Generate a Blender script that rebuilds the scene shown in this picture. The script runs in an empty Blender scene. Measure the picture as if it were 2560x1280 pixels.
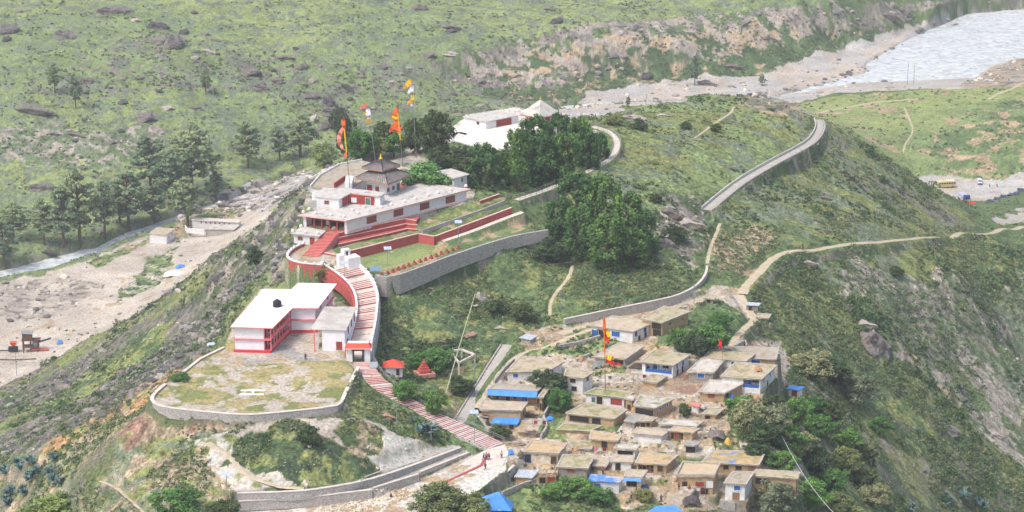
import bpy, bmesh, math, random
import numpy as np
from mathutils import Vector, Matrix
random.seed(7); RNG = np.random.default_rng(11)
SC = bpy.context.scene
COL = SC.collection
PI = math.pi
# ------------------------------------------------------------------ camera, world, sun, exposure
CAMZ = 318.5; TILT = math.radians(18.0); FPX = 6022.0; U = 1.3
cam = bpy.data.cameras.new('camera'); cam_o = bpy.data.objects.new('camera', cam); COL.objects.link(cam_o)
cam_o.location = (0, 0, CAMZ); cam_o.rotation_euler = (PI/2 - TILT, 0, 0)
cam.sensor_width = 36.0; cam.lens = FPX/2560*36.0; cam.clip_start = 1.0; cam.clip_end = 20000.0
SC.camera = cam_o
SUN_EL, SUN_AZ = math.radians(56), math.radians(-128)      # azimuth measured from +Y (view direction) towards +X
wd = bpy.data.worlds.new('World'); SC.world = wd; wd.use_nodes = True
nt = wd.node_tree; bg = nt.nodes['Background']
sky = nt.nodes.new('ShaderNodeTexSky'); sky.sky_type = 'NISHITA'; sky.sun_disc = False
sky.sun_elevation = SUN_EL; sky.sun_rotation = SUN_AZ; sky.air_density = 1.0; sky.dust_density = 4.0; sky.ozone_density = 0.6
nt.links.new(sky.outputs[0], bg.inputs[0]); bg.inputs[1].default_value = 0.15
sl = bpy.data.lights.new('sun', 'SUN'); sl.energy = 1.5; sl.angle = math.radians(12); sl.color = (1.0, .965, .92)
so = bpy.data.objects.new('sun', sl); COL.objects.link(so); so.location = (0, 300, 600)
sd = Vector((math.sin(SUN_AZ)*math.cos(SUN_EL), math.cos(SUN_AZ)*math.cos(SUN_EL), math.sin(SUN_EL)))
so.rotation_euler = (-sd).to_track_quat('-Z', 'Y').to_euler()
SC.view_settings.view_transform = 'Standard'; SC.view_settings.look = 'None'
SC.view_settings.exposure = 0.84; SC.view_settings.gamma = 1.0
# ------------------------------------------------------------------ helpers
def ray(px, py):
    a = (px-1280)/FPX; b = -(py-640)/FPX
    ct, st = math.cos(TILT), math.sin(TILT)
    return (a, ct + b*st, -st + b*ct)
def P(px, py, z):
    """the world point at height z (metres) that the photograph shows at this spot"""
    d = ray(px, py); t = (z-CAMZ)/d[2]
    return Vector((d[0]*t, d[1]*t, z))
def tag(o, label=None, cat=None, group=None, kind=None):
    if label: o['label'] = label
    if cat: o['category'] = cat
    if group: o['group'] = group
    if kind: o['kind'] = kind
    return o
def S(*c):                      # sRGB 0-255 -> linear
    return tuple(((v/255)/12.92 if v/255 <= .04045 else ((v/255+.055)/1.055)**2.4) for v in c)
MATS = {}
def mat(name, c1, c2=None, scale=2.0, rough=.9, c3=None, scale3=.5, t3=.55, bump=0.0, vary=True, metal=0.0, detail=6, brick=None):
    """procedural material in object/world space: two tones by noise, optional third tone in patches"""
    if name in MATS: return MATS[name]
    m = bpy.data.materials.new(name); m.use_nodes = True; n = m.node_tree; L = n.links
    b = n.nodes['Principled BSDF']; b.inputs['Roughness'].default_value = rough; b.inputs['Metallic'].default_value = metal
    b.inputs['Specular IOR Level'].default_value = .25
    geo = n.nodes.new('ShaderNodeNewGeometry')
    if c2 is None: c2 = tuple(v*.82 for v in c1)
    def noise(sc, det=detail):
        t = n.nodes.new('ShaderNodeTexNoise'); t.inputs['Scale'].default_value = sc; t.inputs['Detail'].default_value = det
        t.inputs['Roughness'].default_value = .62; L.new(geo.outputs['Position'], t.inputs['Vector']); return t
    def ramp(src, lo, hi):
        r = n.nodes.new('ShaderNodeMapRange'); r.inputs[1].default_value = lo; r.inputs[2].default_value = hi
        r.interpolation_type = 'SMOOTHSTEP'; L.new(src, r.inputs[0]); return r.outputs[0]
    def mix(f, a, bb):
        x = n.nodes.new('ShaderNodeMix'); x.data_type = 'RGBA'
        L.new(f, x.inputs[0])
        for s, v in ((6, a), (7, bb)):
            if isinstance(v, tuple): x.inputs[s].default_value = (*v[:3], 1)
            else: L.new(v, x.inputs[s])
        return x.outputs[2]
    t = noise(scale); out = mix(ramp(t.outputs[0], .36, .66), c1, c2)
    if c3 is not None:
        t3n = noise(scale3, 8); out = mix(ramp(t3n.outputs[0], t3-.04, t3+.05), out, c3)
    if brick:
        tb = n.nodes.new('ShaderNodeTexVoronoi'); tb.feature = 'DISTANCE_TO_EDGE'; tb.inputs['Scale'].default_value = brick
        mp = n.nodes.new('ShaderNodeMapping'); mp.inputs['Scale'].default_value = (1, 1, 1.9)
        L.new(geo.outputs['Position'], mp.inputs[0]); L.new(mp.outputs[0], tb.inputs['Vector'])
        dk = tuple(v*.66 for v in c2); out = mix(ramp(tb.outputs[0], .02, .12), dk, out)
    L.new(out, b.inputs['Base Color'])
    if bump:
        bp = n.nodes.new('ShaderNodeBump'); bp.inputs['Strength'].default_value = bump; bp.inputs['Distance'].default_value = .15
        L.new(t.outputs[0], bp.inputs['Height']); L.new(bp.outputs[0], b.inputs['Normal'])
    MATS[name] = m; return m
def vmat(name, attr='col', fine=3.0, amt=.35, rough=.95, bump=.4, trans=0.0):
    """material that reads the mesh's own colour attribute and adds fine procedural grain"""
    m = bpy.data.materials.new(name); m.use_nodes = True; n = m.node_tree; L = n.links
    b = n.nodes['Principled BSDF']; b.inputs['Roughness'].default_value = rough; b.inputs['Specular IOR Level'].default_value = .15
    a = n.nodes.new('ShaderNodeAttribute'); a.attribute_name = attr
    geo = n.nodes.new('ShaderNodeNewGeometry')
    t = n.nodes.new('ShaderNodeTexNoise'); t.inputs['Scale'].default_value = fine; t.inputs['Detail'].default_value = 8; t.inputs['Roughness'].default_value = .7
    L.new(geo.outputs['Position'], t.inputs['Vector'])
    r = n.nodes.new('ShaderNodeMapRange'); r.inputs[1].default_value = .3; r.inputs[2].default_value = .7
    r.inputs[3].default_value = 1-amt; r.inputs[4].default_value = 1+amt; L.new(t.outputs[0], r.inputs[0])
    v = n.nodes.new('ShaderNodeVectorMath'); v.operation = 'SCALE'; L.new(a.outputs['Color'], v.inputs[0]); L.new(r.outputs[0], v.inputs['Scale'])
    L.new(v.outputs[0], b.inputs['Base Color'])
    if bump:
        bp = n.nodes.new('ShaderNodeBump'); bp.inputs['Strength'].default_value = bump; bp.inputs['Distance'].default_value = .3
        L.new(t.outputs[0], bp.inputs['Height']); L.new(bp.outputs[0], b.inputs['Normal'])
    MATS[name] = m; return m
def np_mesh(name, V, F, colors=None, smooth=False):
    """V (n,3) float, F (m,k) int with constant k"""
    V = np.ascontiguousarray(V, dtype=np.float32); F = np.ascontiguousarray(F, dtype=np.int32)
    me = bpy.data.meshes.new(name); k = F.shape[1]
    me.vertices.add(len(V)); me.vertices.foreach_set('co', V.ravel())
    me.loops.add(F.size); me.loops.foreach_set('vertex_index', F.ravel())
    me.polygons.add(len(F)); me.polygons.foreach_set('loop_start', np.arange(0, F.size, k, dtype=np.int32))
    me.polygons.foreach_set('loop_total', np.full(len(F), k, dtype=np.int32))
    me.polygons.foreach_set('use_smooth', np.full(len(F), smooth))
    if colors is not None:
        ca = me.color_attributes.new('col', 'FLOAT_COLOR', 'POINT')
        c4 = np.ones((len(V), 4), dtype=np.float32); c4[:, :3] = colors; ca.data.foreach_set('color', c4.ravel())
    me.update(calc_edges=True); me.validate(); return me
def link(name, me, m=None, parent=None, loc=None):
    o = bpy.data.objects.new(name, me); COL.objects.link(o)
    if m is not None:
        me.materials.clear()
        for q in (m if isinstance(m, (list, tuple)) else [m]): me.materials.append(q)
    if loc is not None: o.location = loc
    if parent is not None: o.parent = parent
    return o
def empty(name, loc, label=None, cat=None, group=None, rz=0):
    o = bpy.data.objects.new(name, None); o.empty_display_size = .3; COL.objects.link(o); o.location = loc; o.rotation_euler.z = rz
    return tag(o, label, cat, group)
def copy_tree(o, parent=None):
    c = o.copy(); COL.objects.link(c)
    if parent is not None: c.parent = parent
    for ch in list(o.children): copy_tree(ch, c)
    return c
class MB:
    """collects shapes and links them as ONE mesh object; coordinates are relative to org"""
    def __init__(s, org=(0, 0, 0)): s.v = []; s.f = []; s.mi = []; s.o = Vector(org); s.cur = 0
    def add(s, vs, fs):
        n = len(s.v); s.v += [tuple(Vector(p)-s.o) for p in vs]
        s.f += [tuple(i+n for i in f) for f in fs]; s.mi += [s.cur]*len(fs); return s
    def prism(s, poly, z0, z1):
        """poly: xy points; z0,z1 floats or lists"""
        k = len(poly)
        a = z0 if hasattr(z0, '__len__') else [z0]*k; b = z1 if hasattr(z1, '__len__') else [z1]*k
        area = sum(poly[i][0]*poly[(i+1) % k][1]-poly[(i+1) % k][0]*poly[i][1] for i in range(k))
        if area < 0: poly = poly[::-1]; a = list(a)[::-1]; b = list(b)[::-1]
        vs = [(p[0], p[1], a[i]) for i, p in enumerate(poly)]+[(p[0], p[1], b[i]) for i, p in enumerate(poly)]
        fs = [tuple(range(k))[::-1], tuple(range(k, 2*k))]+[(i, (i+1) % k, k+(i+1) % k, k+i) for i in range(k)]
        return s.add(vs, fs)
    def box(s, c, size, rz=0, tilt=None):
        R = Matrix.Rotation(rz, 3, 'Z')
        if tilt is not None: R = R @ tilt
        h = [v/2 for v in size]; vs = []
        for z in (-1, 1):
            for x, y in ((-1, -1), (1, -1), (1, 1), (-1, 1)): vs.append(Vector(c)+R @ Vector((x*h[0], y*h[1], z*h[2])))
        return s.add(vs, [(3, 2, 1, 0), (4, 5, 6, 7), (0, 1, 5, 4), (1, 2, 6, 5), (2, 3, 7, 6), (3, 0, 4, 7)])
    def tube(s, pts, rad, n=6, cap=True):
        pts = [Vector(p) for p in pts]; rr = rad if hasattr(rad, '__len__') else [rad]*len(pts)
        vs = []; fs = []
        for i, p in enumerate(pts):
            d = (pts[min(i+1, len(pts)-1)]-pts[max(i-1, 0)]).normalized()
            a = d.cross(Vector((0, 0, 1)));
            if a.length < .05: a = Vector((1, 0, 0))
            a.normalize(); b = d.cross(a)
            for j in range(n):
                t = 2*PI*j/n; vs.append(p+(a*math.cos(t)+b*math.sin(t))*rr[i])
        for i in range(len(pts)-1):
            for j in range(n): fs.append((i*n+j, i*n+(j+1) % n, (i+1)*n+(j+1) % n, (i+1)*n+j))
        if cap: fs += [tuple(range(n)), tuple(range((len(pts)-1)*n, len(pts)*n))[::-1]]
        return s.add(vs, fs)
    def lathe(s, c, prof, n=12):
        c = Vector(c); vs = []; fs = []
        for r, z in prof:
            for j in range(n): vs.append(c+Vector((r*math.cos(2*PI*j/n), r*math.sin(2*PI*j/n), z)))
        for i in range(len(prof)-1):
            for j in range(n): fs.append((i*n+j, i*n+(j+1) % n, (i+1)*n+(j+1) % n, (i+1)*n+j))
        fs += [tuple(range(n))[::-1], tuple(range((len(prof)-1)*n, len(prof)*n))]
        return s.add(vs, fs)
    def build(s, name, m, parent=None, smooth=False, loc=None, recalc=False):
        me = bpy.data.meshes.new(name); me.from_pydata(s.v, [], s.f); me.update()
        if recalc:
            bm = bmesh.new(); bm.from_mesh(me); bmesh.ops.recalc_face_normals(bm, faces=bm.faces); bm.to_mesh(me); bm.free()
        if smooth: me.polygons.foreach_set('use_smooth', [True]*len(me.polygons))
        if isinstance(m, (list, tuple)): me.polygons.foreach_set('material_index', s.mi)
        return link(name, me, m, parent, loc if loc is not None else (tuple(s.o) if parent is None else None))
# ------------------------------------------------------------------ noise on arrays
def _hash(ix, iy, seed):
    h = (ix.astype(np.int64)*374761393 + iy.astype(np.int64)*668265263 + seed*1442695040888963) & 0xffffffff
    h = ((h ^ (h >> 13))*1274126177) & 0xffffffff
    h = ((h ^ (h >> 16))*2246822519) & 0xffffffff
    return ((h ^ (h >> 15)) & 0xffffff)/float(0xffffff)
def vn(x, y, sc, seed=0):
    x = x/sc; y = y/sc; ix = np.floor(x); iy = np.floor(y); fx = x-ix; fy = y-iy
    fx = fx*fx*(3-2*fx); fy = fy*fy*(3-2*fy)
    a = _hash(ix, iy, seed); b = _hash(ix+1, iy, seed); c = _hash(ix, iy+1, seed); d = _hash(ix+1, iy+1, seed)
    return (a*(1-fx)+b*fx)*(1-fy)+(c*(1-fx)+d*fx)*fy
def fbm(x, y, sc, oct=4, seed=0, gain=.5):
    s = 0; w = 1; t = 0
    for i in range(oct):
        c, sn = math.cos(.6*i), math.sin(.6*i)
        s = s+w*vn(x*c-y*sn, x*sn+y*c, sc/2**i, seed+i*17); t += w; w *= gain
    return s/t
def sstep(a, b, x):
    t = np.clip((x-a)/(b-a), 0, 1); return t*t*(3-2*t)
# ------------------------------------------------------------------ terrain: heights of the valley, from surveyed spots (px, py, z in units of 1.3 m)
CP = [
(0,0,36),(400,0,34),(800,0,30),(1200,0,24),(1500,0,23),(1750,0,22),(2080,0,20),(2200,0,16),
(0,150,28),(400,150,26),(800,150,20),(1000,140,19),
(0,300,18),(400,300,15),(800,250,12),(1000,240,10),
(0,450,9),(400,430,7),(650,400,4),(800,330,6),(1000,290,6),
(0,600,4),(200,600,2.5),(350,550,2.5),(550,480,2),(700,430,2),
(1150,132,18.5),(1250,108,19),(1350,88,19.5),(1430,78,20),(1500,72,20),(1600,57,20),(1700,42,20),(1800,30,20),(1900,20,20),(2000,9,20),
(1150,190,10),(1150,240,6),(1250,225,5),(1400,215,5),(1500,190,5),(1600,185,4),(1700,185,3),(1800,175,3),(1900,160,3),(2000,140,3),(2080,110,3),(2180,90,3),(2300,60,3),(2500,22,3),
(1250,160,12),(1400,140,13),(1500,125,14),(1600,115,14),(1700,110,14),(1850,85,13),(2000,60,13),(2300,0,12),(2450,0,7),(2560,0,5),(2560,-60,14),
(1500,240,1.5),(1700,220,1.2),(1900,190,1.2),(2100,150,1),(2250,90,1),(1420,285,2),(1350,260,3),(1250,250,5),(2560,170,2),(2470,190,2),
(2000,262,9),(2100,236,9),(2200,228,9),(2300,225,9),(2400,223,9),(2560,215,10),(2200,300,10),(2400,300,10),(2560,300,12),(2300,380,7),(2560,380,9),(2100,290,10),(2400,440,3),(2560,440,4),(2450,500,2),(2350,480,2),(2560,500,3),(2300,450,3),
(2560,520,15),(2560,540,32),(2560,562,45),(2450,585,50),
(2080,312,82),(2200,400,72),(2330,490,62),(2440,550,54),(2130,430,40),(2100,340,60),(2090,330,35),(2090,310,18),
(2200,430,40),(2200,440,25),(2200,425,12),(2330,510,40),(2330,510,22),(2330,500,8),(2440,555,36),(2440,545,15),
(1500,290,90),(1600,262,88),(1750,250,86),(1850,243,85),(1950,268,84),(2040,295,83),
(1750,275,60),(1750,262,20),(1500,310,60),(1500,292,20),(1620,290,60),(1620,275,20),(1950,295,60),(1950,285,25),(1850,272,55),(1850,262,20),(2050,310,60),(2040,300,25),
(1700,350,92),(1900,330,89),(1800,300,88),(1650,450,95),(1850,420,89),(1700,550,91),(1620,600,92),(1500,680,92),(1950,500,84),(2050,450,80),(2200,520,73),(2000,370,84),(2120,380,79),
(1950,630,86),(1850,600,87),(2200,605,79),(2400,590,58),(2300,560,66),(2060,560,82),(2050,640,83),
(1200,285,99),(1300,275,98),(1250,300,70),(1250,292,40),(1250,280,15),(1380,300,97),(1400,290,90),(1380,310,60),(1380,292,20),
(790,448,100),(835,412,100),(900,385,100),(1000,350,100),(1100,320,99),(780,490,80),(780,480,50),(800,460,20),(900,420,60),(900,400,20),(1000,380,60),(1000,360,20),(1120,340,60),(1120,320,20),
(700,520,86),(600,600,74),(500,670,62),(350,780,44),(200,860,30),(0,975,12),(770,470,95),(740,560,95),
(600,640,40),(600,620,12),(700,560,50),(700,540,15),(450,740,25),(450,710,9),(350,830,25),(350,800,8),(200,900,15),(200,880,6),(0,1000,6),
(100,900,3),(0,900,3),(200,750,3),(400,650,3.5),(550,600,4),(600,560,4),(500,540,3),(300,640,3),(0,800,3),(150,800,3),(400,720,3.5),(300,810,3.5),
(500,800,60),(400,900,54),(250,950,44),(100,1050,40),(0,1090,34),(650,650,79),(700,620,86),(600,720,74),(560,760,70),(300,850,44),(150,930,30),(500,730,62),(450,850,58),(0,1020,20),
(300,990,68),(100,1105,58),(420,930,72),(0,1160,56),(520,830,74),
(520,880,89),(300,1010,87.3),(100,1130,80),(0,1185,74),(380,1026,93.5),(340,1060,92),(300,1100,90.2),(640,730,91),(700,690,94.2),(730,700,95.6),(790,705,96),(850,742,95.2),(712,650,97),(560,850,92),(400,950,90),
(200,1200,82.9),(400,1100,90.6),(600,1110,92),(0,1280,71),(300,1280,85.3),(100,1200,77.5),(200,1280,80.4),(500,1280,86.9),(400,1200,88.3),(500,1200,89),(200,1110,83),(400,1030,92.3),
(700,1060,93.6),(900,1045,93.3),(500,1060,93.4),(800,1150,91.0),(900,1180,89),(700,1200,89.7),(1000,1090,90.3),(1100,1130,87),(960,1020,92.2),(1060,1075,89.5),(1100,1250,85.3),(900,1265,85.9),(900,1285,85.3),(600,1262,86.8),(600,1290,86.4),
(650,950,95),(800,900,95),(1000,800,92.2),(960,760,92.5),(1200,700,92.3),(1200,850,89.3),(1100,950,88.5),(1000,930,90),(1010,860,90.5),(1350,640,94),(1400,720,91),(1300,760,90.5),(1110,707,93.3),(1240,650,95),(985,742,94.4),(1365,600,95.5),
(1300,535,100),(1250,480,102),(1500,480,97),(1450,430,99),(1540,390,96.5),(1545,340,95.5),(1490,315,96),(1350,430,100),(1400,500,97),(1450,600,94),(1150,380,101),(1200,450,102),
(1850,700,87),(1870,800,86),(2050,700,80),(2000,900,78),(2000,1050,76),(2030,1200,74),(2200,800,72),(2200,1000,64),(2200,1280,60),(2400,700,68),(2560,650,62),(2400,900,58),(2560,900,48),(2560,1100,44),(2560,1280,38),(2400,1200,50),(2560,590,50),
(1280,1500,80),(0,1500,66),(2560,1500,26),(640,1500,82),(1900,1500,66),(1770,690,88),(1780,560,88),(2050,330,84),
]
def VZ(px, py):                                   # village ground, metres
    z = 117-(py-800)*.0215
    return z-max(0, px-1850)*.018
for _x in (1300, 1400, 1500, 1600, 1700, 1800):
    for _y in (860, 950, 1040, 1130, 1220, 1300): CP.append((_x, _y, VZ(_x, _y)/U))
CP += [(1900, 900, VZ(1900, 900)/U), (1920, 1000, VZ(1920, 1000)/U), (1920, 1100, VZ(1920, 1100)/U), (1950, 1240, VZ(1950, 1240)/U)]
cpw = [tuple(P(a, b, z*U)) for a, b, z in CP]
# the country outside the picture
for a, b, z in [(-400,1000,20),(-600,1400,120),(-300,500,20),(-1200,900,60),(-2500,3000,500),(0,1700,110),(0,2600,420),(500,1750,60),(700,1300,20),(1200,1100,80),(900,800,90),
                (0,5500,900),(2500,3000,500),(500,500,40),(400,300,30),(0,300,90),(-200,300,60),(0,60,20),(-900,100,60),(900,100,60),(-350,640,8),(380,900,15),(420,1100,5),(450,1420,6),(430,1650,25),(200,1650,60),(-3500,6000,900),(3500,6000,900),
                (-3000,0,400),(3000,0,400)]: cpw.append((a, b, z))
cpw = np.array(cpw)
def rbf_fit(X, z, lam=1.5):
    n = len(X); D = np.sqrt(((X[:, None]-X[None])**2).sum(-1)+4.0)
    A = np.zeros((n+3, n+3)); A[:n, :n] = -D-0*np.eye(n); A[:n, :n][np.diag_indices(n)] += -2.0-lam*0; A[:n, n] = 1; A[:n, n+1:] = X/1000; A[n:, :n] = A[:n, n:].T
    A[:n, :n] = -D; A[:n, :n][np.diag_indices(n)] += lam
    return np.linalg.solve(A, np.concatenate([z, np.zeros(3)]))
rc = rbf_fit(cpw[:, :2], cpw[:, 2], lam=.4)
def rbf(x, y):
    out = np.empty(x.size); xf = x.ravel(); yf = y.ravel(); n = len(cpw)
    A0 = cpw[:, 0].astype(np.float32); A1 = cpw[:, 1].astype(np.float32); W = rc[:n].astype(np.float32)
    for i in range(0, x.size, 60000):
        a = xf[i:i+60000].astype(np.float32)[:, None]; b = yf[i:i+60000].astype(np.float32)[:, None]
        D = np.sqrt((a-A0)**2+(b-A1)**2+4.0)
        out[i:i+60000] = -(D@W)+rc[n]+xf[i:i+60000]/1000*rc[n+1]+yf[i:i+60000]/1000*rc[n+2]
    return out.reshape(x.shape)
QL = 1.0
na, nr = int(1050*QL), int(1250*QL)
AZ = np.concatenate([np.radians(np.linspace(-60, -13.6, 40)), np.radians(np.linspace(-13.4, 13.4, na)), np.radians(np.linspace(13.6, 60, 40))])
RR = np.concatenate([np.linspace(60, 415, 60), np.geomspace(417, 1640, nr), np.geomspace(1660, 7000, 80)])
GX = RR[:, None]*np.sin(AZ)[None]; GY = RR[:, None]*np.cos(AZ)[None]
Z = rbf(GX, GY)
Z = np.where(RR[:, None] > 470, np.maximum(Z, 1.0), Z)      # the valley floor is level
def cidx(a):   # fractional column
    return np.interp(a, AZ, np.arange(len(AZ)))
def H(x, y, A=None):
    A = Z if A is None else A
    c = cidx(math.atan2(x, y)); r = np.interp(math.hypot(x, y), RR, np.arange(len(RR)))
    i, j = int(min(r, len(RR)-2)), int(min(c, len(AZ)-2)); f, g = r-i, c-j
    return float((A[i, j]*(1-g)+A[i, j+1]*g)*(1-f)+(A[i+1, j]*(1-g)+A[i+1, j+1]*g)*f)
def G(px, py):
    """ground point seen at this spot of the photograph"""
    d = ray(px, py); az = math.atan2(d[0], d[1]); sl_ = -d[2]/math.hypot(d[0], d[1])
    j = int(round(cidx(az))); prof = Z[:, j]; los = CAMZ-sl_*RR
    k = np.argmax(prof >= los)
    if k == 0: k = len(RR)-1
    a0, a1 = los[k-1]-prof[k-1], los[k]-prof[k]; t = a0/(a0-a1) if a0 != a1 else 0
    r = RR[k-1]+(RR[k]-RR[k-1])*t
    return Vector((r*math.sin(az), r*math.cos(az), CAMZ-sl_*r))
def inpoly(X, Y, poly):
    ins = np.zeros(X.shape, bool); n = len(poly)
    for i in range(n):
        x0, y0 = poly[i][0], poly[i][1]; x1, y1 = poly[(i+1) % n][0], poly[(i+1) % n][1]
        if y0 == y1: continue
        ins ^= ((Y < y0) != (Y < y1)) & (X < (x1-x0)*(Y-y0)/(y1-y0)+x0)
    return ins
def segdist(X, Y, p, q):
    dx, dy = q[0]-p[0], q[1]-p[1]; L2 = dx*dx+dy*dy+1e-9
    t = np.clip(((X-p[0])*dx+(Y-p[1])*dy)/L2, 0, 1)
    return np.hypot(X-p[0]-t*dx, Y-p[1]-t*dy), t
def window(pts, pad):
    xs = [p[0] for p in pts]; ys = [p[1] for p in pts]
    cs = []; rs = []
    for x in (min(xs)-pad, max(xs)+pad):
        for y in (min(ys)-pad, max(ys)+pad): cs.append(cidx(math.atan2(x, y))); rs.append(np.interp(math.hypot(x, y), RR, np.arange(len(RR))))
    r1 = np.interp(math.hypot(max(abs(min(xs)-pad), abs(max(xs)+pad)), max(ys)+pad), RR, np.arange(len(RR)))
    r0 = np.interp(min(ys)-pad, RR, np.arange(len(RR)))
    return slice(max(0, int(min(min(rs), r0))-1), int(max(max(rs), r1))+2), slice(max(0, int(min(cs))-1), int(max(cs))+2)
FLAT = np.zeros(Z.shape, np.float32)       # 1 where the ground is levelled: no bumps there
def stamp_poly(pts, blend=2.0, dz=0.0, flat=1.0, fb=.6):
    """level the ground inside a polygon of world points (plane through them), with a bank of width blend"""
    w = window(pts, blend+fb); X, Y = GX[w], GY[w]
    A = np.array([[p[0], p[1], 1] for p in pts]); zz = np.array([p[2] for p in pts])
    c0 = A[:, :2].mean(0); A[:, :2] -= c0
    if np.ptp(zz) < 1e-4: pl = np.array([0, 0, zz[0]])
    else: pl = np.linalg.lstsq(A, zz, rcond=None)[0]
    zp = (X-c0[0])*pl[0]+(Y-c0[1])*pl[1]+pl[2]+dz
    ins = inpoly(X, Y, pts); d = np.full(X.shape, 1e9)
    for i in range(len(pts)): d = np.minimum(d, segdist(X, Y, pts[i], pts[(i+1) % len(pts)])[0])
    d = np.where(ins, 0, d)
    wt = 1-sstep(.3, .3+blend, d)
    Z[w] = Z[w]*(1-wt)+zp*wt
    FLAT[w] = np.maximum(FLAT[w], flat*(1-sstep(0, fb, d)))
def stamp_line(pts, half, blend=2.0, dz=0.0, flat=1.0):
    w = window(pts, half+blend+.5); X, Y = GX[w], GY[w]
    d = np.full(X.shape, 1e9); zz = np.zeros(X.shape)
    for p, q in zip(pts[:-1], pts[1:]):
        dd, t = segdist(X, Y, p, q); m = dd < d; d = np.where(m, dd, d); zz = np.where(m, p[2]+(q[2]-p[2])*t, zz)
    wt = 1-sstep(half, half+blend, d)
    Z[w] = Z[w]*(1-wt)+(zz+dz)*wt
    FLAT[w] = np.maximum(FLAT[w], flat*(1-sstep(half, half+.6, d)))
def resample(pts, step):
    out = [Vector(pts[0])]
    for p, q in zip(pts[:-1], pts[1:]):
        p = Vector(p); q = Vector(q); n = max(1, int((q-p).length/step))
        out += [p+(q-p)*(i/n) for i in range(1, n+1)]
    return out
def smooth_pts(pts, it=2):
    pts = [Vector(p) for p in pts]
    for _ in range(it):
        o = [pts[0]]
        for p, q in zip(pts[:-1], pts[1:]): o += [p*.75+q*.25, p*.25+q*.75]
        pts = o+[pts[-1]]
    return pts
# ---- river beds
stamp_poly([P(a, b, -1.2) for a, b in [(1960,251),(2039,226),(2177,192),(2182,167),(2260,118),(2359,69),(2423,42),(2560,30),(2700,15),(2700,120),(2560,148),(2522,152),(2458,172),(2418,207),(2300,214),(2137,219)]], 5, 0, .6)
stamp_line([P(a, b, -1.0) for a, b in [(2000,246),(1900,262),(1700,268),(1500,272),(1430,278)]], 4, 7, 0, .5)
stamp_line([P(a, b, -1.5) for a, b in [(-160,715),(-20,705),(60,690),(150,665),(220,645)]], 4.5, 5, 0, .6)
stamp_line([P(a, b, -1.0) for a, b in [(220,645),(330,594),(430,560),(520,528),(620,500),(700,465),(770,438),(850,440),(1000,420),(1300,330),(1430,278)]], 1.6, 5, 0, .5)
# ---- levelled places; z in metres
ZS = 123.5                                              # school yard and helipad
PAD = [(417,960),(386,986),(384,1004),(410,1016),(485,1025),(605,1036),(672,1032),(835,1015),(850,1005),(860,980),(892,917),(880,885),(900,840),(895,790),(846,750),(745,722),(650,722),(585,800),(560,870),(500,897),(447,937)]
stamp_poly([P(a, b, ZS) for a, b in PAD], 2.0)
ZL = 128.0                                              # lawn in front of the temple
stamp_poly([P(a, b, ZL) for a, b in [(880,655),(975,692),(1100,645),(1232,604),(1340,573),(1300,560),(1110,600),(1045,600),(900,640)]], .8)
ZT = 132.4
stamp_poly([P(a, b, ZT) for a, b in [(748,568),(866,576),(1178,500),(1190,470),(1000,370),(912,402),(775,466)]], 1.2)
stamp_poly([P(a, b, 130.0) for a, b in [(715,650),(735,608),(800,600),(850,640),(820,665),(790,668),(745,664)]], .25)
stamp_poly([P(a, b, 129.8) for a, b in [(848,640),(875,629),(1045,586),(1040,575),(1000,572),(855,617),(812,634)]], .5)
stamp_poly([P(a, b, z) for a, b, z in [(1040,560,131.4),(1085,592,129.6),(1280,522,131.2),(1262,490,132.6),(1170,505,132.4)]], .8, flat=.3)
ZP = 131.5                                              # plaza with the pavilion
stamp_poly([P(a, b, ZP) for a, b in [(1120,320),(1150,290),(1290,268),(1400,285),(1400,315),(1300,330),(1280,360),(1262,378),(1200,368),(1130,350)]], 1.5)
stamp_line([P(a, b, z) for a, b, z in [(840,440,132.3),(905,415,132),(985,388,132),(1060,360,131.8),(1150,335,131.6)]], 2.4, 2)
def D2(pts, z0, z1=None, sm=2):
    """points along a way, height running from z0 to z1"""
    z1 = z0 if z1 is None else z1; n = len(pts)
    return smooth_pts([P(a, b, z0+(z1-z0)*i/(n-1)) for i, (a, b) in enumerate(pts)], sm)
# long stairs below and above the gate: left edge, right edge (px) and height
ST_UP_L = [(869,893,123.5),(871,868,123.7),(888,815,124.6),(893,775,125.6),(888,742,126.6),(872,715,127.7),(842,690,128.8),(806,667,129.9)]
ST_UP_R = [(927,893,123.5),(927,868,123.7),(938,820,124.6),(943,780,125.6),(945,745,126.6),(932,705,127.7),(903,672,128.8),(868,650,129.9)]
ST_DN_L = [(884,905,123.4),(902,938,122.4),(935,972,120.8),(980,1007,118.9),(1040,1043,116.6),(1100,1071,114.9),(1165,1097,113.2),(1222,1122,111.8)]
ST_DN_R = [(930,905,123.4),(950,938,122.4),(975,962,120.8),(1014,992,118.9),(1068,1024,116.6),(1128,1050,114.9),(1192,1076,113.2),(1258,1108,111.8)]
def edges(L, R): return smooth_pts([P(*p) for p in L], 2), smooth_pts([P(*p) for p in R], 2)
for L_, R_ in ((ST_UP_L, ST_UP_R), (ST_DN_L, ST_DN_R)):
    a, b = edges(L_, R_); stamp_line([(p+q)/2 for p, q in zip(a, b)], 2.1, .5 if L_ is ST_UP_L else 1.6, -.45)
ROADS = {}   # name -> (points px, z0, z1, half width)
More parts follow.
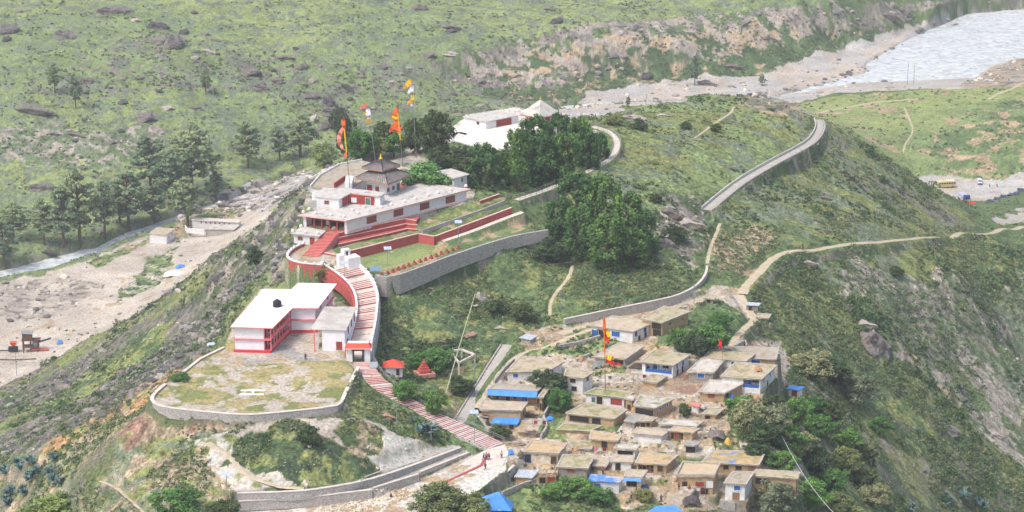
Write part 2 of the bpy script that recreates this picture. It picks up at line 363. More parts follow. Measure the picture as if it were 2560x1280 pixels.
def way(key, pts, z0, z1, half, blend=2.0, zs=None):
    if z0 is None: p = smooth_pts([G(a, b) for a, b in resample([(a, b, 0) for a, b in pts], 25) for (a, b) in [(a.x, a.y)]] if False else [G(q.x, q.y) for q in resample([(a, b, 0) for a, b in pts], 25)], 2); zz = np.convolve(np.pad([q.z for q in p], 4, 'edge'), np.ones(9)/9, 'valid'); p = [Vector((q.x, q.y, z+(z1 or 0))) for q, z in zip(p, zz)]
    elif zs: p = smooth_pts([P(a, b, z) for (a, b), z in zip(pts, zs)], 2)
    else: p = D2(pts, z0, z1)
    ROADS[key] = (p, half); stamp_line(p, half, blend); return p
way('upper', [(2046,300),(2052,318),(2035,350),(2000,372),(1930,408),(1850,455),(1800,495),(1765,525)], 0, 0, 1.45, 2.2, zs=[108,108.5,110.5,112,114.5,115.7,116.3,116.8])
way('wallroad', [(1800,735),(1760,750),(1700,766),(1620,786),(1540,801),(1460,816),(1400,836)], 113.7, 116.0, 1.7)
way('long', [(2560,572),(2480,584),(2400,592),(2250,603),(2120,615),(2030,630),(1960,632),(1925,655),(1895,690),(1865,715),(1855,740)], None, .5, 1.5, 3)
way('spur', [(1850,730),(1862,760),(1880,790),(1885,805),(1850,835),(1815,868)], None, 0, 1.2)
way('lane', [(1268,862),(1250,890),(1225,930),(1195,980),(1165,1030),(1145,1060)], 115.2, 113.6, 1.5)
way('lane2', [(1480,822),(1420,845),(1370,868),(1310,880),(1275,905),(1245,940),(1215,985),(1190,1020)], 116.6, 114.0, .9)
way('foot', [(1432,655),(1425,690),(1400,720),(1375,755),(1375,790)], None, 0, .6)
way('foot2', [(1335,660),(1370,662),(1430,655)], None, 0, .4)
way('terrace', [(1105,603),(1180,578),(1250,550),(1305,530)], 128.6, 130.6, .9, 1.0)
way('ridge', [(1290,500),(1380,470),(1450,436),(1500,415),(1538,388),(1545,350),(1520,326),(1482,316)], 131.2, 126.0, 1.2, 1.0, zs=[131.2,130.2,128.8,127.6,126.6,125.6,125.8,126.2])
CALM = np.zeros(Z.shape, np.float32)
def calm(pts, rad):
    w = window(pts, rad+2); d = np.full(GX[w].shape, 1e9)
    for a_, b_ in zip(pts[:-1:3], pts[3::3]): d = np.minimum(d, segdist(GX[w], GY[w], a_, b_)[0])
    CALM[w] = np.maximum(CALM[w], 1-sstep(rad*.4, rad, d))
calm(ROADS['long'][0], 16)
way('trail1', [(2045,282),(2110,270),(2180,256),(2260,250),(2310,246)], None, 0, 1.0)
way('trail2', [(2560,208),(2500,232),(2470,248)], None, 0, 1.0)
way('trail3', [(2262,270),(2275,300),(2285,330),(2262,360),(2258,380)], None, 0, .5)
way('trail4', [(1835,268),(1828,285),(1790,305),(1735,345)], None, 0, .5)
way('trail5', [(1800,560),(1788,590),(1775,620),(1768,660)], None, 0, .6)
way('trail6', [(250,1205),(290,1215),(320,1245),(350,1270),(365,1290)], None, 0, .5)
way('trail7', [(520,1105),(560,1130),(620,1190),(690,1215),(760,1222)], None, 0, .8)
way('approach', [(1262,1130),(1240,1165),(1180,1195),(1110,1225),(1020,1262),(950,1290)], 111.4, 110.6, 3.6, 2)
stamp_line([P(a, b, z)+Vector((0, .9, -.15)) for a, b, z in [(560,1235,115.5),(593,1233,115.5),(733,1229,115.5),(806,1221,115.3),(910,1203,114.9),(1002,1174,114.3),(1150,1119,112.9)]], .7, 4.5, 0, .2)
stamp_poly([P(a, b, 111.5) for a, b in [(590,1273),(762,1263),(935,1240),(1050,1201),(1174,1141),(1222,1124),(1262,1140),(1262,1180),(1200,1225),(1100,1290),(930,1340),(590,1340)]], .7, 0, .5)
stamp_line([P(a, b, z) for a, b, z in [(935,1220,113.0),(1002,1192,112.8),(1080,1162,112.5),(1168,1127,112.0)]], 1.3, .5, 0, 1)
# houses get their own pads: filled in from the table below
# ------------------------------------------------------------------ the village: one row per house; roof corners front-left, front-right, back-right, back-left
# openings: (face 0 front / 1 right / 3 left, u centre, v centre m, width m, height m, kind)
HS = [
('white_house','wide whitewashed house with a flat tan roof and a blue door beside the village road','house',[(1471,814),(1583,830),(1643,803),(1530,789)],3.1,'white','earthP',[(0,.10,1.2,1.8,1.9,'bd'),(0,.30,1.3,3.2,2.0,'dk'),(0,.60,1.8,2.2,1.4,'bw'),(1,.14,2.2,1.2,1.3,'bw'),(1,.55,2.3,1.3,1.3,'bw'),(1,.58,.7,.8,1.4,'dk'),(1,.30,.6,.7,1.2,'dk')]),
('mud_house','tall mud-walled house with dark open front joined to the wide whitewashed house','house',[(1600,797),(1657,807),(1726,779),(1660,765)],4.0,'mud','grassP',[(0,.72,2.9,2.6,1.7,'dk'),(0,.75,1.0,2.2,1.9,'dk'),(1,.3,2.8,.5,.5,'dk'),(1,.8,2.6,.4,.4,'dk')]),
('white_house','flat pale-roofed house with a red cloth under its eave beside the banner pole','house',[(1481,893),(1565,897),(1612,865),(1546,857)],1.9,'grey','earthP',[(0,.72,1.0,3.2,1.3,'dk')]),
('white_house','whitewashed house with a deep blue veranda and a mossy roof above the bare yard','house',[(1600,905),(1684,914),(1728,886),(1634,875)],3.4,'white','grassP',[(1,.25,2.5,.9,1.2,'bw'),(1,.62,2.6,1.2,1.3,'bw'),(1,.3,.8,.7,1.5,'dk'),(1,.6,.8,.7,1.5,'dk')],dict(ver=(.12,.97,'blue'))),
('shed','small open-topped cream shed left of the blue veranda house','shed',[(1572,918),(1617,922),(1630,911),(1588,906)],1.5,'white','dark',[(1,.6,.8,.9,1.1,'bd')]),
('mud_hut','low ochre store with a flat roof below the blue veranda house','store',[(1602,952),(1643,957),(1668,940),(1630,934)],1.1,'mud','earth',[]),
('stone_house','stone house with blue shuttered window and a streaked white roof','house',[(1717,929),(1785,932),(1813,898),(1755,894)],2.5,'stone','whiteP',[(0,.50,1.5,1.7,1.2,'bw'),(1,.12,1.9,.6,.6,'dk')]),
('mud_house','long mud-roofed house furthest back in the right-hand cluster','house',[(1822,895),(1941,899),(1947,869),(1834,866)],1.6,'mud','earthG',[(0,.55,.8,2.6,1.0,'bw')]),
('white_house','low white house with a blue door in the middle of the right-hand cluster','house',[(1757,894),(1866,904),(1888,885),(1776,873)],1.9,'white','grassP',[(0,.72,.9,1.3,1.6,'bd'),(0,.9,1.0,.6,.6,'dk')]),
('white_house','big house with a long tan roof, a blue veranda and a white gable wall','house',[(1800,941),(1904,949),(1943,913),(1838,905)],3.5,'white','earth',[(1,.22,2.4,.9,1.1,'bw'),(1,.66,2.7,.9,1.1,'bw'),(1,.5,.8,.6,1.3,'dk')],dict(ver=(.56,.97,'blue'))),
('mud_house','ochre house with a swept pale roof in front of the big veranda house','house',[(1744,980),(1812,983),(1868,955),(1775,949)],2.5,'mud','whiteP',[(0,.48,1.7,1.5,1.0,'rw'),(1,.15,1.2,1.2,2.0,'dk')]),
('mud_house','low platform-roofed store right of the ochre house','store',[(1848,972),(1903,976),(1913,966),(1866,962)],1.0,'mud','earthP',[]),
('hut','tiny hut with a bright blue tin roof and a red door','hut',[(1966,971),(1998,976),(2012,967),(1976,963)],2.0,'white','tinB',[(0,.62,.9,1.3,1.5,'rd')]),
('hut','little white hut with a pink roof beside a dark bush','hut',[(1725,1009),(1747,1017),(1754,1010),(1732,1005)],1.9,'white','pink',[(1,.5,.8,.6,1.3,'bd')]),
('stone_hut','stone hut with a grassy roof at the dusty junction','hut',[(1759,745),(1786,748),(1792,738),(1766,735)],1.7,'stone','grassP',[(0,.42,.7,1.0,1.3,'dk')]),
('stone_hut','stone hut with a shiny tin roof beside the dusty path','hut',[(1861,762),(1897,764),(1904,757),(1870,755)],1.7,'stone','tin',[(0,.35,.7,.9,1.2,'dk')]),
('stone_hut','stone hut with a flat earth roof below the tin-roofed hut','hut',[(1889,793),(1922,796),(1929,786),(1895,783)],1.8,'stone','grassP',[(0,.42,.8,.9,1.4,'dk')]),
('stone_hut','small block shed with a striped tin roof beside the lane','shed',[(1297,844),(1327,849),(1346,838),(1315,834)],1.9,'grey','tin',[]),
('white_house','long house with a lumpy earth roof above the leafy tree','house',[(1263,931),(1372,928),(1411,904),(1301,890)],2.6,'white','earth',[(0,.20,1.6,1.2,1.0,'bw'),(1,.30,1.6,.8,1.0,'bw')]),
('white_house','two-storey white house with mossy roof and two dark windows on its front','house',[(1410,940),(1459,946),(1487,929),(1414,921)],4.2,'white','grassP',[(0,.42,3.2,1.3,1.0,'dk'),(0,.50,1.2,1.2,1.1,'dk'),(1,.5,3.2,.8,.9,'rw')]),
('mud_house','ochre house fronted by a long blue tin awning','house',[(1220,972),(1344,978),(1361,963),(1236,960)],3.3,'mud','earthG',[(0,.16,1.2,.7,1.0,'dk'),(0,.38,1.2,.9,1.5,'dk'),(0,.53,1.3,.6,.8,'dk'),(0,.74,1.2,1.4,1.3,'bw')],dict(awn=('tinB',0.0,1.0,2.1))),
('mud_house','narrow stone annex against the right side of the awning house','house',[(1344,993),(1358,994),(1374,972),(1362,969)],3.6,'mud','earth',[(0,.5,1.2,.8,1.6,'dk')]),
('mud_house','ochre house with cluttered flat roof in front of the awning house','house',[(1198,1024),(1304,1027),(1320,1006),(1206,1000)],3.2,'mud','earthP',[(0,.12,1.0,1.2,1.6,'dk'),(1,.5,1.5,.6,.7,'dk')]),
('lean_to','low lean-to covered with a bright blue tarpaulin','shed',[(1225,1057),(1294,1060),(1301,1046),(1241,1038)],1.6,'mud','tarp',[(0,.8,.7,1.0,1.2,'dk')]),
('mud_hut','tiny mud hut at the lane end left of the ochre houses','hut',[(1186,1040),(1220,1042),(1223,1036),(1190,1034)],1.4,'mud','grassP',[(0,.5,.8,.5,.5,'dk')]),
('mud_house','house with vivid green mossy roof at the foot of the banner pole','house',[(1458,984),(1562,995),(1585,981),(1488,970)],2.6,'white','mossy',[(0,.20,1.2,1.0,1.4,'gw'),(0,.36,1.2,1.3,1.9,'dk'),(0,.80,1.3,2.6,1.4,'rw')]),
('mud_house','large earth-roofed house with a dark open front below the mossy one','house',[(1413,1033),(1537,1047),(1569,1024),(1464,1006)],2.1,'mud','grassP',[(0,.62,.9,2.0,1.5,'dk'),(0,.25,.9,4.6,1.3,'dk')]),
('mud_house','mud gabled house with half whitewashed roof beside the grey terrace','house',[(1583,1013),(1637,1021),(1687,997),(1600,985)],2.9,'mud','whiteG',[(0,.5,1.5,4.6,1.5,'dk'),(1,.32,2.0,.8,.8,'bw'),(1,.72,2.0,.8,.8,'bw')]),
('mud_hut','low hut with a sagging stone roof below the half whitewashed roof','hut',[(1560,1051),(1587,1056),(1622,1039),(1579,1031)],1.7,'stone','grey',[]),
('mud_hut','small mud hut with a dark doorway beside the sagging roof','hut',[(1592,1054),(1630,1053),(1645,1044),(1608,1040)],1.7,'mud','grassP',[(0,.3,.8,1.0,1.4,'dk'),(0,.75,.9,.8,1.0,'dk')]),
('stone_house','long low house with a chalk-white roof','house',[(1646,1060),(1742,1067),(1760,1053),(1662,1047)],1.2,'stone','whiteP',[]),
('mud_house','pale-roofed house with vines over its front wall','house',[(1579,1083),(1655,1090),(1680,1074),(1592,1068)],2.0,'white','earthP',[]),
('mud_house','ochre house with a shaded porch behind a swept yard','house',[(1668,1077),(1733,1082),(1751,1071),(1686,1066)],2.1,'mud','earthO',[(0,.30,1.0,1.0,1.5,'rw')],dict(ver=(.04,.60,'mud'))),
('mud_house','tan-roofed ochre house with a square dark doorway and a blue bundle on top','house',[(1474,1098),(1544,1102),(1557,1088),(1476,1075)],2.6,'mud','earthO',[(0,.52,1.4,1.3,1.6,'dk')]),
('mud_hut','weed-covered low roof with a white sheet left of the tan-roofed house','store',[(1430,1121),(1479,1123),(1485,1104),(1414,1097)],1.0,'white','grassP',[]),
('mud_house','long mossy roof strip on the green bank','store',[(1390,1074),(1474,1078),(1508,1064),(1410,1058)],.9,'mud','mossy',[]),
('white_house','cream house with an orange-tan roof where the village lane begins','house',[(1305,1129),(1397,1134),(1419,1109),(1330,1099)],2.8,'whiteM','earthO',[(0,.10,1.1,1.4,1.9,'dkb'),(0,.88,1.0,1.2,1.8,'gry')]),
('shed','patched shed with broken tin sheets on its roof','shed',[(1284,1192),(1331,1195),(1352,1176),(1297,1173)],1.5,'mud','tin',[]),
('mud_house','ruined mud porch with bare rafters beside the patched shed','house',[(1334,1192),(1394,1190),(1398,1173),(1353,1175)],1.9,'mud','rafters',[(0,.30,.9,1.3,1.4,'dk'),(0,.75,.9,1.6,1.3,'rw')]),
('stone_house','grey stone house with a mossy roof between the cream house and the blue-roofed one','house',[(1390,1167),(1470,1171),(1488,1139),(1407,1136)],2.9,'stone','grassP',[(0,.45,2.0,1.6,.7,'rw')]),
('stone_hut','low shed with an orange earth roof behind the grey stone house','shed',[(1481,1164),(1516,1167),(1526,1146),(1488,1143)],1.2,'stone','earthP',[]),
('white_house','small white house with a black doorway beside the low shed','house',[(1526,1154),(1582,1156),(1586,1139),(1530,1136)],2.2,'white','earthP',[(0,.30,1.0,1.1,1.7,'dk')]),
('white_house','white-roofed house with a wide black opening in the village middle','house',[(1533,1121),(1591,1125),(1601,1112),(1545,1106)],2.1,'white','whiteP',[(0,.50,.9,3.4,1.3,'dk')]),
('mud_house','house with a bright orange roof and a shadowed porch','house',[(1587,1158),(1668,1162),(1697,1137),(1600,1130)],2.3,'mud','earthO',[(0,.80,1.3,1.2,1.4,'gry')],dict(ver=(.05,.58,'red'))),
('white_house','white house with torn blue tin sheets over its roof','house',[(1468,1202),(1550,1206),(1562,1193),(1477,1184)],2.7,'white','tinB2',[(0,.27,1.5,1.5,1.0,'bw')]),
('white_house','white-roofed house edged with a blue sheet right of the torn blue roof','house',[(1560,1191),(1605,1194),(1620,1176),(1566,1173)],3.0,'whiteM','earthP',[(0,.4,1.2,2.2,1.2,'dk')],dict(awn=('tinB',.0,.95,.5))),
('mud_house','two-storey ochre house with a parapeted tan roof above the straw yard','house',[(1689,1190),(1787,1191),(1802,1160),(1706,1157)],4.4,'mud','tanpar',[(0,.20,2.2,1.1,1.6,'dk'),(0,.62,2.4,1.8,1.0,'rw'),(0,.52,.7,1.4,1.3,'dk'),(0,.76,.7,1.6,1.3,'dk'),(0,.90,2.4,1.6,1.8,'wh')]),
('mud_house','long house with a patchwork roof of moss, straw and blue sheet','house',[(1752,1156),(1898,1163),(1915,1129),(1783,1125)],2.6,'mud','patch',[(0,.42,1.6,1.2,1.0,'dk'),(0,.65,1.6,1.4,1.0,'dk'),(0,.90,1.3,1.8,1.6,'mudd')]),
('white_house','white house with blue windows in the lowest right corner of the village','house',[(1808,1208),(1866,1211),(1887,1179),(1831,1179)],3.9,'white','earthG',[(0,.60,2.8,1.4,1.1,'bw'),(1,.2,2.8,.7,1.1,'bw'),(0,.55,.9,1.4,1.6,'mudd')]),
('mud_house','tall mud house behind the round grey-green tree','house',[(1879,1189),(1994,1197),(2001,1180),(1890,1173)],4.6,'mud','grassP',[(0,.12,3.3,1.3,1.3,'dk'),(0,.3,3.3,1.1,1.1,'dk')]),
('shed','shed roofed with a bright blue sheet at the bottom of the village','shed',[(1612,1284),(1716,1287),(1690,1262),(1640,1264)],1.8,'mud','tinB',[]),
('mud_hut','small earth-roofed mud hut beside the big thorny trees','hut',[(1755,1035),(1792,1037),(1812,1021),(1772,1019)],1.3,'mud','grassP',[(0,.3,.6,1.2,1.0,'dk')]),
('shed','black open-fronted shed dug into the rubble bank','shed',[(1708,1113),(1742,1114),(1752,1103),(1722,1100)],1.9,'grey','grey',[(0,.5,.85,2.4,1.5,'dk')]),
('mud_hut','narrow mud store tucked behind the half whitewashed roof','store',[(1560,997),(1584,999),(1590,989),(1566,987)],3.1,'mud','whiteP',[(0,.5,1.0,.8,1.2,'dk')]),
]
HINFO = []
for h_ in HS:
    (x0, y0), (x1, y1) = h_[3][0], h_[3][1]; hh = h_[4]
    zb = VZ((x0+x1)/2, (y0+y1)/2+hh*9.8)
    if any(s in h_[1] for s in ('junction', 'dusty path', 'tin-roofed hut', 'bright blue tin roof', 'striped tin', 'beside a dark bush')): zb = G((x0+x1)/2, (y0+y1)/2+hh*9.8).z
    pts = [P(a, b, zb+hh) for a, b in h_[3]]
    HINFO.append((zb, pts))
    fp = [Vector((p.x, p.y, zb)) for p in pts]; c = sum(fp, Vector())/4
    stamp_poly([c+(p-c)*1.0 for p in fp], .9, 0, .9, .4)
# a few yards and terraces level with the houses
for yd, dy in (([(1605,968),(1745,955),(1760,975),(1700,990),(1600,1000)], 0), ([(1655,1112),(1700,1112),(1745,1095),(1690,1088)], 0), ([(1672,1233),(1722,1237),(1742,1212),(1690,1205)], 1.6),
               ([(1450,1128),(1530,1112),(1540,1100),(1440,1105)], 0), ([(1293,1072),(1350,1075),(1362,1050),(1310,1045)], .6), ([(1560,1236),(1650,1236),(1680,1215),(1580,1205)], 0)):
    zz = VZ(sum(a for a, b in yd)/len(yd), sum(b for a, b in yd)/len(yd))+dy
    stamp_poly([P(a, b, zz) for a, b in yd], .8, 0, .8, .4)
# ------------------------------------------------------------------ ground cover: albedo by zone, then relief
def lin(*c): return np.array(S(*c))
C_ = dict(
 grassY=lin(128,137,86), grass=lin(114,127,82), grassD=lin(90,106,68), scrub=lin(72,88,58), scrubG=lin(106,114,92), dark=lin(58,70,50),
 olive=lin(116,120,74), straw=lin(160,148,104), orange=lin(164,130,92), brown=lin(154,138,116), tan=lin(168,148,120), sand=lin(180,170,156),
 sandP=lin(188,178,164), grey=lin(150,148,142), gravel=lin(176,173,168), rock=lin(122,116,108), rockD=lin(98,96,92), rockP=lin(160,150,138), white=lin(205,200,190), scar=lin(176,172,162), red=lin(142,114,98))
for k_ in ('grassY','grass','grassD','scrub','scrubG','olive','dark'): C_[k_] = C_[k_]*np.array([1.14, 1.17, 1.18])
zone_defs = [
# poly px, (A, B, tB, scaleB), (C, tC, scaleC), bump amp, bump scale, shrub density, edge warp
('far',   [(-300,-200),(2200,-200),(2080,0),(1700,42),(1350,88),(1150,132),(1000,150),(1000,700),(-300,720)], ('grass','grassY',.48,60),('scrubG',.53,4),.9,3.5,.35,6),
('scree', [(60,240),(350,80),(560,130),(900,150),(1130,140),(1420,250),(1400,290),(1050,280),(850,300),(650,230),(420,230),(250,260)], ('scrubG','grass',.47,9),('rock',.60,3),1.2,3,.6,12),
('scree2',[(-100,330),(100,300),(260,330),(420,330),(300,420),(60,400),(-100,400)], ('scrubG','grassD',.5,9),('rockP',.57,3),1.0,3,.4,10),
('cliff', [(1130,136),(1350,88),(1700,42),(2080,0),(2560,-60),(2560,22),(2420,42),(2180,88),(2060,130),(1950,160),(1880,150),(1640,190),(1500,190),(1420,225),(1250,225),(1130,200)], ('rock','rockP',.50,7),('grassD',.56,6),1.6,4,.35,4),
('cliffT',[(1150,150),(1400,120),(1650,80),(2000,60),(2160,60),(2080,100),(1900,130),(1660,160),(1450,190),(1250,200)], ('rockP','tan',.56,6),('scrub',.54,6),1.4,4,.5,12),
('band',  [(1640,120),(1760,150),(1900,130),(2080,100),(2250,68),(2300,60),(2200,88),(2080,125),(1960,175),(1890,188),(1700,200),(1480,230),(1400,260),(1200,250),(1220,220),(1400,225),(1500,150)], ('grassD','scrub',.45,7),('tan',.66,6),1.0,3,.8,5),
('riverR',[(1380,300),(1430,262),(1500,225),(1640,205),(1760,186),(1890,190),(1960,165),(2080,128),(2200,92),(2320,50),(2420,42),(2560,25),(2700,20),(2700,200),(2540,215),(2470,222),(2300,224),(2100,232),(1950,262),(1700,262),(1500,300)], ('gravel','sand',.5,14),('rockP',.70,3),.2,2.2,.02,4),
('rocksR',[(2400,212),(2470,175),(2530,150),(2700,140),(2700,225),(2400,225)], ('tan','rockP',.5,5),('rock',.6,3),1.0,2.5,.02,3),
('rapids',[(440,520),(560,480),(680,445),(780,425),(830,420),(800,470),(700,510),(620,540),(520,560),(440,570)], ('rockP','gravel',.5,7),('rockD',.6,4),.9,2.5,.05,3),
('flood', [(-200,760),(-100,722),(80,690),(230,650),(330,600),(470,560),(560,530),(680,520),(780,455),(800,500),(500,760),(0,1100),(-300,1200)], ('sandP','sand',.5,18),('tan',.68,5),.12,3,.04,4),
('stonesL',[(-200,700),(60,712),(170,690),(260,720),(150,790),(-200,840)], ('rockP','sand',.5,5),('rock',.6,2.5),.5,2,.02,4),
('greenL',[(230,655),(300,620),(420,575),(470,540),(520,525),(620,520),(560,560),(480,590),(380,600),(300,640),(240,668)], ('grass','tan',.5,7),('grassD',.58,4),.4,2,.3,4),
('greenM',[(330,690),(370,650),(450,600),(420,680),(340,740),(280,760)], ('sand','grass',.45,6),('scrub',.58,3),.4,2,.35,4),
('meadR', [(1940,262),(2100,236),(2560,213),(2800,210),(2800,460),(2420,440),(2330,480),(2200,400),(2060,300)], ('grass','grassY',.45,40),('tan',.66,9),.5,3,.2,5),
('meadR2',[(2230,420),(2350,350),(2440,260),(2800,240),(2800,450),(2560,430),(2460,440),(2330,470)], ('grassD','grass',.5,12),('tan',.58,7),.6,3,.4,8),
('lot',   [(2290,440),(2360,438),(2440,450),(2500,445),(2560,425),(2800,420),(2800,480),(2560,478),(2480,500),(2420,505),(2360,490)], ('gravel','sand',.5,12),('rockP',.68,3),.05,2,0,3),
('lot2',  [(2480,545),(2560,515),(2800,500),(2800,566),(2500,566)], ('sand','gravel',.5,8),('tan',.6,4),.1,2,.02,3),
('flank', [(-200,980),(0,972),(200,860),(350,780),(500,670),(600,600),(700,520),(780,450),(800,470),(745,560),(715,640),(715,690),(640,730),(585,800),(520,880),(380,970),(260,1050),(100,1130),(0,1190),(-200,1260)], ('rockD','scrub',.52,9),('rock',.54,4),2.2,5,.40,4),
('strip1',[(-200,1000),(0,975),(200,860),(350,780),(420,740),(470,700),(600,620),(640,600),(540,690),(400,790),(200,890),(0,1010),(-200,1060)], ('grassD','olive',.45,12),('rock',.58,6),1.3,4,.4,5),
('strip2',[(-200,1110),(0,1058),(160,975),(290,885),(430,800),(440,830),(300,930),(150,1030),(0,1100),(-200,1180)], ('grass','olive',.5,8),('scrub',.58,5),.9,3,.5,7),
('rim',   [(640,700),(720,660),(760,690),(650,730),(600,790),(570,860),(530,900),(510,890),(560,800),(590,740)], ('olive','grass',.45,5),('scrub',.57,3),.6,2,.5,3),
('rim2',  [(700,520),(785,445),(800,470),(740,590),(720,620),(700,600),(720,550)], ('olive','grassD',.5,6),('orange',.63,4),.6,2,.5,3),
('slopeL',[(-200,1190),(100,1130),(300,1010),(390,960),(620,1030),(860,1010),(980,1030),(1100,1090),(1120,1120),(1000,1180),(600,1230),(600,1300),(600,1600),(-300,1600)], ('brown','scrubG',.54,5),('olive',.56,3),.7,1.8,.75,4),
('orange',[(100,1122),(300,1005),(380,955),(430,930),(520,890),(560,880),(500,905),(400,965),(400,1010),(290,1040),(120,1140)], ('orange','brown',.60,4),('olive',.62,3),.5,1.5,.3,2.5),
('brownR',[(390,1010),(560,1030),(700,1040),(600,1060),(480,1080),(330,1110),(300,1080)], ('red','brown',.5,6),('olive',.60,3),.4,1.5,.4,4),
('scar',  [(870,1020),(960,1050),(1060,1095),(1130,1112),(1000,1170),(900,1210),(800,1215),(700,1220),(600,1205),(540,1160),(500,1100),(540,1080),(600,1085),(640,1060),(760,1040),(850,1045)], ('scar','sand',.5,10),('rockP',.66,4),.15,2.5,.03,3),
('scar2', [(930,1050),(1000,1072),(1060,1090),(1130,1108),(1160,1122),(1002,1176),(905,1205),(925,1170),(950,1120),(935,1080)], ('scar','sand',.5,8),('rockP',.68,4),.12,2,.02,1.5),
('scar3', [(510,1100),(570,1085),(620,1090),(570,1130),(640,1180),(720,1205),(800,1215),(800,1224),(600,1234),(540,1180)], ('scar','sand',.5,6),('olive',.64,3),.12,2,.05,2),
('ledge', [(905,1206),(1002,1176),(1155,1120),(1175,1130),(1046,1187),(930,1226)], ('grey','sand',.5,3),('rockP',.7,3),0,1,0,.1),
('mound', [(600,1120),(640,1090),(730,1060),(790,1050),(850,1110),(900,1120),(950,1165),(930,1200),(850,1205),(760,1215),(700,1180),(620,1165),(570,1140)], ('scrub','dark',.5,6),('olive',.60,4),.9,1.8,1.0,5),
('mound2',[(880,1050),(950,1070),(960,1130),(900,1140),(850,1080)], ('olive','scrub',.5,4),('brown',.6,4),.7,1.8,.8,3),
('centre',[(945,900),(945,740),(990,735),(1110,700),(1240,650),(1370,590),(1470,650),(1760,660),(1700,740),(1500,785),(1400,800),(1280,850),(1150,1050),(1100,1080),(1000,1000),(940,930)], ('grassD','scrub',.48,7),('olive',.58,5),1.3,2.2,1.0,4),
('lowC',  [(1110,940),(1230,900),(1150,1050),(1090,1060),(1060,1010)], ('olive','grass',.5,5),('tan',.60,3),.5,1.6,.4,4),
('leftOfStair',[(870,940),(900,960),(980,1010),(1100,1090),(1110,1110),(1010,1090),(900,1050),(830,1040),(860,1000)], ('olive','scrub',.5,4),('grassD',.57,4),.9,1.8,.9,3),
('hill',  [(1440,300),(1520,285),(1600,262),(1750,250),(1850,243),(1950,268),(2040,295),(2050,330),(1960,400),(1850,455),(1770,520),(1760,660),(1470,650),(1370,590),(1400,450),(1540,395),(1550,330)], ('grass','olive',.48,16),('scrubG',.62,8),.9,2.6,.25,8),
('hillrk',[(1640,500),(1760,490),(1765,600),(1750,660),(1690,650),(1620,560)], ('rock','rockP',.5,6),('scrub',.55,5),1.8,3,.4,6),
('hilltop',[(1840,240),(1900,235),(1990,262),(2045,290),(2000,298),(1900,285),(1850,262)], ('tan','rock',.5,6),('scrubG',.6,4),.9,2,.15,2),
('ridgeR',[(2050,300),(2110,330),(2210,400),(2330,490),(2440,550),(2450,590),(2200,605),(2060,600),(2020,615),(1960,620),(1900,660),(1860,700),(1780,700),(1770,530),(1850,465),(2000,385),(2060,335)], ('grassD','olive',.46,10),('scrubG',.54,7),1.3,2.8,.7,6),
('ridgeD',[(2060,320),(2110,335),(2180,400),(2330,500),(2440,560),(2300,560),(2200,500),(2100,430),(2060,380)], ('olive','rock',.5,9),('scrubG',.54,5),1.2,2.5,.5,8),
('tri',   [(1780,540),(1850,545),(1960,610),(1900,650),(1870,690),(1780,670),(1770,600)], ('grassD','tan',.50,10),('scrub',.58,4),1.0,2,.6,5),
('slopeR',[(1850,740),(1900,670),(1960,640),(2200,608),(2480,588),(2900,570),(3000,1700),(1200,1800),(1300,1290),(1900,1260),(2000,1180),(1900,1100),(1850,1000),(1990,950),(1950,880),(1860,830),(1890,800)], ('grassD','olive',.47,18),('scrub',.54,8),1.5,3.2,1.0,6),
('rockR', [(2050,640),(2200,640),(2380,720),(2560,690),(2700,700),(2700,1000),(2560,1100),(2440,1060),(2330,960),(2260,860),(2200,760),(2090,740)], ('grassD','scrubG',.44,9),('rockP',.565,6),1.6,3,.6,12),
('rill',  [(2400,1040),(2440,1050),(2560,1110),(2700,1180),(2700,1210),(2560,1170),(2480,1110)], ('rockP','sand',.5,4),('scrub',.55,4),.6,2,.2,3),
('rill2', [(2240,860),(2300,900),(2400,1000),(2440,1060),(2410,1050),(2320,960),(2230,890)], ('rockP','tan',.5,4),('grassD',.5,4),.9,2,.4,4),
('village',[(1215,1010),(1270,905),(1310,870),(1470,815),(1560,775),(1720,745),(1770,740),(1740,780),(1650,830),(1640,870),(1750,860),(1830,850),(1955,860),(1980,920),(1960,980),(1900,1010),(1820,1010),(1830,1100),(1930,1120),(2010,1180),(2000,1260),(1800,1300),(1560,1300),(1540,1240),(1400,1200),(1280,1215),(1260,1150),(1230,1090),(1180,1040)], ('tan','sand',.5,5),('brown',.62,2.5),.25,1.5,.12,1.5),
('vgreen1',[(1400,830),(1480,800),(1500,850),(1560,855),(1500,885),(1440,890),(1380,880),(1420,850)], ('grass','grassD',.5,3),('tan',.62,3),.4,1.2,.6,1),
('vgreen2',[(1350,1000),(1420,960),(1440,1020),(1400,1060),(1420,1100),(1340,1095),(1360,1050)], ('grassD','grass',.5,3),('olive',.62,3),.5,1.2,.8,1),
('vgreen3',[(1690,1130),(1760,1140),(1750,1160),(1695,1155)], ('grassD','scrub',.5,3),('olive',.62,3),.4,1.2,.6,.5),
('vgreen4',[(1270,1220),(1400,1200),(1540,1230),(1530,1290),(1640,1250),(1660,1270),(1600,1290),(1240,1330)], ('grass','grassD',.5,4),('olive',.62,3),.5,1.4,.9,1),
('vgreen5',[(1280,872),(1400,850),(1400,885),(1300,892)], ('grass','grassD',.5,3),('tan',.58,3),.4,1.2,.7,1),
('vgreen6',[(1635,1092),(1700,1098),(1695,1122),(1625,1112)], ('grassD','scrub',.5,3),('tan',.58,3),.4,1.2,.7,1),
('vgreen7',[(1470,1040),(1560,1055),(1540,1078),(1465,1070)], ('grass','grassD',.5,3),('tan',.62,3),.4,1.2,.7,1),
('vgreen8',[(1780,1090),(1835,1080),(1860,1125),(1790,1130)], ('grassD','olive',.5,3),('tan',.55,3),.4,1.2,.7,1),
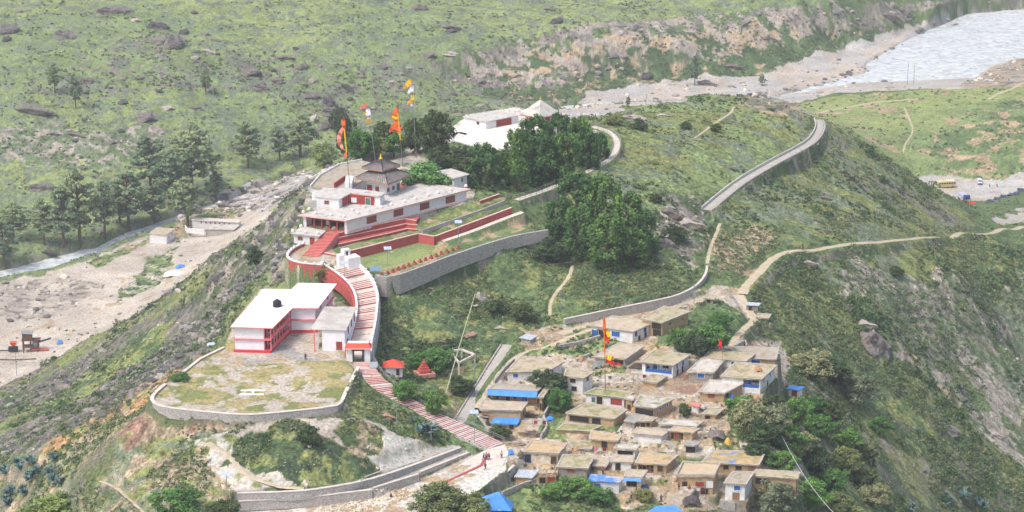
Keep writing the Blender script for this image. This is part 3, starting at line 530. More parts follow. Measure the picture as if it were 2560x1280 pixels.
('vgreen9',[(1500,880),(1580,895),(1560,930),(1480,940)], ('olive','tan',.5,3),('grass',.55,3),.4,1.2,.5,1),
('vgreen10',[(1600,1195),(1680,1195),(1670,1215),(1610,1215)], ('tan','olive',.5,3),('grass',.58,3),.3,1.2,.4,1),
('dark',  [(1660,950),(1740,940),(1760,965),(1730,990),(1660,975)], ('brown','red',.5,3),('tan',.65,2),.1,1,0,1.5),
('junction',[(1780,712),(1850,720),(1862,745),(1880,790),(1870,800),(1830,770),(1790,745),(1765,730)], ('tan','sand',.5,5),('brown',.65,2),.1,1,.03,1.5),
('wallfoot',[(1300,830),(1410,810),(1600,770),(1770,725),(1775,745),(1700,775),(1560,780),(1470,815),(1400,840),(1330,860)], ('sand','tan',.5,4),('olive',.64,3),.2,1.5,.12,1.5),
('pad',   PAD, ('sand','olive',.50,4),('straw',.55,5),.05,1,.08,.8),
('padG',  [(420,960),(500,915),(640,915),(760,905),(880,915),(860,980),(845,1005),(700,1010),(600,960),(480,975)], ('olive','straw',.48,4),('sand',.53,4),.06,1,.10,3),
('yard',  [(590,880),(700,800),(790,830),(800,880),(862,888),(870,900),(760,905),(600,912),(520,905),(560,870)], ('sand','grey',.5,6),('tan',.65,3),.03,1,.01,1),
('backyd',[(830,745),(860,735),(892,760),(895,790),(840,770)], ('grassD','sand',.5,2),('grass',.6,2),.3,1,.5,.5),
('lawn',  [(880,655),(975,690),(1100,643),(1150,620),(1110,603),(1045,590),(900,640)], ('grassY','grass',.5,6),('straw',.66,8),.02,1,0,.6),
('lawnE', [(900,668),(975,690),(1080,650),(1125,608),(1090,604),(1060,640),(960,668)], ('straw','tan',.5,4),('grass',.62,3),.02,1,0,2),
('gard',  [(1045,560),(1180,505),(1262,490),(1285,515),(1090,590)], ('grassD','olive',.5,4),('tan',.66,3),.4,1.2,.7,.6),
('gard2', [(850,630),(880,612),(1000,575),(1040,578),(1045,586),(875,629)], ('grassD','grass',.5,2),('brown',.62,2),.1,1,.4,.3),
('bank',  [(1150,602),(1300,545),(1380,560),(1360,572),(1232,604),(1180,612)], ('grassD','tan',.54,4),('grass',.58,3),.4,1.2,.6,1),
('landing',[(715,650),(728,632),(760,615),(800,600),(850,640),(890,650),(850,700),(806,669),(745,664)], ('tan','sand',.5,3),('grey',.7,2),0,1,0,.2),
('templefloor',[(735,575),(865,590),(845,622),(880,612),(1000,575),(1180,505),(1190,470),(1000,370),(912,402),(775,466)], ('grey','sand',.5,3),('grassD',.62,3),0,1,0,.3),
('path_court',[(880,412),(1000,355),(1140,330),(1150,350),(1030,395),(900,425)], ('sand','grey',.5,3),('tan',.7,3),0,1,0,.5),
('apron', [(590,1270),(762,1262),(935,1236),(1050,1197),(1172,1138),(1222,1126),(1268,1140),(1262,1180),(1200,1225),(1100,1290),(930,1340),(590,1340)], ('white','sand',.5,4),('tan',.6,3),.06,1,0,.4),
('plaza', [(1120,352),(1130,318),(1160,296),(1290,268),(1400,285),(1400,318),(1300,332),(1282,362),(1262,380),(1200,370)], ('white','sand',.62,4),('grey',.72,3),0,1,0,.3),
]
wx = (fbm(GX, GY, 7, 3, 91)-.5)*2; wy = (fbm(GX, GY, 7, 3, 57)-.5)*2
n_s = fbm(GX, GY, 2.2, 3, 5)
base = lambda a, b, tB, sB, sd: None
CG = np.zeros(GX.shape+(3,), np.float32); BUMP = np.zeros(GX.shape, np.float32); DENS = np.zeros(GX.shape, np.float32)
CG[:] = C_['grassD']; BUMP[:] = .8; DENS[:] = .3
def blendc(A, B, t): return A+(B-A)*t[..., None]
for zi, (zn, poly, (a, b, tb, sb), (c, tc, sc_), ba, bs, dn, ew) in enumerate(zone_defs):
    wp = [G(*q) if True else None for q in poly]
    # shift polygon vertices off the frame outwards so that zones continue outside the picture
    w = window(wp, ew+2); X = GX[w]; Y = GY[w]
    m = inpoly(X+wx[w]*ew, Y+wy[w]*ew, wp)
    if not m.any(): continue
    sd = 100+zi*13; xm = X[m]; ym = Y[m]
    t1 = sstep(tb-.05, tb+.05, fbm(xm, ym, sb, 4, sd)*.75+fbm(xm, ym, 1.6, 2, sd+3)*.25)
    cc = blendc(C_[a][None]*np.ones((len(xm), 1)), C_[b], t1)
    nb = fbm(xm, ym, bs*1.6, 3, sd+7, .6)                # clumps
    t2 = sstep(tc-.035, tc+.035, fbm(xm, ym, sc_, 4, sd+5, .6))
    cc = blendc(cc, C_[c], t2)
    CGw = CG[w]; CGw[m] = cc; CG[w] = CGw
    Bw = BUMP[w]; Bw[m] = ba*(np.clip((nb-.42)*3.2, 0, 1.4)+.55*t2*(.6 if c in ('rock','rockP','rockD','scrub','scrubG','scrub','dark') else .2)); BUMP[w] = Bw
    Dw = DENS[w]; Dw[m] = dn; DENS[w] = Dw
# brightness grain of the cover itself (tufts, stones)
gr = fbm(GX, GY, 1.3, 3, 301, .7); gr2 = fbm(GX, GY, 9, 3, 77)
gr3 = fbm(GX, GY, .55, 2, 321); ROUGH = .30+.70*sstep(.04, .22, DENS)
ROUGH *= 1-.30*sstep(840, 900, RR)[:, None]
CG *= (1+((gr-.5)*1.3+(gr3-.5)*1.2)*ROUGH*(1-FLAT*.85)+(gr2-.5)*.5*(1-FLAT*.6))[..., None]
keep = (1-np.clip(FLAT, 0, 1))
drr = np.gradient(RR)[:, None]; daa = (RR[:, None]*np.gradient(AZ)[None])
sl_r = np.gradient(Z, axis=0)/drr; sl_a = np.gradient(Z, axis=1)/daa; SLOPE = np.hypot(sl_r, sl_a)
# steep faces show rock, craggy
st = (1-.55*sstep(950, 1050, RR)[:, None])*sstep(.72, 1.3, SLOPE+(fbm(GX, GY, 6, 3, 411)-.5)*.8)*keep*(1-sstep(1600, 1650, RR)[:, None])
rk = blendc(C_['rockD'][None, None]*np.ones(GX.shape+(1,)), C_['rockP'], sstep(.4, .62, fbm(GX, GY, 4, 4, 431, .65)))
gn = sstep(.48, .56, fbm(GX, GY, 5, 4, 433, .6))[..., None]
rk = rk*(1-gn)+C_['scrub']*gn
CG = CG*(1-st[..., None]*.75)+rk*st[..., None]*.75
ridge = 1-np.abs(fbm(GX, GY, 9, 5, 501, .6)*2-1)
crag = (ridge-.75)*3.6*st + (fbm(GX, GY, 2.5, 3, 503)-.5)*1.6*st
und = (fbm(GX, GY, 22, 4, 601)-.5)*3.2
ZB = Z.copy()
near = 1-sstep(1700, 2100, RR)[:, None]
amp = (1-np.clip(FLAT, 0, 1))*(1-.85*CALM)
Z = Z+amp*(BUMP*.36*(.55+.9*fbm(GX, GY, .9, 2, 333))*near+crag*.5*near+und*np.where(DENS > .15, 1, .12)+(gr-.5)*.5*np.clip(BUMP, 0, 1))
Z += (1-near)*(fbm(GX, GY, 600, 5, 71)-.5)*260
CG = np.clip(CG, .008, .8)
nR, nA = Z.shape
idx = np.arange(nR*nA).reshape(nR, nA)
F = np.stack([idx[:-1, :-1], idx[:-1, 1:], idx[1:, 1:], idx[1:, :-1]], -1).reshape(-1, 4)
V = np.stack([GX, GY, Z], -1).reshape(-1, 3)
ground = link('ground', np_mesh('ground', V, F, CG.reshape(-1, 3), smooth=True), vmat('ground_cover', fine=1.5, amt=.50, bump=.7))
tag(ground, 'valley slopes of grass, scrub, sand and rock', kind='structure')
# water
def water_mat():
    m = bpy.data.materials.new('river_water'); m.use_nodes = True; n = m.node_tree; L = n.links; b = n.nodes['Principled BSDF']
    geo = n.nodes.new('ShaderNodeNewGeometry'); mp = n.nodes.new('ShaderNodeMapping'); mp.inputs['Rotation'].default_value = (0, 0, .7); mp.inputs['Scale'].default_value = (.6, 1, 1)
    L.new(geo.outputs['Position'], mp.inputs[0])
    t = n.nodes.new('ShaderNodeTexNoise'); t.inputs['Scale'].default_value = .30; t.inputs['Detail'].default_value = 10; t.inputs['Roughness'].default_value = .68; t.inputs['Distortion'].default_value = 1.2
    L.new(mp.outputs[0], t.inputs['Vector'])
    r = n.nodes.new('ShaderNodeValToRGB'); L.new(t.outputs[0], r.inputs[0]); e = r.color_ramp.elements
    e[0].position = .38; e[0].color = (*S(164,169,167), 1); e[1].position = .58; e[1].color = (*S(224,227,228), 1)
    L.new(r.outputs[0], b.inputs['Base Color']); b.inputs['Roughness'].default_value = .35
    bp = n.nodes.new('ShaderNodeBump'); bp.inputs['Strength'].default_value = .6; bp.inputs['Distance'].default_value = .8; L.new(t.outputs[0], bp.inputs['Height']); L.new(bp.outputs[0], b.inputs['Normal'])
    return m
gx, gy = np.meshgrid(np.linspace(-700, 700, 351), np.linspace(600, 1500, 226)); gz = -.1+.8*fbm(gx, gy, 11, 4, 9)
ii = np.arange(gx.size).reshape(gx.shape); FW = np.stack([ii[:-1, :-1], ii[:-1, 1:], ii[1:, 1:], ii[1:, :-1]], -1).reshape(-1, 4)
wat = link('river', np_mesh('river', np.stack([gx, gy, gz], -1).reshape(-1, 3), FW, smooth=True), water_mat()); tag(wat, 'pale foaming river', kind='structure')
# ------------------------------------------------------------------ building materials
W_ = dict(
 white=mat('whitewash', S(226,226,226), S(206,204,200), 1.1, c3=S(176,168,156), scale3=.9, t3=.63),
 whiteM=mat('cream_plaster', S(216,208,190), S(190,176,150), 1.2, c3=S(170,148,116), scale3=.8, t3=.58),
 mud=mat('mud_plaster', S(188,160,122), S(168,142,108), 1.3, c3=S(150,134,114), scale3=.9, t3=.60, bump=.3),
 mudd=mat('dark_mud', S(150,116,82), S(130,100,72), 1.3),
 stone=mat('dry_stone', S(172,166,156), S(146,140,130), 2.0, brick=2.6, bump=.5),
 grey=mat('cement_block', S(176,172,164), S(156,152,146), 1.6),
 earth=mat('earth_roof', S(186,173,151), S(171,156,132), .8, c3=S(147,141,104), scale3=.45, t3=.54, bump=.5),
 earthP=mat('swept_roof', S(190,177,156), S(173,158,136), .7, c3=S(151,140,104), scale3=.5, t3=.60, bump=.4),
 earthO=mat('straw_roof', S(192,169,134), S(177,154,121), .8, c3=S(149,136,97), scale3=.5, t3=.60, bump=.4),
 earthG=mat('grey_earth_roof', S(173,162,147), S(158,147,132), .8, c3=S(149,141,108), scale3=.4, t3=.58, bump=.4),
 grassP=mat('mossy_roof', S(180,169,143), S(164,153,125), .9, c3=S(140,136,97), scale3=.42, t3=.55, bump=.6),
 mossy=mat('green_roof', S(153,149,102), S(167,158,121), .8, c3=S(130,136,87), scale3=.5, t3=.50, bump=.6),
 whiteP=mat('lime_roof', S(199,193,184), S(182,175,162), .7, c3=S(154,147,121), scale3=.5, t3=.57, bump=.4),
 whiteG=mat('half_lime_roof', S(192,192,188), S(164,153,123), .5, c3=S(128,128,82), scale3=.3, t3=.52, bump=.5),
 patch=mat('patchwork_roof', S(192,164,123), S(149,138,89), .6, c3=S(97,130,182), scale3=.23, t3=.60, bump=.5),
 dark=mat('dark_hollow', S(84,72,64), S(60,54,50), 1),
 tinB=mat('blue_tin', S(92,150,220), S(80,134,206), .5, rough=.45),
 tinB2=mat('torn_blue_tin', S(76,128,206), S(96,146,214), .7, c3=S(196,182,160), scale3=.5, t3=.56, rough=.6),
 tin=mat('grey_tin', S(196,202,210), S(160,166,172), 2.2, rough=.4),
 tarp=mat('blue_tarpaulin', S(66,136,214), S(84,152,224), .9, c3=S(196,190,176), scale3=.4, t3=.62, rough=.5),
 pink=mat('pink_roof', S(226,136,132), S(210,122,118), 1),
 tanpar=mat('tan_roof', S(193,175,145), S(182,162,132), .7, c3=S(167,147,115), scale3=.5, t3=.64),
 grey_=mat('grey_roof', S(164,160,152), S(140,136,128), 1.2, bump=.6),
 rafters=mat('wood_debris', S(150,136,120), S(104,92,80), 2.5),
)
W_['grey'] = W_['grey']
blueP = mat('blue_paint', S(52,104,176), S(44,88,156), 2); darkP = mat('dark_opening', S(62,54,50), S(44,40,40), 2); redW = mat('maroon_wood', S(166,66,62), S(140,56,52), 3)  # dark opening: colour stands in for the shade inside open doorways and the niche
greenP = mat('green_paint', S(84,120,104), S(70,100,90), 2); woodM = mat('weathered_wood', S(146,126,104), S(112,98,84), 4); whiteP_ = mat('white_paint', S(226,226,228), S(214,212,212), 1.5, c3=S(196,190,184), scale3=.8, t3=.64)
redP = mat('red_paint', S(184,90,86), S(166,80,76), .8, c3=S(146,86,80), scale3=.5, t3=.64); pinkP = mat('pink_trim', S(226,128,130), S(214,112,114), 1.5); lipP = mat('pale_coping', S(222,186,172), S(206,168,154), 1.5)
redB = mat('bright_red_paint', S(204,66,74), S(190,60,66), 1.2); conc = mat('concrete', S(196,192,184), S(178,173,166), .7, c3=S(158,154,148), scale3=.35, t3=.60); concW = mat('pale_concrete', S(210,201,190), S(194,184,172), .8, c3=S(186,178,168), scale3=.4, t3=.62)
rubble = mat('stone_wall', S(194,187,179), S(164,158,152), 1.5, brick=2.2, bump=.6); mortar = mat('mortared_stone', S(194,188,182), S(172,168,163), 1.2, brick=1.6, bump=.4)
steel = mat('galvanised_steel', S(150,156,158), S(128,134,136), 3, rough=.5); blackM = mat('black_plastic', S(44,46,52), S(36,38,42), 3, rough=.5)
goldP = mat('gold_paint', S(216,178,60), S(196,156,50), 4, rough=.45); slate = mat('slate_roof', S(146,136,132), S(124,116,116), .9, c3=S(160,148,140), scale3=.6, t3=.60, rough=.6)
KIND = {'bw': (blueP, whiteP_, 'window'), 'bd': (blueP, whiteP_, 'door'), 'dk': (darkP, woodM, 'doorway'), 'dkb': (darkP, blueP, 'doorway'), 'rw': (redW, woodM, 'window'), 'rd': (redW, woodM, 'door'), 'gw': (greenP, whiteP_, 'window'), 'gry': (W_['dark'], woodM, 'door'), 'wh': (whiteP_, woodM, 'panel'), 'mudd': (W_['mudd'], woodM, 'panel'), 'red': (redP, redW, 'window')}
def opening(root, A, B, zb, u, v, w, h, kind, org, bars=0, ft=.09):
    """a leaf, or a dark panel painted as the shade of an open doorway, with its own frame set on the wall A->B (outside is to the right of A->B)"""
    A = Vector((A[0], A[1], 0)); B = Vector((B[0], B[1], 0)); d = B-A; L = d.length; d.normalize(); n = Vector((d.y, -d.x, 0)); w = min(w, L*.95)
    rz = math.atan2(d.y, d.x); c = A+d*(L*u); c.z = zb+v
    pm, fm, nm = KIND[kind]
    m = MB(org); m.box(c+n*.03, (w, .06, h), rz); o = m.build(nm, pm, root)
    f = MB(org)
    for s in (-1, 1): f.box(c+n*.06+d*(s*(w/2)), (ft, .12, h+ft), rz)
    for s in (-1, 1): f.box(c+n*.055+Vector((0, 0, s*h/2)), (w-ft, .11, ft), rz)
    for k in range(bars): f.box(c+n*.06+d*(w*((k+1)/(bars+1)-.5)), (ft*.8, .1, h-ft), rz)
    f.build('frame', fm, o); return o
def inset(poly, ds):
    """move each edge i (i -> i+1) inwards by ds[i]"""
    k = len(poly); ds = ds if hasattr(ds, '__len__') else [ds]*k
    P2 = [Vector((p[0], p[1])) for p in poly]
    area = sum(P2[i].x*P2[(i+1) % k].y-P2[(i+1) % k].x*P2[i].y for i in range(k)); sg = 1 if area > 0 else -1
    lines = []
    for i in range(k):
        d = (P2[(i+1) % k]-P2[i]).normalized(); n = Vector((-d.y, d.x))*sg; lines.append((P2[i]+n*ds[i], d))
    out = []
    for i in range(k):
        (p, d), (q, e) = lines[i-1], lines[i]; cr = d.x*e.y-d.y*e.x
        if abs(cr) < 1e-6: out.append(q); continue
        t = ((q.x-p.x)*e.y-(q.y-p.y)*e.x)/cr; out.append(p+d*t)
    return out
def roof_slab(root, pts, m, org, th=.28, jit=.07, n=7, name='roof', droop=0, em=None, seed=0):
    """four-cornered slab, slightly uneven"""
    r = random.Random(seed); a, b, c, d = pts; vs = []; fs = []
    for j in range(n+1):
        for i in range(n+1):
            u, v = i/n, j/n; p = a*(1-u)*(1-v)+b*u*(1-v)+c*u*v+d*(1-u)*v
            ed = (i in (0, n)) or (j in (0, n)); q = p.copy()
            if ed: q += Vector((r.uniform(-.10, .10), r.uniform(-.10, .10), r.uniform(-jit, jit)*.7))
            else: q.z += r.uniform(-jit, jit)
            vs.append(q)
    fs = [(j*(n+1)+i, j*(n+1)+i+1, (j+1)*(n+1)+i+1, (j+1)*(n+1)+i) for j in range(n) for i in range(n)]
    m_ = MB(org); m_.add(vs, fs); m_.add([v-Vector((0, 0, th+r.uniform(0, .05))) for v in vs], [f[::-1] for f in fs])
    k = (n+1)**2; o0 = len(m_.v)-2*k
    ring = [i for i in range(n+1)]+[(j+1)*(n+1)-1 for j in range(1, n+1)]+[n*(n+1)+i for i in range(n-1, -1, -1)]+[j*(n+1) for j in range(n-1, 0, -1)]
    for s in range(len(ring)):
        p, q = ring[s], ring[(s+1) % len(ring)]; m_.f.append((o0+p, o0+k+p, o0+k+q, o0+q)); m_.mi.append(0)
    return m_.build(name, m, root, recalc=True)
edgeM = mat('slate_eave', S(188,180,168), S(160,150,138), 2.5)
def house(spec, info, idx):
    name, label, cat, rp, h, wm, rm, ops = spec[:8]; ex = spec[8] if len(spec) > 8 else {}
    zb, pts = info; org = sum(pts, Vector())/4; org.z = zb
    root = empty(name, org, label, cat, 'houses and sheds of the village')
    fp = inset(pts, .38); k = 4; A, B, C_v, D = [Vector((p.x, p.y, 0)) for p in fp]
    poly = [A, B, C_v, D]
    if 'ver' in ex:
        u0, u1, vm = ex['ver']; d = B-A; n = Vector((-d.y, d.x, 0)).normalized(); dep = min(1.8, (D-A).length*.4)
        a0, a1 = A+d*u0, A+d*u1; poly = [A, a0, a0+n*dep, a1+n*dep, a1, B, C_v, D]
    z0, z1 = zb-2.0, zb+h-.27
    w = MB(org); w.prism([(p.x, p.y) for p in poly], z0, z1); w.build('wall', W_[wm], root)
    if 'ver' in ex:
        zf = zb+(max(0, h-2.4)); f = MB(org); f.prism([(p.x, p.y) for p in (a0, a1, a1+n*dep, a0+n*dep)], z0, zf); f.build('veranda_floor', W_[wm], root)
        np_ = 4
        for i in range(np_+1):
            q = a0+(a1-a0)*(i/np_)+n*.08; p_ = MB(org); p_.box((q.x, q.y, (zf+z1)/2), (.16, .16, z1-zf)); p_.build('post', blueP if vm == 'blue' else woodM, root)
        mm = blueP if vm == 'blue' else (redW if vm == 'red' else woodM)
        rl = MB(org); rl.prism([(p.x, p.y) for p in (a0, a1, a1+n*.1, a0+n*.1)], zf, zf+.75 if vm == 'blue' else zf+.12); rl.build('rail', mm, root)
        opening(root, a0+n*dep, a1+n*dep, zf, .3, 1.0, 1.1, 1.7, 'bd' if vm == 'blue' else 'dk', org)
        opening(root, a0+n*dep, a1+n*dep, zf, .7, 1.2, 1.4, 1.0, 'dk', org)
    FA = {0: (A, B), 1: (B, C_v), 2: (C_v, D), 3: (D, A)}
    for f_, u, v, ww, hh, kd in ops: opening(root, *FA[f_], zb, u, min(v, h-.4-hh/2), ww, hh, kd, org)
    if rm == 'rafters':
        for i in range(12):
            u = i/11; a = pts[0]*(1-u)+pts[1]*u; b = pts[3]*(1-u)+pts[2]*u; t = MB(org); t.tube([a+Vector((0, 0, random.uniform(-.2, .1))), b+Vector((random.uniform(-.5, .5), 0, 0))], .07, 5); t.build('rafter', woodM, root)
        roof_slab(root, [pts[0]*.5+pts[3]*.5, pts[1]*.5+pts[2]*.5, pts[2], pts[3]], W_['earth'], org, .2, .1, seed=idx)
    else:
        rf = roof_slab(root, pts, W_['grey_'] if rm == 'grey' else W_[rm], org, .12 if rm.startswith('tin') else .27, .02 if rm.startswith('tin') else .08, seed=idx)
        if rm in ('earth', 'earthP', 'earthO', 'earthG', 'grassP', 'mossy', 'whiteP', 'patch', 'whiteG', 'tanpar'):
            # slate slabs laid along the rim keep the earth on the roof
            e = MB(org); r = random.Random(idx*7+1)
            ih = .45 if rm == 'tanpar' else .09
            for i in range(4):
                p, q = pts[i], pts[(i+1) % 4]; L = (q-p).length; nn = max(3, int(L/(.8))); rz = math.atan2((q-p).y, (q-p).x); inn = (org-(p+q)/2); inn.z = 0; inn.normalize()
                for s in range(nn):
                    r.random()
                    t = (s+.5)/nn; c = p+(q-p)*t+inn*r.uniform(.1, .18); e.box((c.x, c.y, c.z+ih/2+r.uniform(-.02, .03)), (L/nn*1.12, r.uniform(.3, .5) if ih < .2 else .3, ih), rz+r.uniform(-.06, .06))
            e.build('roof_edging', edgeM, rf)
    if 'awn' in ex:
        am, u0, u1, dep = ex['awn']; d = B-A; n = Vector((d.y, -d.x, 0)).normalized(); a0, a1 = pts[0]+(pts[1]-pts[0])*u0, pts[0]+(pts[1]-pts[0])*u1
        qs = [a0+n*dep+Vector((0, 0, -.75)), a1+n*dep+Vector((0, 0, -.75)), a1+Vector((0, 0, .08))-n*.4, a0+Vector((0, 0, .08))-n*.4]
        roof_slab(root, qs, W_[am], org, .06, .02, name='awning', seed=idx)
        if dep > 1:
            for i in range(5):
                q = a0+(a1-a0)*(i/4)+n*(dep-.2); p_ = MB(org); p_.box((q.x, q.y, (zb-1+q.z-.75)/2), (.12, .12, q.z-.75-zb+1)); p_.build('post', woodM, root)
    return root
for i_, (s_, f_) in enumerate(zip(HS, HINFO)): house(s_, f_, i_)
# ------------------------------------------------------------------ walls, ribbons, stairs
def resamp_pair(L, R, n):
    def rs(pts, n):
        pts = [Vector(p) for p in pts]; d = [0]
        for p, q in zip(pts[:-1], pts[1:]): d.append(d[-1]+(q-p).length)
        return [Vector((np.interp(d[-1]*i/n, d, [p.x for p in pts]), np.interp(d[-1]*i/n, d, [p.y for p in pts]), np.interp(d[-1]*i/n, d, [p.z for p in pts]))) for i in range(n+1)]
    return rs(L, n), rs(R, n)
def wall(name, label, cat, pts, down, m, th=.45, up=0.0, coping=None, side=0, group=None, cop_h=.12, step=1.2, piers=None):
    """a wall following pts; top at pts.z+up; down metres to its foot (number or function list)"""
    pts = resample(pts, step); org = pts[len(pts)//2].copy(); n = len(pts)
    dn = [down[0]+(down[1]-down[0])*i/(n-1) for i in range(n)] if hasattr(down, '__len__') else [down]*n
    nor = []
    for i in range(n):
        d = pts[min(i+1, n-1)]-pts[max(i-1, 0)]; d.z = 0; d.normalize(); nor.append(Vector((d.y, -d.x, 0)))
    def strip(mb, w0, w1, zt, zb_):
        vs = []; fs = []
        for i in range(n):
            for w, z in ((w0, zb_[i]), (w1, zb_[i]), (w1, zt[i]), (w0, zt[i])): q = pts[i]+nor[i]*w; vs.append((q.x, q.y, z))
        for i in range(n-1):
            a = i*4; b = a+4
            for j in range(4): fs.append((a+j, a+(j+1) % 4, b+(j+1) % 4, b+j))
        fs += [(0, 3, 2, 1), tuple((n-1)*4+j for j in range(4))]
        mb.add(vs, fs)
    w0, w1 = {0: (-th/2, th/2), 1: (0, th), -1: (-th, 0)}[side]
    root = empty(name, org, label, cat, group) if (coping or piers) else None
    mb = MB(org); strip(mb, w0, w1, [p.z+up for p in pts], [p.z+up-dn[i]-.0 for i, p in enumerate(pts)])
    b = mb.build('wall_face' if root else name, m, root, recalc=True)
    if root is None: tag(b, label, cat, group)
    if coping:
        mc = MB(org); strip(mc, w0-.07, w1+.07, [p.z+up+cop_h for p in pts], [p.z+up+.003 for p in pts]); mc.build('coping', coping, root, recalc=True)
    if piers:
        pm, every, sz, ph = piers; acc = every
        for i in range(n):
            if i: acc += (pts[i]-pts[i-1]).length
            if acc >= every:
                acc = 0; q = pts[i]+nor[i]*(w0+w1)/2; p_ = MB(org); p_.box((q.x, q.y, q.z+up+cop_h+ph/2-.05), (sz, sz, ph+.1), math.atan2(nor[i].y, nor[i].x)); p_.build('pier_cap', pm, root)
    return root or b
def ribbon(name, label, pts, half, m, dz=.07, kind='structure', thick=.0, jitter=.0, cat=None, parent=None):
    pts = resample(pts, .9); n = len(pts); vs = []; r = random.Random(len(pts))
    for i in range(n):
        d = pts[min(i+1, n-1)]-pts[max(i-1, 0)]; d.z = 0; d.normalize(); nn = Vector((d.y, -d.x, 0)); hw = half+r.uniform(-jitter, jitter); hw2 = half+r.uniform(-jitter, jitter)
        for s in (-1, -.5, 0, .5, 1):
            q = pts[i]+nn*((hw if s < 0 else hw2)*s); z = q.z+dz; vs.append((q.x, q.y, z-(0.12 if abs(s) == 1 else 0)))
    fs = [(i*5+j, i*5+j+1, (i+1)*5+j+1, (i+1)*5+j) for i in range(n-1) for j in range(4)]
    mb = MB(); mb.add(vs, fs); o = mb.build(name, m, smooth=True); return tag(o, label, cat, None, kind)
dust = mat('dust_track', S(194,180,156), S(178,162,136), .8, c3=S(150,142,110), scale3=.5, t3=.62, bump=.3); gravelM = mat('gravel_road', S(178,172,162), S(162,156,146), 1.2, c3=S(196,188,176), scale3=.6, t3=.6, bump=.3)
LBL = {'upper': ('road','gravel road curving along the ridge above its retaining wall', gravelM, .1), 'wallroad': ('road','dusty road along the long mortared wall above the village', dust, .25), 'long': ('path','long pale footpath crossing the right-hand slope', dust, .25),
 'spur': ('path','dusty path from the junction down to the village', dust, .3), 'lane': ('road','straight gravel lane climbing left of the village', gravelM, .15), 'lane2': ('path','pale village path running beside the gravel lane', dust, .25),
 'trail1': ('path','pale trail across the far green meadow', dust, .3), 'trail2': ('path','pale trail at the right frame edge', dust, .3), 'trail3': ('path','faint winding trail down the far meadow', dust, .15), 'trail4': ('path','faint trail over the grassy hilltop', dust, .15), 'trail5': ('path','narrow trail down between the two hill roads', dust, .2), 'trail6': ('path','reddish foot trail at the bottom left', dust, .15), 'trail7': ('path','sandy track winding round the scrub mound', dust, .3),
 'foot': ('path','thin footpath on the scrub slope above the wall', dust, .12), 'foot2': ('path','short footpath below the big round tree', dust, .1), 'terrace': ('path','paved path beside the long red wall', concW, 0), 'ridge': ('path','paved path with railing climbing past the pines', concW, 0)}
for k_, (nm, lb, m_, jt) in LBL.items():
    p_, hf = ROADS[k_]; ribbon(nm, lb, p_, hf, m_, jitter=jt)
def stair(name, label, L, R, groups, tread, riser, z_extra=.0, foot=2.0, nose=.14):
    """steps between two edges; groups: list of (steps, landing length in step units)"""
    tot = sum(a+b for a, b in groups); Lp, Rp = resamp_pair(L, R, tot); org = (Lp[0]+Rp[0])/2
    root = empty(name, org, label, 'stairs')
    tr = MB(org); rs = MB(org); i = 0; total_steps = sum(a for a, b in groups); z0 = (Lp[0].z+Rp[0].z)/2; z1 = (Lp[-1].z+Rp[-1].z)/2; dz = (z1-z0)/total_steps; z = z0
    def slab(mb, a, b, c, d, zt, zb): mb.prism([(a.x, a.y), (b.x, b.y), (c.x, c.y), (d.x, d.y)], zb, zt)
    seq = []
    for a, b in groups: seq += [('s', 1)]*a+([('l', b)] if b else [])
    for kind, ln in seq:
        a, b, c, d = Lp[i], Rp[i], Rp[i+ln], Lp[i+ln]
        zm = lambda q: (Lp[q].z+Rp[q].z)/2
        zt = (zm(i+ln) if kind == 's' else zm(i)) if dz > 0 else zm(i)
        # tread and its painted nosing at the lower edge
        slab(tr, a, b, c, d, zt, zt-foot)
        if kind == 's':
            if dz > 0: q0, q1, e = a, b, (d-a, c-b)
            else: q0, q1, e = d, c, (a-d, b-c)
            o1, o2 = e[0]*nose, e[1]*nose; back0, back1 = -e[0]*.02, -e[1]*.02
            rs = MB(org); slab(rs, q0+back0, q1+back1, q1+o2, q0+o1, zt+.012, zt-abs(dz)*1.3-.02); rs.build('riser', riser, root, recalc=True)
        i += ln
    tr.build('treads', tread, root, recalc=True)
    return root
step_t = mat('stair_stone', S(214,200,188), S(198,184,172), 1.2, c3=S(180,168,156), scale3=.5, t3=.6)
a, b = edges(ST_UP_L, ST_UP_R)
stair('stairway', 'wide red-edged stairway from the roofed gate up to the temple landing', a, b, [(0,5),(1,5),(1,4),(0,4),(4,1),(4,1),(3,2),(3,1),(4,2),(5,3),(6,3)], step_t, redP)
a2, b2 = edges(ST_DN_L, ST_DN_R)
stair('stairway', 'long red and white stairway descending from the gate to the village', a2, b2, [(4,1),(5,1),(5,2),(3,1),(3,2),(3,1),(3,1)]+[(2,1)]*9+[(6,1)], mat('lime_step', S(214,203,195), S(194,182,172), 1.3, c3=S(170,158,148), scale3=.6, t3=.6), redP)
wall('parapet', 'white stepped parapet on the left side of the upper stairway', 'parapet', a, 1.6, redP, .4, .95, whiteP_, 0, 'white parapets of the temple stairs', .2, 1.0, (whiteP_, 1.9, .62, .28))
wall('parapet', 'white stepped parapet on the right side of the upper stairway', 'parapet', b, 1.6, whiteP_, .4, .95, whiteP_, 0, 'white parapets of the temple stairs', .2, 1.0, (whiteP_, 1.9, .62, .28))
wall('retaining_wall', 'red retaining wall under the left side of the upper stairway', 'wall', [p+Vector((-.5, -.2, 0)) for p in a], 3.2, redP, .5, .1)
wall('retaining_wall', 'grey stone wall under the right edge of the upper stairway', 'wall', [p+Vector((.45, 0, 0)) for p in b], 3.0, mortar, .45, -.1)
curve = smooth_pts([P(x, y, 130.0) for x, y in [(760,615),(742,622),(727,632),(717,644),(722,655),(745,663),(775,667),(806,669)]], 2)
wall('retaining_wall', 'curved red wall with white knobbed parapet round the temple landing', 'wall', curve, 3.9, redP, .5, .7, whiteP_, 0, None, .2, .8, (whiteP_, 1.7, .6, .3))
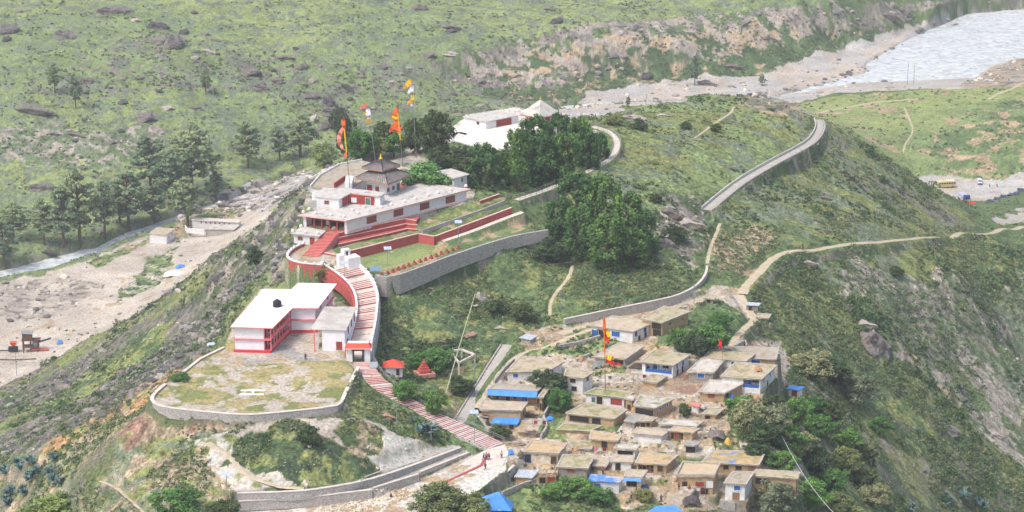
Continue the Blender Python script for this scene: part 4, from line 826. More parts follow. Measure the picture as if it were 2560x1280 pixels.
wall('wall', 'mortared side wall under the lower stairway', 'wall', [p+Vector((-.5, -.3, 0)) for p in a2[2:]], 1.8, mortar, .4, -.1)
# railings
def railing(name, label, pts, h=1.0, every=2.2, m=steel, rails=2, group=None, cat='railing'):
    pts = resample(pts, .55); org = pts[0].copy(); root = empty(name, org, label, cat, group); acc = 9; ps = []
    for k in range(rails):
        t = MB(org); t.tube([p+Vector((0, 0, h*(1-.45*k))) for p in pts], .045, 5); t.build('rail', m, root)
    for i, p in enumerate(pts):
        acc += (p-pts[i-1]).length if i else 0
        if acc >= every: acc = 0; t = MB(org); t.tube([p-Vector((0, 0, .3)), p+Vector((0, 0, h))], .06, 5); t.build('post', m, root)
    return root
railing('handrail', 'grey pipe handrail on the right of the lower stairway', [p+Vector((.5, .3, .1)) for p in b2])
rp = ROADS['ridge'][0]; off = []
for i in range(len(rp)):
    d = rp[min(i+1, len(rp)-1)]-rp[max(i-1, 0)]; d.z = 0; d.normalize(); off.append(Vector((d.y, -d.x, 0)))
railW = mat('grey_rail', S(168,162,152), S(140,134,126), 3)
railing('handrail', 'grey railing on the near side of the pine path', [p+o*1.15 for p, o in zip(rp, off)], .95, 2.4, railW)
railing('handrail', 'grey railing on the far side of the pine path', [p-o*1.15 for p, o in zip(rp, off)], .95, 2.4, railW)
# ------------------------------------------------------------------ temple hill
def lathe_thing(name, label, cat, p, prof, m, n=12, group=None): o = MB(p).lathe(p, prof, n).build(name, m, smooth=False); return tag(o, label, cat, group)
ZR = 135.8
rq = [P(747, 537.5, ZR), P(866, 551, ZR), P(1175, 472.5, ZR), P(1056, 458, ZR)]
org = sum(rq, Vector())/4; org.z = ZT
T = empty('temple_hall', org, 'long low white hall with red grilled windows and a pillared red porch', 'temple')
fp = inset(rq, [.7, .55, .5, .5]); A, B, C2, D = [Vector((p.x, p.y, 0)) for p in fp]; d = (B-A); nb = Vector((-d.y, d.x, 0)).normalized()
a0, a1 = A+d*.07, A+d*.95
w = MB(org); w.prism([(p.x, p.y) for p in (A, a0, a0+nb*2.6, a1+nb*2.6, a1, B, C2, D)], ZT-.6, ZR-.3); w.build('wall', whiteP_, T)
w = MB(org); w.prism([(p.x, p.y) for p in (a0, a1, a1+nb*2.6, a0+nb*2.6)], ZT-.5, ZT+.25); w.build('porch_floor', redP, T)
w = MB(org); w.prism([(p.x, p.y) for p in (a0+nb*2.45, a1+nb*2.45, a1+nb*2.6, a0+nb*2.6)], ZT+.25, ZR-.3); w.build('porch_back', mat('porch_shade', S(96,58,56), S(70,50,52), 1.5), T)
for i in range(6):
    q = a0+(a1-a0)*(i/5)+nb*.2; MB(org).box((q.x, q.y, (ZT+.25+ZR-.3)/2), (.3, .3, ZR-ZT-.55), math.atan2(d.y, d.x)).build('pillar', redP, T)
MB(org).box(((a0+a1).x/2+nb.x*.1, (a0+a1).y/2+nb.y*.1, ZR-.55), ((a1-a0).length, .2, .5), math.atan2(d.y, d.x)).build('porch_beam', redP, T)
for i, u in enumerate((.15, .42, .7)):
    opening(T, a0+nb*2.45, a1+nb*2.45, ZT+.25, u+.05, 1.1, 1.3, 1.7, 'dk' if i != 1 else 'wh', org)
w = MB(org); w.prism([(p.x, p.y) for p in inset(rq, .02)], ZR-.3, ZR); rf = w.build('roof', conc, T)
w = MB(org); ring = inset(rq, -.12)
for i in range(4):
    p, q = Vector((*ring[i], 0)), Vector((*ring[(i+1) % 4], 0)); c = (p+q)/2; w.box((c.x, c.y, ZR-.12), ((q-p).length, .16, .3), math.atan2((q-p).y, (q-p).x))
w.build('roof_fascia', lipP, rf)
for u in (.20, .42, .64, .86): opening(T, B, C2, ZT, u, 1.7, 3.1, 1.75, 'rd', org, bars=7, ft=.12)
MB(org).box(((B+C2).x/2+.2, (B+C2).y/2-.1, ZT+.15), ((C2-B).length+.2, .35, .3), math.atan2((C2-B).y, (C2-B).x)).build('plinth', lipP, T)
# upper house on the roof
ZU = 138.5
up = [P(*q, ZU) for q in [(785,492),(850,497),(878,482),(950,491),(966,482),(917,475),(862,470),(808,469)]]
org = P(850, 505, ZR); Uh = empty('temple_house', org, 'white upper house with an L-shaped flat roof and a red recess above the long hall', 'temple')
w = MB(org); w.prism([(p.x, p.y) for p in up], ZU-.28, ZU); rf = w.build('roof', conc, Uh)
blk = inset([P(*q, ZU) for q in [(787,493),(849,497),(879,481),(868,472),(808,471)]], .35); w = MB(org); w.prism([(p.x, p.y) for p in blk], ZR-2.5, ZU-.28); w.build('wall', whiteP_, Uh)
blk2 = inset([P(*q, ZU) for q in [(926,488),(951,491),(965,482),(936,479)]], .3); w = MB(org); w.prism([(p.x, p.y) for p in blk2], ZR-1.5, ZU-.28); w.build('wall', whiteP_, Uh)
w = MB(org); w.prism([(p.x, p.y) for p in [P(*q, ZU) for q in [(868,484),(934,489),(936,486.5),(872,481.5)]]], ZR-1.5, ZU-.28); w.build('recess_wall', redW, Uh)
opening(Uh, blk[0], blk[1], ZR, .45, 1.4, 1.2, .9, 'rw', org, 1)
opening(Uh, blk[1], blk[2], ZR, .5, 1.25, 2.6, 2.3, 'red', org, 3)
pa, pb = P(868, 484, ZU), P(934, 489, ZU); opening(Uh, pa, pb, ZR-.2, .78, 1.2, 1.4, 1.9, 'gw', org); opening(Uh, pa, pb, ZR-.2, .25, 1.3, 1.6, 1.5, 'wh', org)
# grey terrace block left and behind
org = P(820, 460, 136.2); Cb = empty('temple_annex', org, 'grey flat-roofed annex with a white parapet at the cliff side of the temple', 'building')
cp = [P(*q, 136.2) for q in [(776,467),(866,475),(905,452),(936,408),(905,401),(848,413),(800,440)]]
w = MB(org); w.prism([(p.x, p.y) for p in inset(cp, .3)], ZT-2, 135.9); w.build('wall', whiteP_, Cb)
w = MB(org); w.prism([(p.x, p.y) for p in cp], 135.9, 136.2); w.build('roof', W_['earthG'], Cb)
wl = MB(org)
for p, q in ((cp[0], cp[6]), (cp[6], cp[5]), (cp[5], cp[4])):
    c = (p+q)/2; wl.box((c.x, c.y, 136.45), ((q-p).length, .3, .5), math.atan2((q-p).y, (q-p).x))
wl.build('parapet', whiteP_, Cb)
q0, q1 = P(836, 470, 136.2), P(862, 452, 136.2); w = MB(org); w.box(((q0+q1).x/2, (q0+q1).y/2, 136.9), ((q1-q0).length, .25, 1.4), math.atan2((q1-q0).y, (q1-q0).x)); w.build('stair_screen', redW, Cb)
w = MB(org); w.prism([(p.x, p.y) for p in [P(*q, 136.2) for q in [(862,474),(880,476),(884,458),(868,456)]]], 136.2, 138.2); w.build('stair_head', whiteP_, Cb)
# pagoda
def sq(Lp, Fp, Rp, z): L, Fv, R = P(*Lp, z), P(*Fp, z), P(*Rp, z); return [L, Fv, R, L+R-Fv]
lo = sq((889,443), (969,459.5), (1027,436), 139.8); hi = sq((904,418.5), (957,426), (1001,413), 142.5)
ctr = sum(lo, Vector())/4; org = Vector((ctr.x, ctr.y, 134.0)); ch = sum(hi, Vector())/4
Pg = empty('pagoda', org, 'two-tiered slate-roofed pagoda with white walls and a golden finial', 'pagoda')
wl = inset(lo, 2.1); w = MB(org); w.prism([(p.x, p.y) for p in wl], ZT-.2, 139.75); w.build('wall', whiteP_, Pg)
WL = [Vector((p.x, p.y, 0)) for p in wl]
def hip(nm, eave, top, zt, inner, root, m):
    c = sum(eave, Vector())/4; mb = MB(org); tp = [Vector((top.x, top.y, zt))+(Vector((p.x, p.y, 0))-Vector((c.x, c.y, 0)))*inner for p in eave]
    vs = [tuple(p) for p in eave]+[tuple(p) for p in tp]+[(p.x, p.y, p.z-.22) for p in eave]
    fs = [(i, (i+1) % 4, 4+(i+1) % 4, 4+i) for i in range(4)]+[(8+i, 8+(i+1) % 4, (i+1) % 4, i) for i in range(4)]+[(11, 10, 9, 8), (4, 5, 6, 7)]
    mb.add(vs, fs); o = mb.build(nm, m, root, recalc=True)
    rb = MB(org)
    for i in range(4):
        a, b, a_, b_ = eave[i], eave[(i+1) % 4], tp[i], tp[(i+1) % 4]; nseg = 13
        for k in range(nseg+1):
            t = k/nseg; s, e = a+(b-a)*t, a_+(b_-a_)*t; rb.tube([s+Vector((0, 0, .05)), e+Vector((0, 0, .05))], .06 if 0 < k < nseg else .12, 4)
    rb.build('roof_ribs', mat('roof_rib', S(92,86,88), S(78,74,76), 2), o)
    fa = MB(org)
    for i in range(4):
        a, b = eave[i], eave[(i+1) % 4]; cc = (a+b)/2; fa.box((cc.x, cc.y, cc.z-.34), ((b-a).length*.97, .12, .22), math.atan2((b-a).y, (b-a).x))
    fa.build('fascia', mat('gold_fascia', S(190,150,90), S(150,100,70), 3), o); return o
hip('lower_roof', lo, ctr, 141.9, .36, Pg, slate); hip('upper_roof', hi, ch, 144.6, .06, Pg, slate)
uw = inset(lo, 4.6); w = MB(org); w.prism([(p.x, p.y) for p in uw], 140.5, 142.4); w.build('upper_wall', mat('carved_band', S(200,160,96), S(150,80,66), 2.5), Pg)
w = MB(org); w.prism([(p.x, p.y) for p in inset(lo, 2.0)], 138.9, 139.7); w.build('frieze', mat('red_frieze', S(150,70,60), S(186,140,80), 3), Pg)
MB(org).lathe((ch.x, ch.y, 144.5), [(.5, 0), (.62, .25), (.35, .5), (.22, .9), (.28, 1.1), (.02, 1.7)], 10).build('finial', goldP, Pg, smooth=True)
opening(Pg, WL[0], WL[1], 134, .55, 3.0, 1.1, 1.1, 'rw', org, 1)
for u, kk in ((.14, 'rw'), (.5, 'rw')): opening(Pg, WL[1], WL[2], 134, u, 3.0, .9, 1.0, kk, org, 1)
opening(Pg, WL[1], WL[2], 134, .84, 2.6, 1.5, 2.4, 'gw', org); opening(Pg, WL[0], WL[1], 134, .16, 2.6, 1.6, 2.2, 'rd', org)
for i in range(5):
    q = WL[1]+(WL[2]-WL[1])*(i/4); nn = (WL[2]-WL[1]).normalized(); nn = Vector((nn.y, -nn.x, 0)); q += nn*1.4; MB(org).box((q.x, q.y, 134.2), (.28, .28, 3.4)).build('pillar', mat('grey_pillar', S(130,130,128), S(110,110,108), 2), Pg)
pf = sq((905,486), (968,508), (1080,478), 133.6); w = MB(org); w.prism([(p.x, p.y) for p in pf], ZT-.4, 133.6); w.build('platform', redP, Pg)
# right rear house
org = P(1130, 445, ZT); Rh = empty('temple_house', org, 'small white house with a grey flat roof behind the round tree', 'house')
rr_ = [P(*q, 136.9) for q in [(1084,428),(1135,446),(1175,435),(1128,421)]]; w = MB(org); w.prism([(p.x, p.y) for p in inset(rr_, .6)], ZT-.4, 136.65); w.build('wall', whiteP_, Rh); w = MB(org); w.prism([(p.x, p.y) for p in rr_], 136.65, 136.9); w.build('roof', conc, Rh)
ww = inset(rr_, .6); opening(Rh, ww[0], ww[1], ZT+1, .75, 2.2, 2.0, 1.8, 'dk', org); opening(Rh, ww[1], ww[2], ZT+1, .6, 2.2, .8, 1.2, 'gw', org)
# lower house by the red stairs
ZH = 132.8; org = P(765, 610, 130); Lh = empty('temple_house', org, 'little white house with a red door beside the foot of the red stairs', 'house')
rr_ = [P(*q, ZH) for q in [(726,583),(799,590),(815,577),(757,565)]]; w = MB(org); w.prism([(p.x, p.y) for p in inset(rr_, .6)], 129, ZH-.25); w.build('wall', whiteP_, Lh); w = MB(org); w.prism([(p.x, p.y) for p in rr_], ZH-.25, ZH); w.build('roof', conc, Lh)
ww = inset(rr_, .6); opening(Lh, ww[0], ww[1], 130, .26, 1.5, 1.2, .9, 'rw', org, 1); opening(Lh, ww[0], ww[1], 130, .75, 1.0, 1.2, 1.9, 'rd', org)
# white domes standing on the roof edges
knob = None
for i, (zx, zy) in enumerate([(235,600),(290,572),(355,612),(510,630),(640,645),(780,610),(885,585),(725,580),(840,548),(1015,553),(1113,525),(1248,493),(1350,468),(1478,435),(1580,408),(1708,378),(1860,340),(945,520)]+[(210,742),(130,790),(255,802),(375,812)]):
    z = ZR if i < 18 else ZH; p = P(700+zx/4, 380+(zy+8)/4, z)
    if knob is None:
        knob = empty('roof_dome', p, 'small white dome on a pink base standing on the temple roof edge', 'dome', 'white domes along the temple roofs')
        MB(p).lathe(p, [(.52, 0), (.55, .12), (.42, .2)], 10).build('base', lipP, knob); MB(p).lathe(p+Vector((0, 0, .2)), [(.42, 0), (.46, .15), (.38, .36), (.2, .5), (.03, .56)], 10).build('dome', whiteP_, knob, smooth=True)
    else:
        k2 = copy_tree(knob); k2.location = p
        if i >= 18: k2['label'] = 'small white dome on the roof edge of the little white house by the red stairs'
# red stair up to the porch
stair('stairway', 'steep all-red stairway from the curved landing up to the temple porch', [P(757,639,130.0), P(810,581,132.6)], [P(797,643,130.0), P(850,578.5,132.6)], [(17,0)], mat('rose_step', S(214,140,130), S(200,124,116), 1.5), redP, foot=2.4, nose=.35)
def terr(name, label, edge, back, z1, z0, m=redP, cop=lipP):
    e = [P(*q, z1) for q in edge]; bk = [P(*q, z1) for q in back]; org = e[0].copy(); root = empty(name, org, label, 'terrace')
    w = MB(org); w.prism([(p.x, p.y) for p in e+bk], z0, z1); w.build('terrace_block', m, root, recalc=True)
    c = MB(org)
    for p, q in zip(e[:-1], e[1:]): cc = (p+q)/2; c.box((cc.x, cc.y, z1+.06), ((q-p).length+.15, .32, .12), math.atan2((q-p).y, (q-p).x))
    c.build('coping', cop, root)
terr('terrace_wall', 'uppermost of the three red terrace walls below the long hall', [(845,583),(1012,547),(1041,552)], [(1050,541),(866,575)], 132.35, 128.5)
terr('terrace_wall', 'middle one of the three red terrace walls below the long hall', [(840,596),(1015,560),(1043,563)], [(1048,552),(1010,549),(862,583)], 131.3, 128.5)
terr('terrace_wall', 'lowest of the three red terrace walls below the long hall', [(846,611),(978,582),(1018,572),(1043,574)], [(1047,566),(1012,562),(850,594)], 130.4, 128.5)
wall('garden_wall', 'long red wall between the lawn and the garden bed', 'wall', [P(*q, 130.4) for q in [(812,632),(850,639),(876,627),(960,606),(1045,584),(1086,591)]], 3.0, redP, .4, 0, lipP)
wall('garden_wall', 'red wall rising beside the paved terrace path', 'wall', [P(1087,591,130.1), P(1180,556,131.0), P(1279,519,132.0)], 2.0, redP, .4, 0, lipP)
wall('garden_wall', 'short pink coped wall high in the terraced garden', 'wall', [P(1200,502,133), P(1248,485,133.2)], 1.5, redP, .3, 0, lipP)
wall('garden_wall', 'grey low wall in the middle of the terraced garden', 'wall', [P(1055,575,131.6), P(1200,525,132), P(1262,500,132.6)], 1.1, mortar, .3, 0)
wall('retaining_wall', 'tall grey dry-stone wall holding up the temple lawn', 'wall', smooth_pts([P(*q, ZL+.3) for q in [(940,686),(975,692),(1060,662),(1110,642),(1170,622),(1232,602),(1290,586),(1368,573)]], 1), (5.4, 3.0), rubble, .7, 0, None, 1)
# planters on the lawn edge
pl = None
for i in range(15):
    t = i/14; p = P(955+t*190, 690-t*68, ZL+.02)
    if pl is None:
        pl = empty('planter', p, 'small red planter on the lawn edge above the stone wall', 'planter', 'red planters along the lawn edge')
        MB(p).box(p+Vector((0, 0, .22)), (.9, .9, .44)).build('tub', redP, pl); q = MB(p)
        for k in range(26): a_ = random.uniform(0, 6.28); r_ = random.uniform(0, .4); q.box(p+Vector((math.cos(a_)*r_, math.sin(a_)*r_, random.uniform(.45, .95))), (.22, .16, .1), a_)
        q.build('flowers', mat('flower_leaf', S(120,110,60), S(196,90,60), 8), pl)
    else: k2 = copy_tree(pl); k2.location = p; k2.rotation_euler.z = i
# white shrine beside the stairs
p = P(873, 672, 128.6); Sh = empty('shrine', p, 'white block shrine with a dark niched turret beside the upper stairway', 'shrine')
MB(p).box(p+Vector((.7, 0, 1.6)), (3.4, 3.2, 3.6), .5).build('body', whiteP_, Sh); MB(p).box(p+Vector((-.9, 1.0, 3.9)), (1.9, 1.6, 2.0), .5).build('turret', whiteP_, Sh)
MB(p).box(p+Vector((-1.9, .4, 2.2)), (2.0, 1.8, 3.0), .5).build('shoulder', whiteP_, Sh)
R_ = Matrix.Rotation(.5, 3, 'Z'); q = p+Vector((-.9, 1.0, 3.95))+R_ @ Vector((0, -.82, 0)); MB(p).box(q, (.6, .06, 1.2), .5).build('niche', darkP, Sh); MB(p).box(q+Vector((0, 0, .62)), (.7, .1, .12), .5).build('niche_lintel', lipP, Sh)
# ------------------------------------------------------------------ school and its neighbour
zt = ZS+6.4; rf_px = [(576,817),(681,820),(731,770),(795,770),(842,709),(744,707),(729,723),(657,722)]
rp8 = [P(*q, zt) for q in rf_px]; org = P(630, 880, ZS); Sc = empty('school_building', org, 'two-storey white building with a broad white roof and red-pink bands beside the helipad', 'building')
ds = [.9, 2.4, .9, .9, .7, .5, .5, .7]; wp_ = inset(rp8, ds)
w = MB(org); w.prism([(p.x, p.y) for p in wp_], ZS-.4, zt-.22); w.build('wall', mat('cool_white', S(232,232,236), S(222,222,228), .8), Sc)
w = MB(org); w.prism([(p.x, p.y) for p in rp8], zt-.2, zt); rf = w.build('roof', mat('white_roof', S(240,238,236), S(226,222,218), .35, c3=S(206,196,188), scale3=.22, t3=.60), Sc)
w = MB(org)
for i in range(8):
    p, q = rp8[i], rp8[(i+1) % 8]; c = (p+q)/2; w.box((c.x, c.y, zt-.12), ((q-p).length+.1, .16, .2), math.atan2((q-p).y, (q-p).x))
w.build('roof_trim', pinkP, rf)
w = MB(org); w.prism([(p.x, p.y) for p in inset(rp8, [.45, .7, .45, .45, .4, .3, .3, .4])], ZS+3.05, ZS+3.3); w.build('floor_band', pinkP, Sc)
w = MB(org); w.prism([(p.x, p.y) for p in inset(rp8, [.3, .7, .5, .5, .4, .3, .3, .4])], ZS-.4, ZS+.55); w.build('plinth', redB, Sc)
SP = inset(rp8, [.9, .75, .9, .9, .7, .5, .5, .7])
pa, pb = Vector((*SP[1], 0)), Vector((*SP[2], 0))
for zf in (ZS+.55, ZS+3.3):
    c = (pa+pb)/2; w = MB(org); w.box((c.x, c.y, zf+.45), ((pb-pa).length, .12, .9), math.atan2((pb-pa).y, (pb-pa).x)); w.build('balcony_rail', pinkP, Sc)
for i in range(8):
    q = pa+(pb-pa)*(i/7); MB(org).box((q.x, q.y, ZS+3.3), (.28, .28, 5.8)).build('pillar', pinkP, Sc)
KIND['pk'] = (darkP, pinkP, 'window')
for zf in (ZS+.55, ZS+3.3):
    for i in range(6): opening(Sc, wp_[1], wp_[2], zf, (i+.5)/6, 1.3, 1.3, 1.3 if i % 2 else 2.2, 'pk', org)
for zf in (ZS+.6, ZS+3.4):
    for u in (.3, .7): opening(Sc, wp_[3], wp_[4], zf, u, 1.5, .9, 1.2, 'pk', org)
z2 = ZS+5.4; r4 = [P(*q, z2) for q in [(776,823),(865,825),(893,767),(811,766)]]; org = P(820, 878, ZS); Nb = empty('white_building', org, 'white block with weathered grey roof and red door beside the big white building', 'building')
f4 = inset(r4, [.4, .4, .4, 2.6]); w = MB(org); w.prism([(p.x, p.y) for p in f4], ZS-.4, z2-.2); w.build('wall', MATS['cool_white'], Nb)
w = MB(org); w.prism([(p.x, p.y) for p in r4], z2-.2, z2); w.build('roof', mat('weathered_roof', S(196,190,180), S(172,166,158), .4, c3=S(140,136,130), scale3=.25, t3=.60), Nb)
opening(Nb, f4[0], f4[1], ZS, .74, 1.3, 1.3, 2.0, 'rd', org)
for u in (.3, .6, .85): opening(Nb, f4[1], f4[2], ZS, u, 3.6, .9, 1.5, 'red', org)
opening(Nb, f4[1], f4[2], ZS, .2, 1.2, .8, 1.4, 'red', org)
for i in range(3):
    q = P(*[(782,826),(792,790),(806,772)][i], z2); MB(org).box((q.x+.3, q.y+.3, ZS+2.5), (.3, .3, 5.4)).build('porch_pillar', pinkP, Nb)
for i in range(9): q = P(790, 872, ZS); MB(org).box((q.x, q.y+i*.32+1, ZS+.15+i*.3), (1.3, .32, .3)).build('stair_step', conc, Nb)
p = P(693, 766, zt); Tk = empty('water_tank', p, 'round black water tank standing on the white roof', 'water tank')
MB(p).lathe(p, [(1.0, 0), (1.05, .1), (1.05, .5), (1.0, .55), (1.05, .6), (1.05, 1.0), (1.0, 1.05), (1.03, 1.1), (.95, 1.35), (.5, 1.6), (.32, 1.65)], 18).build('drum', blackM, Tk, smooth=False); MB(p).lathe(p+Vector((0, 0, 1.65)), [(.34, 0), (.34, .14), (.1, .2)], 12).build('lid', blackM, Tk)
# helipad wall and H
wall('low_wall', 'pale coped stone wall curving round the helipad', 'wall', smooth_pts([P(*q, ZS+.35) for q in [(417,960),(386,986),(384,1004),(410,1016),(485,1025),(605,1036),(672,1032),(835,1015),(850,1005),(860,980),(880,940),(892,917)]], 1), 2.4, mortar, .7, .0, concW, 1)
wall('low_wall', 'straight pale wall on the cliff edge above the helipad', 'wall', [P(447,939,ZS+.3), P(500,897,ZS+.3), P(560,868,ZS+.3)], 1.2, mortar, .6, 0, concW)
h_ = MB(); zH = ZS+.09
h_.prism([tuple(P(*q, zH))[:2] for q in [(602,974.2),(664,974.2),(663.5,977.4),(601.5,977.4)]], zH-.05, zH); h_.prism([tuple(P(*q, zH))[:2] for q in [(599.5,984),(660,984),(659.5,987.2),(599,987.2)]], zH-.05, zH); h_.prism([tuple(P(*q, zH))[:2] for q in [(632,977.4),(637,977.4),(633,984),(628,984)]], zH-.05, zH)
tag(h_.build('helipad_marking', mat('chalk_white', S(244,244,240), S(230,230,224), 2), recalc=True), 'white letter H laid out on the helipad turf', 'marking')
# gate
p = P(896, 903, 123.3); Ga = empty('gateway', p, 'small white gateway with a red sloped roof and dark door posts on the stairway', 'gate')
for s in (-1, 1): MB(p).box(p+Vector((s*2.0, .8, 1.5)), (1.5, 2.2, 3.2)).build('pier', whiteP_, Ga); MB(p).box(p+Vector((s*1.12, -.32, 1.4)), (.4, .3, 2.7)).build('door_post', mat('dark_timber', S(60,50,50), S(46,40,42), 3), Ga)
MB(p).box(p+Vector((0, .8, 3.15)), (5.6, 2.3, .4)).build('lintel', whiteP_, Ga); MB(p).box(p+Vector((0, -.35, 2.85)), (2.9, .3, .3)).build('beam', MATS['dark_timber'], Ga)
g = MB(p); c = p+Vector((0, .8, 3.35)); e = [(-3.1, -1.6, 0), (3.1, -1.6, 0), (3.1, 1.6, 0), (-3.1, 1.6, 0), (-2.4, -.5, .95), (2.4, -.5, .95), (2.4, .5, .95), (-2.4, .5, .95)]
g.add([c+Vector(v) for v in e], [(3, 2, 1, 0), (4, 5, 6, 7), (0, 1, 5, 4), (1, 2, 6, 5), (2, 3, 7, 6), (3, 0, 4, 7)]); g.build('roof', mat('red_tile', S(214,92,72), S(198,80,64), 2), Ga)
MB(p).box(c+Vector((0, 0, 1.05)), (4.9, 1.1, .2)).build('ridge_cap', whiteP_, Ga); MB(p).box(c+Vector((0, 0, -.05)), (6.4, 3.4, .1)).build('eave', whiteP_, Ga)
# ------------------------------------------------------------------ pavilion and hall on the plaza
zp = ZP; er = sq((1300,283.5), (1348,294), (1402,283.5), zp+3.0); c4 = sum(er, Vector())/4; org = Vector((c4.x, c4.y, zp)); Pv = empty('pavilion', org, 'square pavilion with a pale pyramid roof and a small golden tip', 'pavilion')
w = MB(org); w.add([tuple(q) for q in er]+[(c4.x, c4.y, zp+7.4)]+[(q.x, q.y, q.z-.3) for q in er], [(i, (i+1) % 4, 4) for i in range(4)]+[(5+i, 5+(i+1) % 4, (i+1) % 4, i) for i in range(4)]+[(8, 7, 6, 5)]); rf = w.build('roof', conc, Pv, recalc=True)
w = MB(org)
for i in range(4): a_, b_ = er[i], er[(i+1) % 4]; cc = (a_+b_)/2; w.box((cc.x, cc.y, cc.z-.4), ((b_-a_).length*.96, .14, .3), math.atan2((b_-a_).y, (b_-a_).x))
w.build('eave_band', redP, rf); w = MB(org); w.prism([(q.x, q.y) for q in inset(er, 1.0)], zp-.3, zp+2.75); w.build('wall', W_['whiteM'], Pv); MB(org).lathe((c4.x, c4.y, zp+7.3), [(.2, 0), (.3, .3), (.12, .6), (.02, 1.2)], 8).build('finial', goldP, Pv)
wi = inset(er, 1.0); opening(Pv, wi[0], wi[1], zp, .5, 1.2, 2.2, 2.0, 'rd', org, 2); opening(Pv, wi[1], wi[2], zp, .5, 1.5, 1.6, 1.2, 'rw', org, 2)
hr = [P(*q, zp+2.6) for q in [(1156,291),(1215,304),(1302,287),(1284,266)]]; hr[3] = hr[0]+hr[2]-hr[1]; org = sum(hr, Vector())/4; org.z = zp; Hh = empty('assembly_hall', org, 'low white hall with red folding doors left of the pyramid-roofed pavilion', 'building')
w = MB(org); w.prism([(q.x, q.y) for q in inset(hr, .5)], zp-.3, zp+2.35); w.build('wall', whiteP_, Hh); w = MB(org); w.prism([(q.x, q.y) for q in hr], zp+2.35, zp+2.6); w.build('roof', conc, Hh)
wi = inset(hr, .5); opening(Hh, wi[1], wi[2], zp, .55, 1.15, 5.6, 2.0, 'rd', org, 8); opening(Hh, wi[0], wi[1], zp, .62, 1.4, .9, .8, 'dk', org)
railing('handrail', 'pale railing on the far roof edge of the plaza hall', [hr[0]+Vector((0, 0, 0)), hr[3], hr[2]], .9, 2.0, railW)
pz = [P(*q, ZP+.1) for q in [(1140,326),(1160,300),(1212,318),(1300,300),(1380,300),(1385,312),(1300,330),(1281,360),(1262,377),(1200,366),(1135,350)]]
m_ = MB(); m_.add(pz+[q-Vector((0, 0, 1.2)) for q in pz], [tuple(range(11))]+[(i, (i+1) % 11, 11+(i+1) % 11, 11+i) for i in range(11)]); tag(m_.build('plaza', mat('plaza_slab', S(232,226,216), S(218,210,198), .5, c3=S(200,192,182), scale3=.25, t3=.62), recalc=True), 'pale paved plaza in front of the hall and pavilion', kind='structure')
# walls on roads
up_ = ROADS['upper'][0]; of = []
for i in range(len(up_)):
    d = up_[min(i+1, len(up_)-1)]-up_[max(i-1, 0)]; d.z = 0; d.normalize(); of.append(Vector((d.y, -d.x, 0)))
wall('parapet', 'low white parapet on the hill side of the ridge road', 'parapet', [p+o*1.45 for p, o in zip(up_, of)], 1.4, mat('lime_wall', S(206,204,198), S(186,184,178), 1), .3, .8)
wall('retaining_wall', 'grey stone retaining wall below the curving ridge road', 'wall', [p-o*1.6 for p, o in zip(up_, of)], 3.6, mortar, .5, .15)
wall('road_wall', 'long mortared wall between the scrub slope and the village road', 'wall', smooth_pts([P(*q) for q in [(1410,798,117.8),(1500,779,117.6),(1560,767,117.4),(1640,751,117.2),(1700,737,116.6),(1745,712,116.2),(1765,685,116.2),(1768,665,116.4)]], 2), (3.2, 2.4), mortar, .5, 0, concW)
ln = ROADS['lane'][0]
wall('low_wall', 'thin kerb wall on the left side of the gravel lane', 'wall', [p+Vector((-1.5, -.3, 0)) for p in ln], 1.0, mortar, .3, .35)
# lower retaining walls beside the approach
wall('retaining_wall', 'longest and topmost grey wall beside the rubble approach', 'wall', smooth_pts([P(*q) for q in [(593,1233,115.5),(733,1229,115.5),(806,1221,115.3),(910,1203,114.9),(1002,1174,114.2),(1150,1119,112.9)]], 1), 2.0, mortar, .6, 0, concW)
wall('retaining_wall', 'lower left grey wall above the squatting workers', 'wall', smooth_pts([P(*q) for q in [(597,1253,113.9),(762,1244,113.8),(930,1224,113.5)]], 1), 2.2, mortar, .6, 0, concW)
wall('retaining_wall', 'stepped grey wall right of the squatting workers', 'wall', [P(933,1220,113.5), P(1046,1185,113.2)], 2.2, mortar, .5, 0, concW)
wall('retaining_wall', 'short grey wall nearest the foot of the stairs', 'wall', [P(1049,1180,113.0), P(1172,1131,112.3)], 2.0, mortar, .5, 0, concW)
wall('retaining_wall', 'grey wall highest on the pale scar behind the long wall', 'wall', [P(912,1192,114.9), P(1127,1110,113.0)], .9, mortar, .4, 0)
wall('retaining_wall', 'grey wall holding the right side of the approach', 'wall', smooth_pts([P(*q) for q in [(1206,1222,111.2),(1245,1200,111.2),(1285,1163,111.3)]], 1), 2.4, mortar, .5, 0, concW)
wall('kerb', 'red painted kerb line running down the white approach', 'kerb', [P(*q) for q in [(1222,1136,111.55),(1202,1165,111.5),(1109,1208,111.4),(939,1281,111.0)]], .8, redP, .6, .2)
ap = [P(*q) for q in [(1262,1112,111.6),(1272,1135,111.5),(1250,1175,111.4),(1205,1215,111.2),(1120,1250,111.0),(1050,1290,110.8),(930,1300,110.8),(1000,1245,111.1),(1090,1200,111.3),(1170,1150,111.5),(1215,1125,111.6)]]
m_ = MB(); m_.add([p+Vector((0, 0, .1)) for p in ap]+[p-Vector((0, 0, 1.5)) for p in ap], [tuple(range(11))]+[(i, (i+1) % 11, 11+(i+1) % 11, 11+i) for i in range(11)]); tag(m_.build('pavement', concW, recalc=True), 'pale paved apron at the foot of the long stairs', kind='structure')
